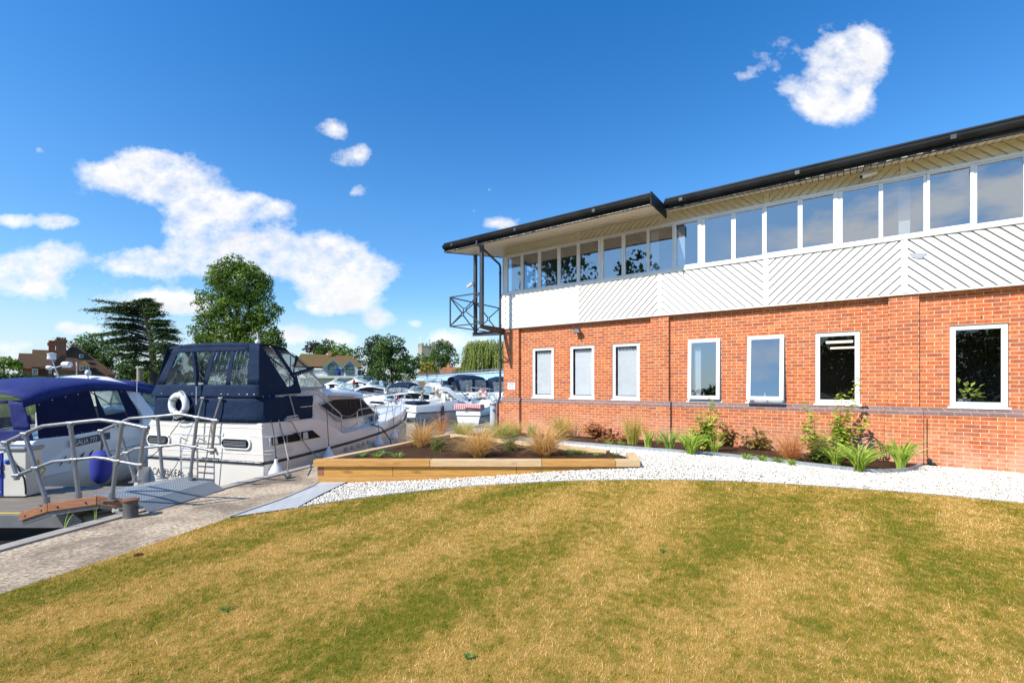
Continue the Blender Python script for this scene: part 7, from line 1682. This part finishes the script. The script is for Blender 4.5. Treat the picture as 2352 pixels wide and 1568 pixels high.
# a white tender hull beyond the bow
# ---------------------------------------------------------------- the two men
def person(name,label,loc,rz,joints,shirt,legs,hairm,hat=None,scale=1.0):
    t=thing(name,label,'person',loc=loc,rz=rz)
    def ensure(nm,vs,es,rad,mt):
        me=bpy.data.meshes.new(nm); bm=bmesh.new(); lay=bm.verts.layers.skin.verify(); vv=[bm.verts.new(Vector(v)*scale) for v in vs]; [bm.edges.new((vv[a],vv[b])) for a,b in es]
        for v,r in zip(vv,rad): v[lay].radius=(r*scale,r*scale)
        vv[0][lay].use_root=True; bm.to_mesh(me); bm.free(); me.materials.append(mt); o=bpy.data.objects.new(nm,me); col.objects.link(o); o.parent=t
        m=o.modifiers.new('skin','SKIN'); m.use_smooth_shade=True; s=o.modifiers.new('sub','SUBSURF'); s.levels=s.render_levels=2; return o
    J=joints
    # body: pelvis, spine, neck, head, arms with fingers, legs
    vs=[J['pelvis'],J['waist'],J['chest'],J['neck'],J['head0'],J['head1'],J['shL'],J['elL'],J['wrL'],J['shR'],J['elR'],J['wrR'],J['hipL'],J['knL'],J['anL'],J['toL'],J['hipR'],J['knR'],J['anR'],J['toR']]
    es=[(0,1),(1,2),(2,3),(3,4),(4,5),(2,6),(6,7),(7,8),(2,9),(9,10),(10,11),(0,12),(12,13),(13,14),(14,15),(0,16),(16,17),(17,18),(18,19)]
    rad=[.13,.125,.14,.055,.085,.075,.06,.043,.028,.06,.043,.028,.085,.06,.042,.035,.085,.06,.042,.035]
    for w,e in ((8,'L'),(11,'R')):
        wr=Vector(vs[w]); d=(wr-Vector(J['el'+e])).normalized(); sdv=d.cross(Vector((0,0,1))).normalized(); p=len(vs); vs.append(tuple(wr+d*.07)); es.append((w,p)); rad.append(.026)
        for k,(o_,ln) in enumerate(((-.03,.07),(-.01,.085),(.01,.09),(.03,.075))):
            q=len(vs); vs+= [tuple(wr+d*(.07+ln*.5)+sdv*o_),tuple(wr+d*(.07+ln*.85)+sdv*o_+Vector((0,0,-.02)))]; es+=[(p,q),(q,q+1)]; rad+=[.009,.008]
        q=len(vs); vs.append(tuple(wr+d*.06+sdv*.055)); es.append((w,q)); rad.append(.010)
    body=ensure('body',vs,es,rad,M['skin'])
    ensure('shirt',[J['waist'],J['chest'],tuple((Vector(J['neck'])*.6+Vector(J['chest'])*.4)),J['shL'],tuple((Vector(J['shL'])+Vector(J['elL']))/2),J['shR'],tuple((Vector(J['shR'])+Vector(J['elR']))/2),J['pelvis']],[(0,1),(1,2),(1,3),(3,4),(1,5),(5,6),(0,7)],[.145,.16,.075,.078,.07,.078,.07,.15],M[shirt])
    ensure('trousers',[J['pelvis'],J['hipL'],J['knL'],J['anL'],J['hipR'],J['knR'],J['anR']],[(0,1),(1,2),(2,3),(0,4),(4,5),(5,6)],[.15,.10,.078,.06,.10,.078,.06],M[legs])
    hd=Vector(J['head1'])*scale
    mb=MB(); mb.lathe([(.01,.115),(.06,.10),(.092,.05),(.098,0),(.09,-.04)],tuple(hd+Vector((-.012,0,.015))),14); mb.build('hair',M[hairm],t,smooth=True)
    if hat: MB().lathe([(.17,.045),(.175,.055),(.10,.065),(.095,.13),(.07,.155),(.01,.16)],tuple(hd+Vector((0,0,.02))),18).build('hat',M[hat],t,smooth=True)
    return t
S1=dict(pelvis=(0,0,.45),waist=(.02,0,.62),chest=(.10,0,.85),neck=(.17,0,1.02),head0=(.20,0,1.11),head1=(.21,0,1.19),shL=(.12,.19,.94),elL=(.22,.24,.68),wrL=(.44,.16,.62),shR=(.12,-.19,.94),elR=(.22,-.24,.68),wrR=(.44,-.16,.62),hipL=(.02,.1,.45),knL=(.43,.14,.47),anL=(.46,.14,.08),toL=(.60,.15,.04),hipR=(.02,-.1,.45),knR=(.43,-.14,.47),anR=(.46,-.14,.08),toR=(.60,-.15,.04))
S2=dict(pelvis=(-.15,0,.80),waist=(0,0,.92),chest=(.26,0,1.10),neck=(.42,0,1.20),head0=(.50,0,1.23),head1=(.57,0,1.26),shL=(.32,.19,1.15),elL=(.36,.22,.88),wrL=(.50,.14,.72),shR=(.32,-.19,1.15),elR=(.30,-.22,.86),wrR=(.48,-.16,.70),hipL=(-.13,.1,.78),knL=(-.02,.13,.42),anL=(-.12,.13,.06),toL=(.02,.14,.03),hipR=(-.13,-.1,.78),knR=(-.02,-.13,.42),anR=(-.12,-.13,.06),toR=(.02,-.14,.03))
P=at(1008.5,907,33.0); person('person','man in a cream shirt bending forward in the open sports boat',(P.x+.15,P.y,P.z-.75),R(180),S2,'shirtw','trous','hairw')
P=at(964,917,32.4); person('person','man in teal shirt and straw hat sitting at the sports boat stern',(P.x,P.y,P.z-.75),R(-10),S1,'shirtt','trous','hairw','straw')
# ---------------------------------------------------------------- sky, sun, camera
EL,AZV=R(44),Vector((-.76,-.65,0)).normalized()
sd=Vector((AZV.x*math.cos(EL),AZV.y*math.cos(EL),math.sin(EL)))
L_=bpy.data.lights.new('sun','SUN'); L_.energy=4.3; L_.angle=R(.53); L_.color=(1,.95,.87); lo=bpy.data.objects.new('sun',L_); col.objects.link(lo); lo.rotation_euler=(-sd).to_track_quat('-Z','Y').to_euler()
wd=bpy.data.worlds.new('World'); scene.world=wd; wd.use_nodes=True; T=wd.node_tree; T.nodes.clear()
class WN(N):
    def __init__(s): s.t=T; s.out=T.nodes.new('ShaderNodeOutputWorld')
n=WN()
sky=n.n('ShaderNodeTexSky'); sky.sky_type='NISHITA'; sky.sun_disc=False; sky.sun_elevation=EL; sky.sun_rotation=math.atan2(sd.x,sd.y); sky.altitude=50; sky.air_density=1.0; sky.dust_density=.5; sky.ozone_density=2.2
hs=n.n('ShaderNodeHueSaturation'); hs.inputs['Saturation'].default_value=1.25; hs.inputs['Value'].default_value=1.0; n.l(sky.outputs[0],hs.inputs['Color'])
tc=n.n('ShaderNodeTexCoord'); sp=n.n('ShaderNodeSeparateXYZ'); n.l(tc.outputs['Generated'],sp.inputs[0])
X_,Y_,Z_=sp.outputs
dist=n.n('ShaderNodeTexNoise'); dist.inputs['Scale'].default_value=9; dist.inputs['Detail'].default_value=7; dist.inputs['Roughness'].default_value=.62; n.l(tc.outputs['Generated'],dist.inputs['Vector'])
nz=n.math('SUBTRACT',dist.outputs[0],.5)
# sky positions of the clouds, as directions (azimuth, elevation slope) in front of the camera and behind it
def vecn(p,l): 
    q=math.sqrt(sum(a*a for a in p)); return tuple(a/q for a in p)
clouds=[]
def C_(px,py,rx,ry,st=1.0): clouds.append(((px-CX)/F,(HY-py)/F,rx/F,ry/F,st))
for c in ((300,400,120,52),(420,430,110,62),(350,380,70,40),(500,475,85,38),(640,480,52,32,.8),(590,455,30,16,.5),(420,520,60,40),(330,605,110,32),(460,600,150,48),(600,575,110,56),(700,590,110,52),(790,600,85,62),(780,655,110,50),(860,625,70,30),(760,700,70,24),
          (120,580,80,32),(60,640,140,50),(10,620,60,36),(30,505,60,20),(130,508,50,22),(90,345,26,14,.5),(90,408,20,8,.4),(765,297,42,28,.75),(800,365,60,36,.6),(830,345,22,24,.6),(820,435,30,24,.5),
          (870,733,40,24),(955,742,24,14,.7),(345,690,110,32,.9),(430,700,80,26,.9),(180,755,60,18,.8),(30,800,60,28,.7),(680,770,40,22,.8),(780,775,60,28),(560,760,120,26,.7),(1150,515,56,20,.85),(1085,485,16,10,.4),(1030,775,55,34,.8),(1020,722,30,22,.5),(1110,790,40,24,.7),(1125,435,14,10,.35),
          (1935,120,95,62),(1915,185,80,60),(1900,245,70,42),(1985,110,50,50),(1960,200,50,60),(1760,150,60,34,.55),(1800,100,40,26,.45),(1710,175,34,24,.4),(1820,200,50,28,.6),(910,845,60,20,.5)): C_(*c)
front=n.math('GREATER_THAN',Y_,.02); iy=n.math('DIVIDE',1.0,n.math('MAXIMUM',Y_,.02)); U=n.math('MULTIPLY',X_,iy); V_=n.math('MULTIPLY',Z_,iy)
cbu=n.n('ShaderNodeCombineXYZ'); n.l(U,cbu.inputs[0]); n.l(n.math('MULTIPLY',V_,1.35),cbu.inputs[1])
def nz2(sc,det,rg,off=0): 
    x=n.n('ShaderNodeTexNoise'); x.inputs['Scale'].default_value=sc; x.inputs['Detail'].default_value=det; x.inputs['Roughness'].default_value=rg
    m=n.n('ShaderNodeMapping'); n.l(cbu.outputs[0],m.inputs[0]); m.inputs['Location'].default_value=(0,off,0); n.l(m.outputs[0],x.inputs['Vector']); return x.outputs[0]
def field(dv):
    acc=None
    for (u,v,rx,ry,st) in clouds:
        a=n.math('DIVIDE',n.math('SUBTRACT',U,u),rx*1.10); b=n.math('DIVIDE',n.math('SUBTRACT',V_,v-dv),ry*1.10)
        q=n.math('MULTIPLY',n.math('EXPONENT',n.math('MULTIPLY',n.math('ADD',n.math('MULTIPLY',a,a),n.math('MULTIPLY',b,b)),-1.6)),st)
        acc=q if acc is None else n.math('ADD',acc,q)
    return n.math('MINIMUM',acc,.78)
big=nz2(7,9,.62); fine=nz2(26,8,.7)
F0=field(0)
den=n.math('ADD',F0,n.math('ADD',n.math('MULTIPLY',n.math('SUBTRACT',big,.5),1.8),n.math('MULTIPLY',n.math('SUBTRACT',fine,.5),.8)))
cov=n.math('MULTIPLY',n.mr(den,.30,.90),n.mr(F0,.05,.3))
# the underside is greyer: compare with the density a little higher up
big2=nz2(7,5,.6,.035)
sh=n.math('SUBTRACT',n.math('MULTIPLY',n.math('SUBTRACT',big2,big),1.5),0.0)
core=n.mr(n.math('ADD',n.math('MULTIPLY',n.math('SUBTRACT',den,.5),.65),sh),-.35,.75)
ccol=n.mix(core,(6.6,6.5,6.4),(3.7,3.85,4.2))
cov=n.math('MULTIPLY',cov,front)
# clouds behind the camera for the window reflections
bk=n.n('ShaderNodeTexNoise'); bk.inputs['Scale'].default_value=5.5; bk.inputs['Detail'].default_value=8; bk.inputs['Roughness'].default_value=.6
mp=n.n('ShaderNodeMapping'); n.l(tc.outputs['Generated'],mp.inputs[0]); mp.inputs['Scale'].default_value=(1,1,2.2); n.l(mp.outputs[0],bk.inputs['Vector'])
zq=n.math('DIVIDE',n.math('SUBTRACT',Z_,.262),.045); gb_=n.math('EXPONENT',n.math('MULTIPLY',n.math('MULTIPLY',zq,zq),-1.0))
bcov=n.math('MULTIPLY',n.mr(n.math('ADD',n.math('MULTIPLY',gb_,.95),n.math('MULTIPLY',n.math('SUBTRACT',bk.outputs[0],.5),2.4)),.38,.80),n.mr(Y_,-.64,-.76))
tintc=n.ramp(Z_,[(0,(.62,.66,.72)),(.12,(.62,.70,.76)),(.35,(.56,.76,.86)),(.7,(.22,.66,.88))])
fr_sky=n.mix(1.0,hs.outputs[0],tintc,'MULTIPLY'); fr_sky=n.mix(1.0,fr_sky,(1.35,1.35,1.35),'MULTIPLY')
fr_sky=n.mix(n.mr(Z_,.16,.0,0,.8),fr_sky,(3.6,4.2,4.8))
c1=n.mix(cov,fr_sky,ccol); c2=n.mix(bcov,c1,(7.2,7.9,8.8))
bg=n.n('ShaderNodeBackground'); n.l(c2,bg.inputs[0]); bg.inputs[1].default_value=.125; n.l(bg.outputs[0],n.out.inputs[0])
cam=bpy.data.cameras.new('camera'); co=bpy.data.objects.new('camera',cam); col.objects.link(co); scene.camera=co
co.location=(0,0,EYE); co.rotation_euler=(R(90),0,0); cam.sensor_width=36; cam.lens=16.0; cam.shift_y=(HY-784)/2352; cam.clip_end=6000; cam.clip_start=.05
vs_=scene.view_settings; vs_.view_transform='Standard'; vs_.look='None'; vs_.gamma=1; vs_.exposure=0.62
scene.cycles.max_bounces=6; scene.cycles.diffuse_bounces=4; scene.cycles.transparent_max_bounces=16; wd.cycles.sampling_method='MANUAL'; wd.cycles.sample_map_resolution=512
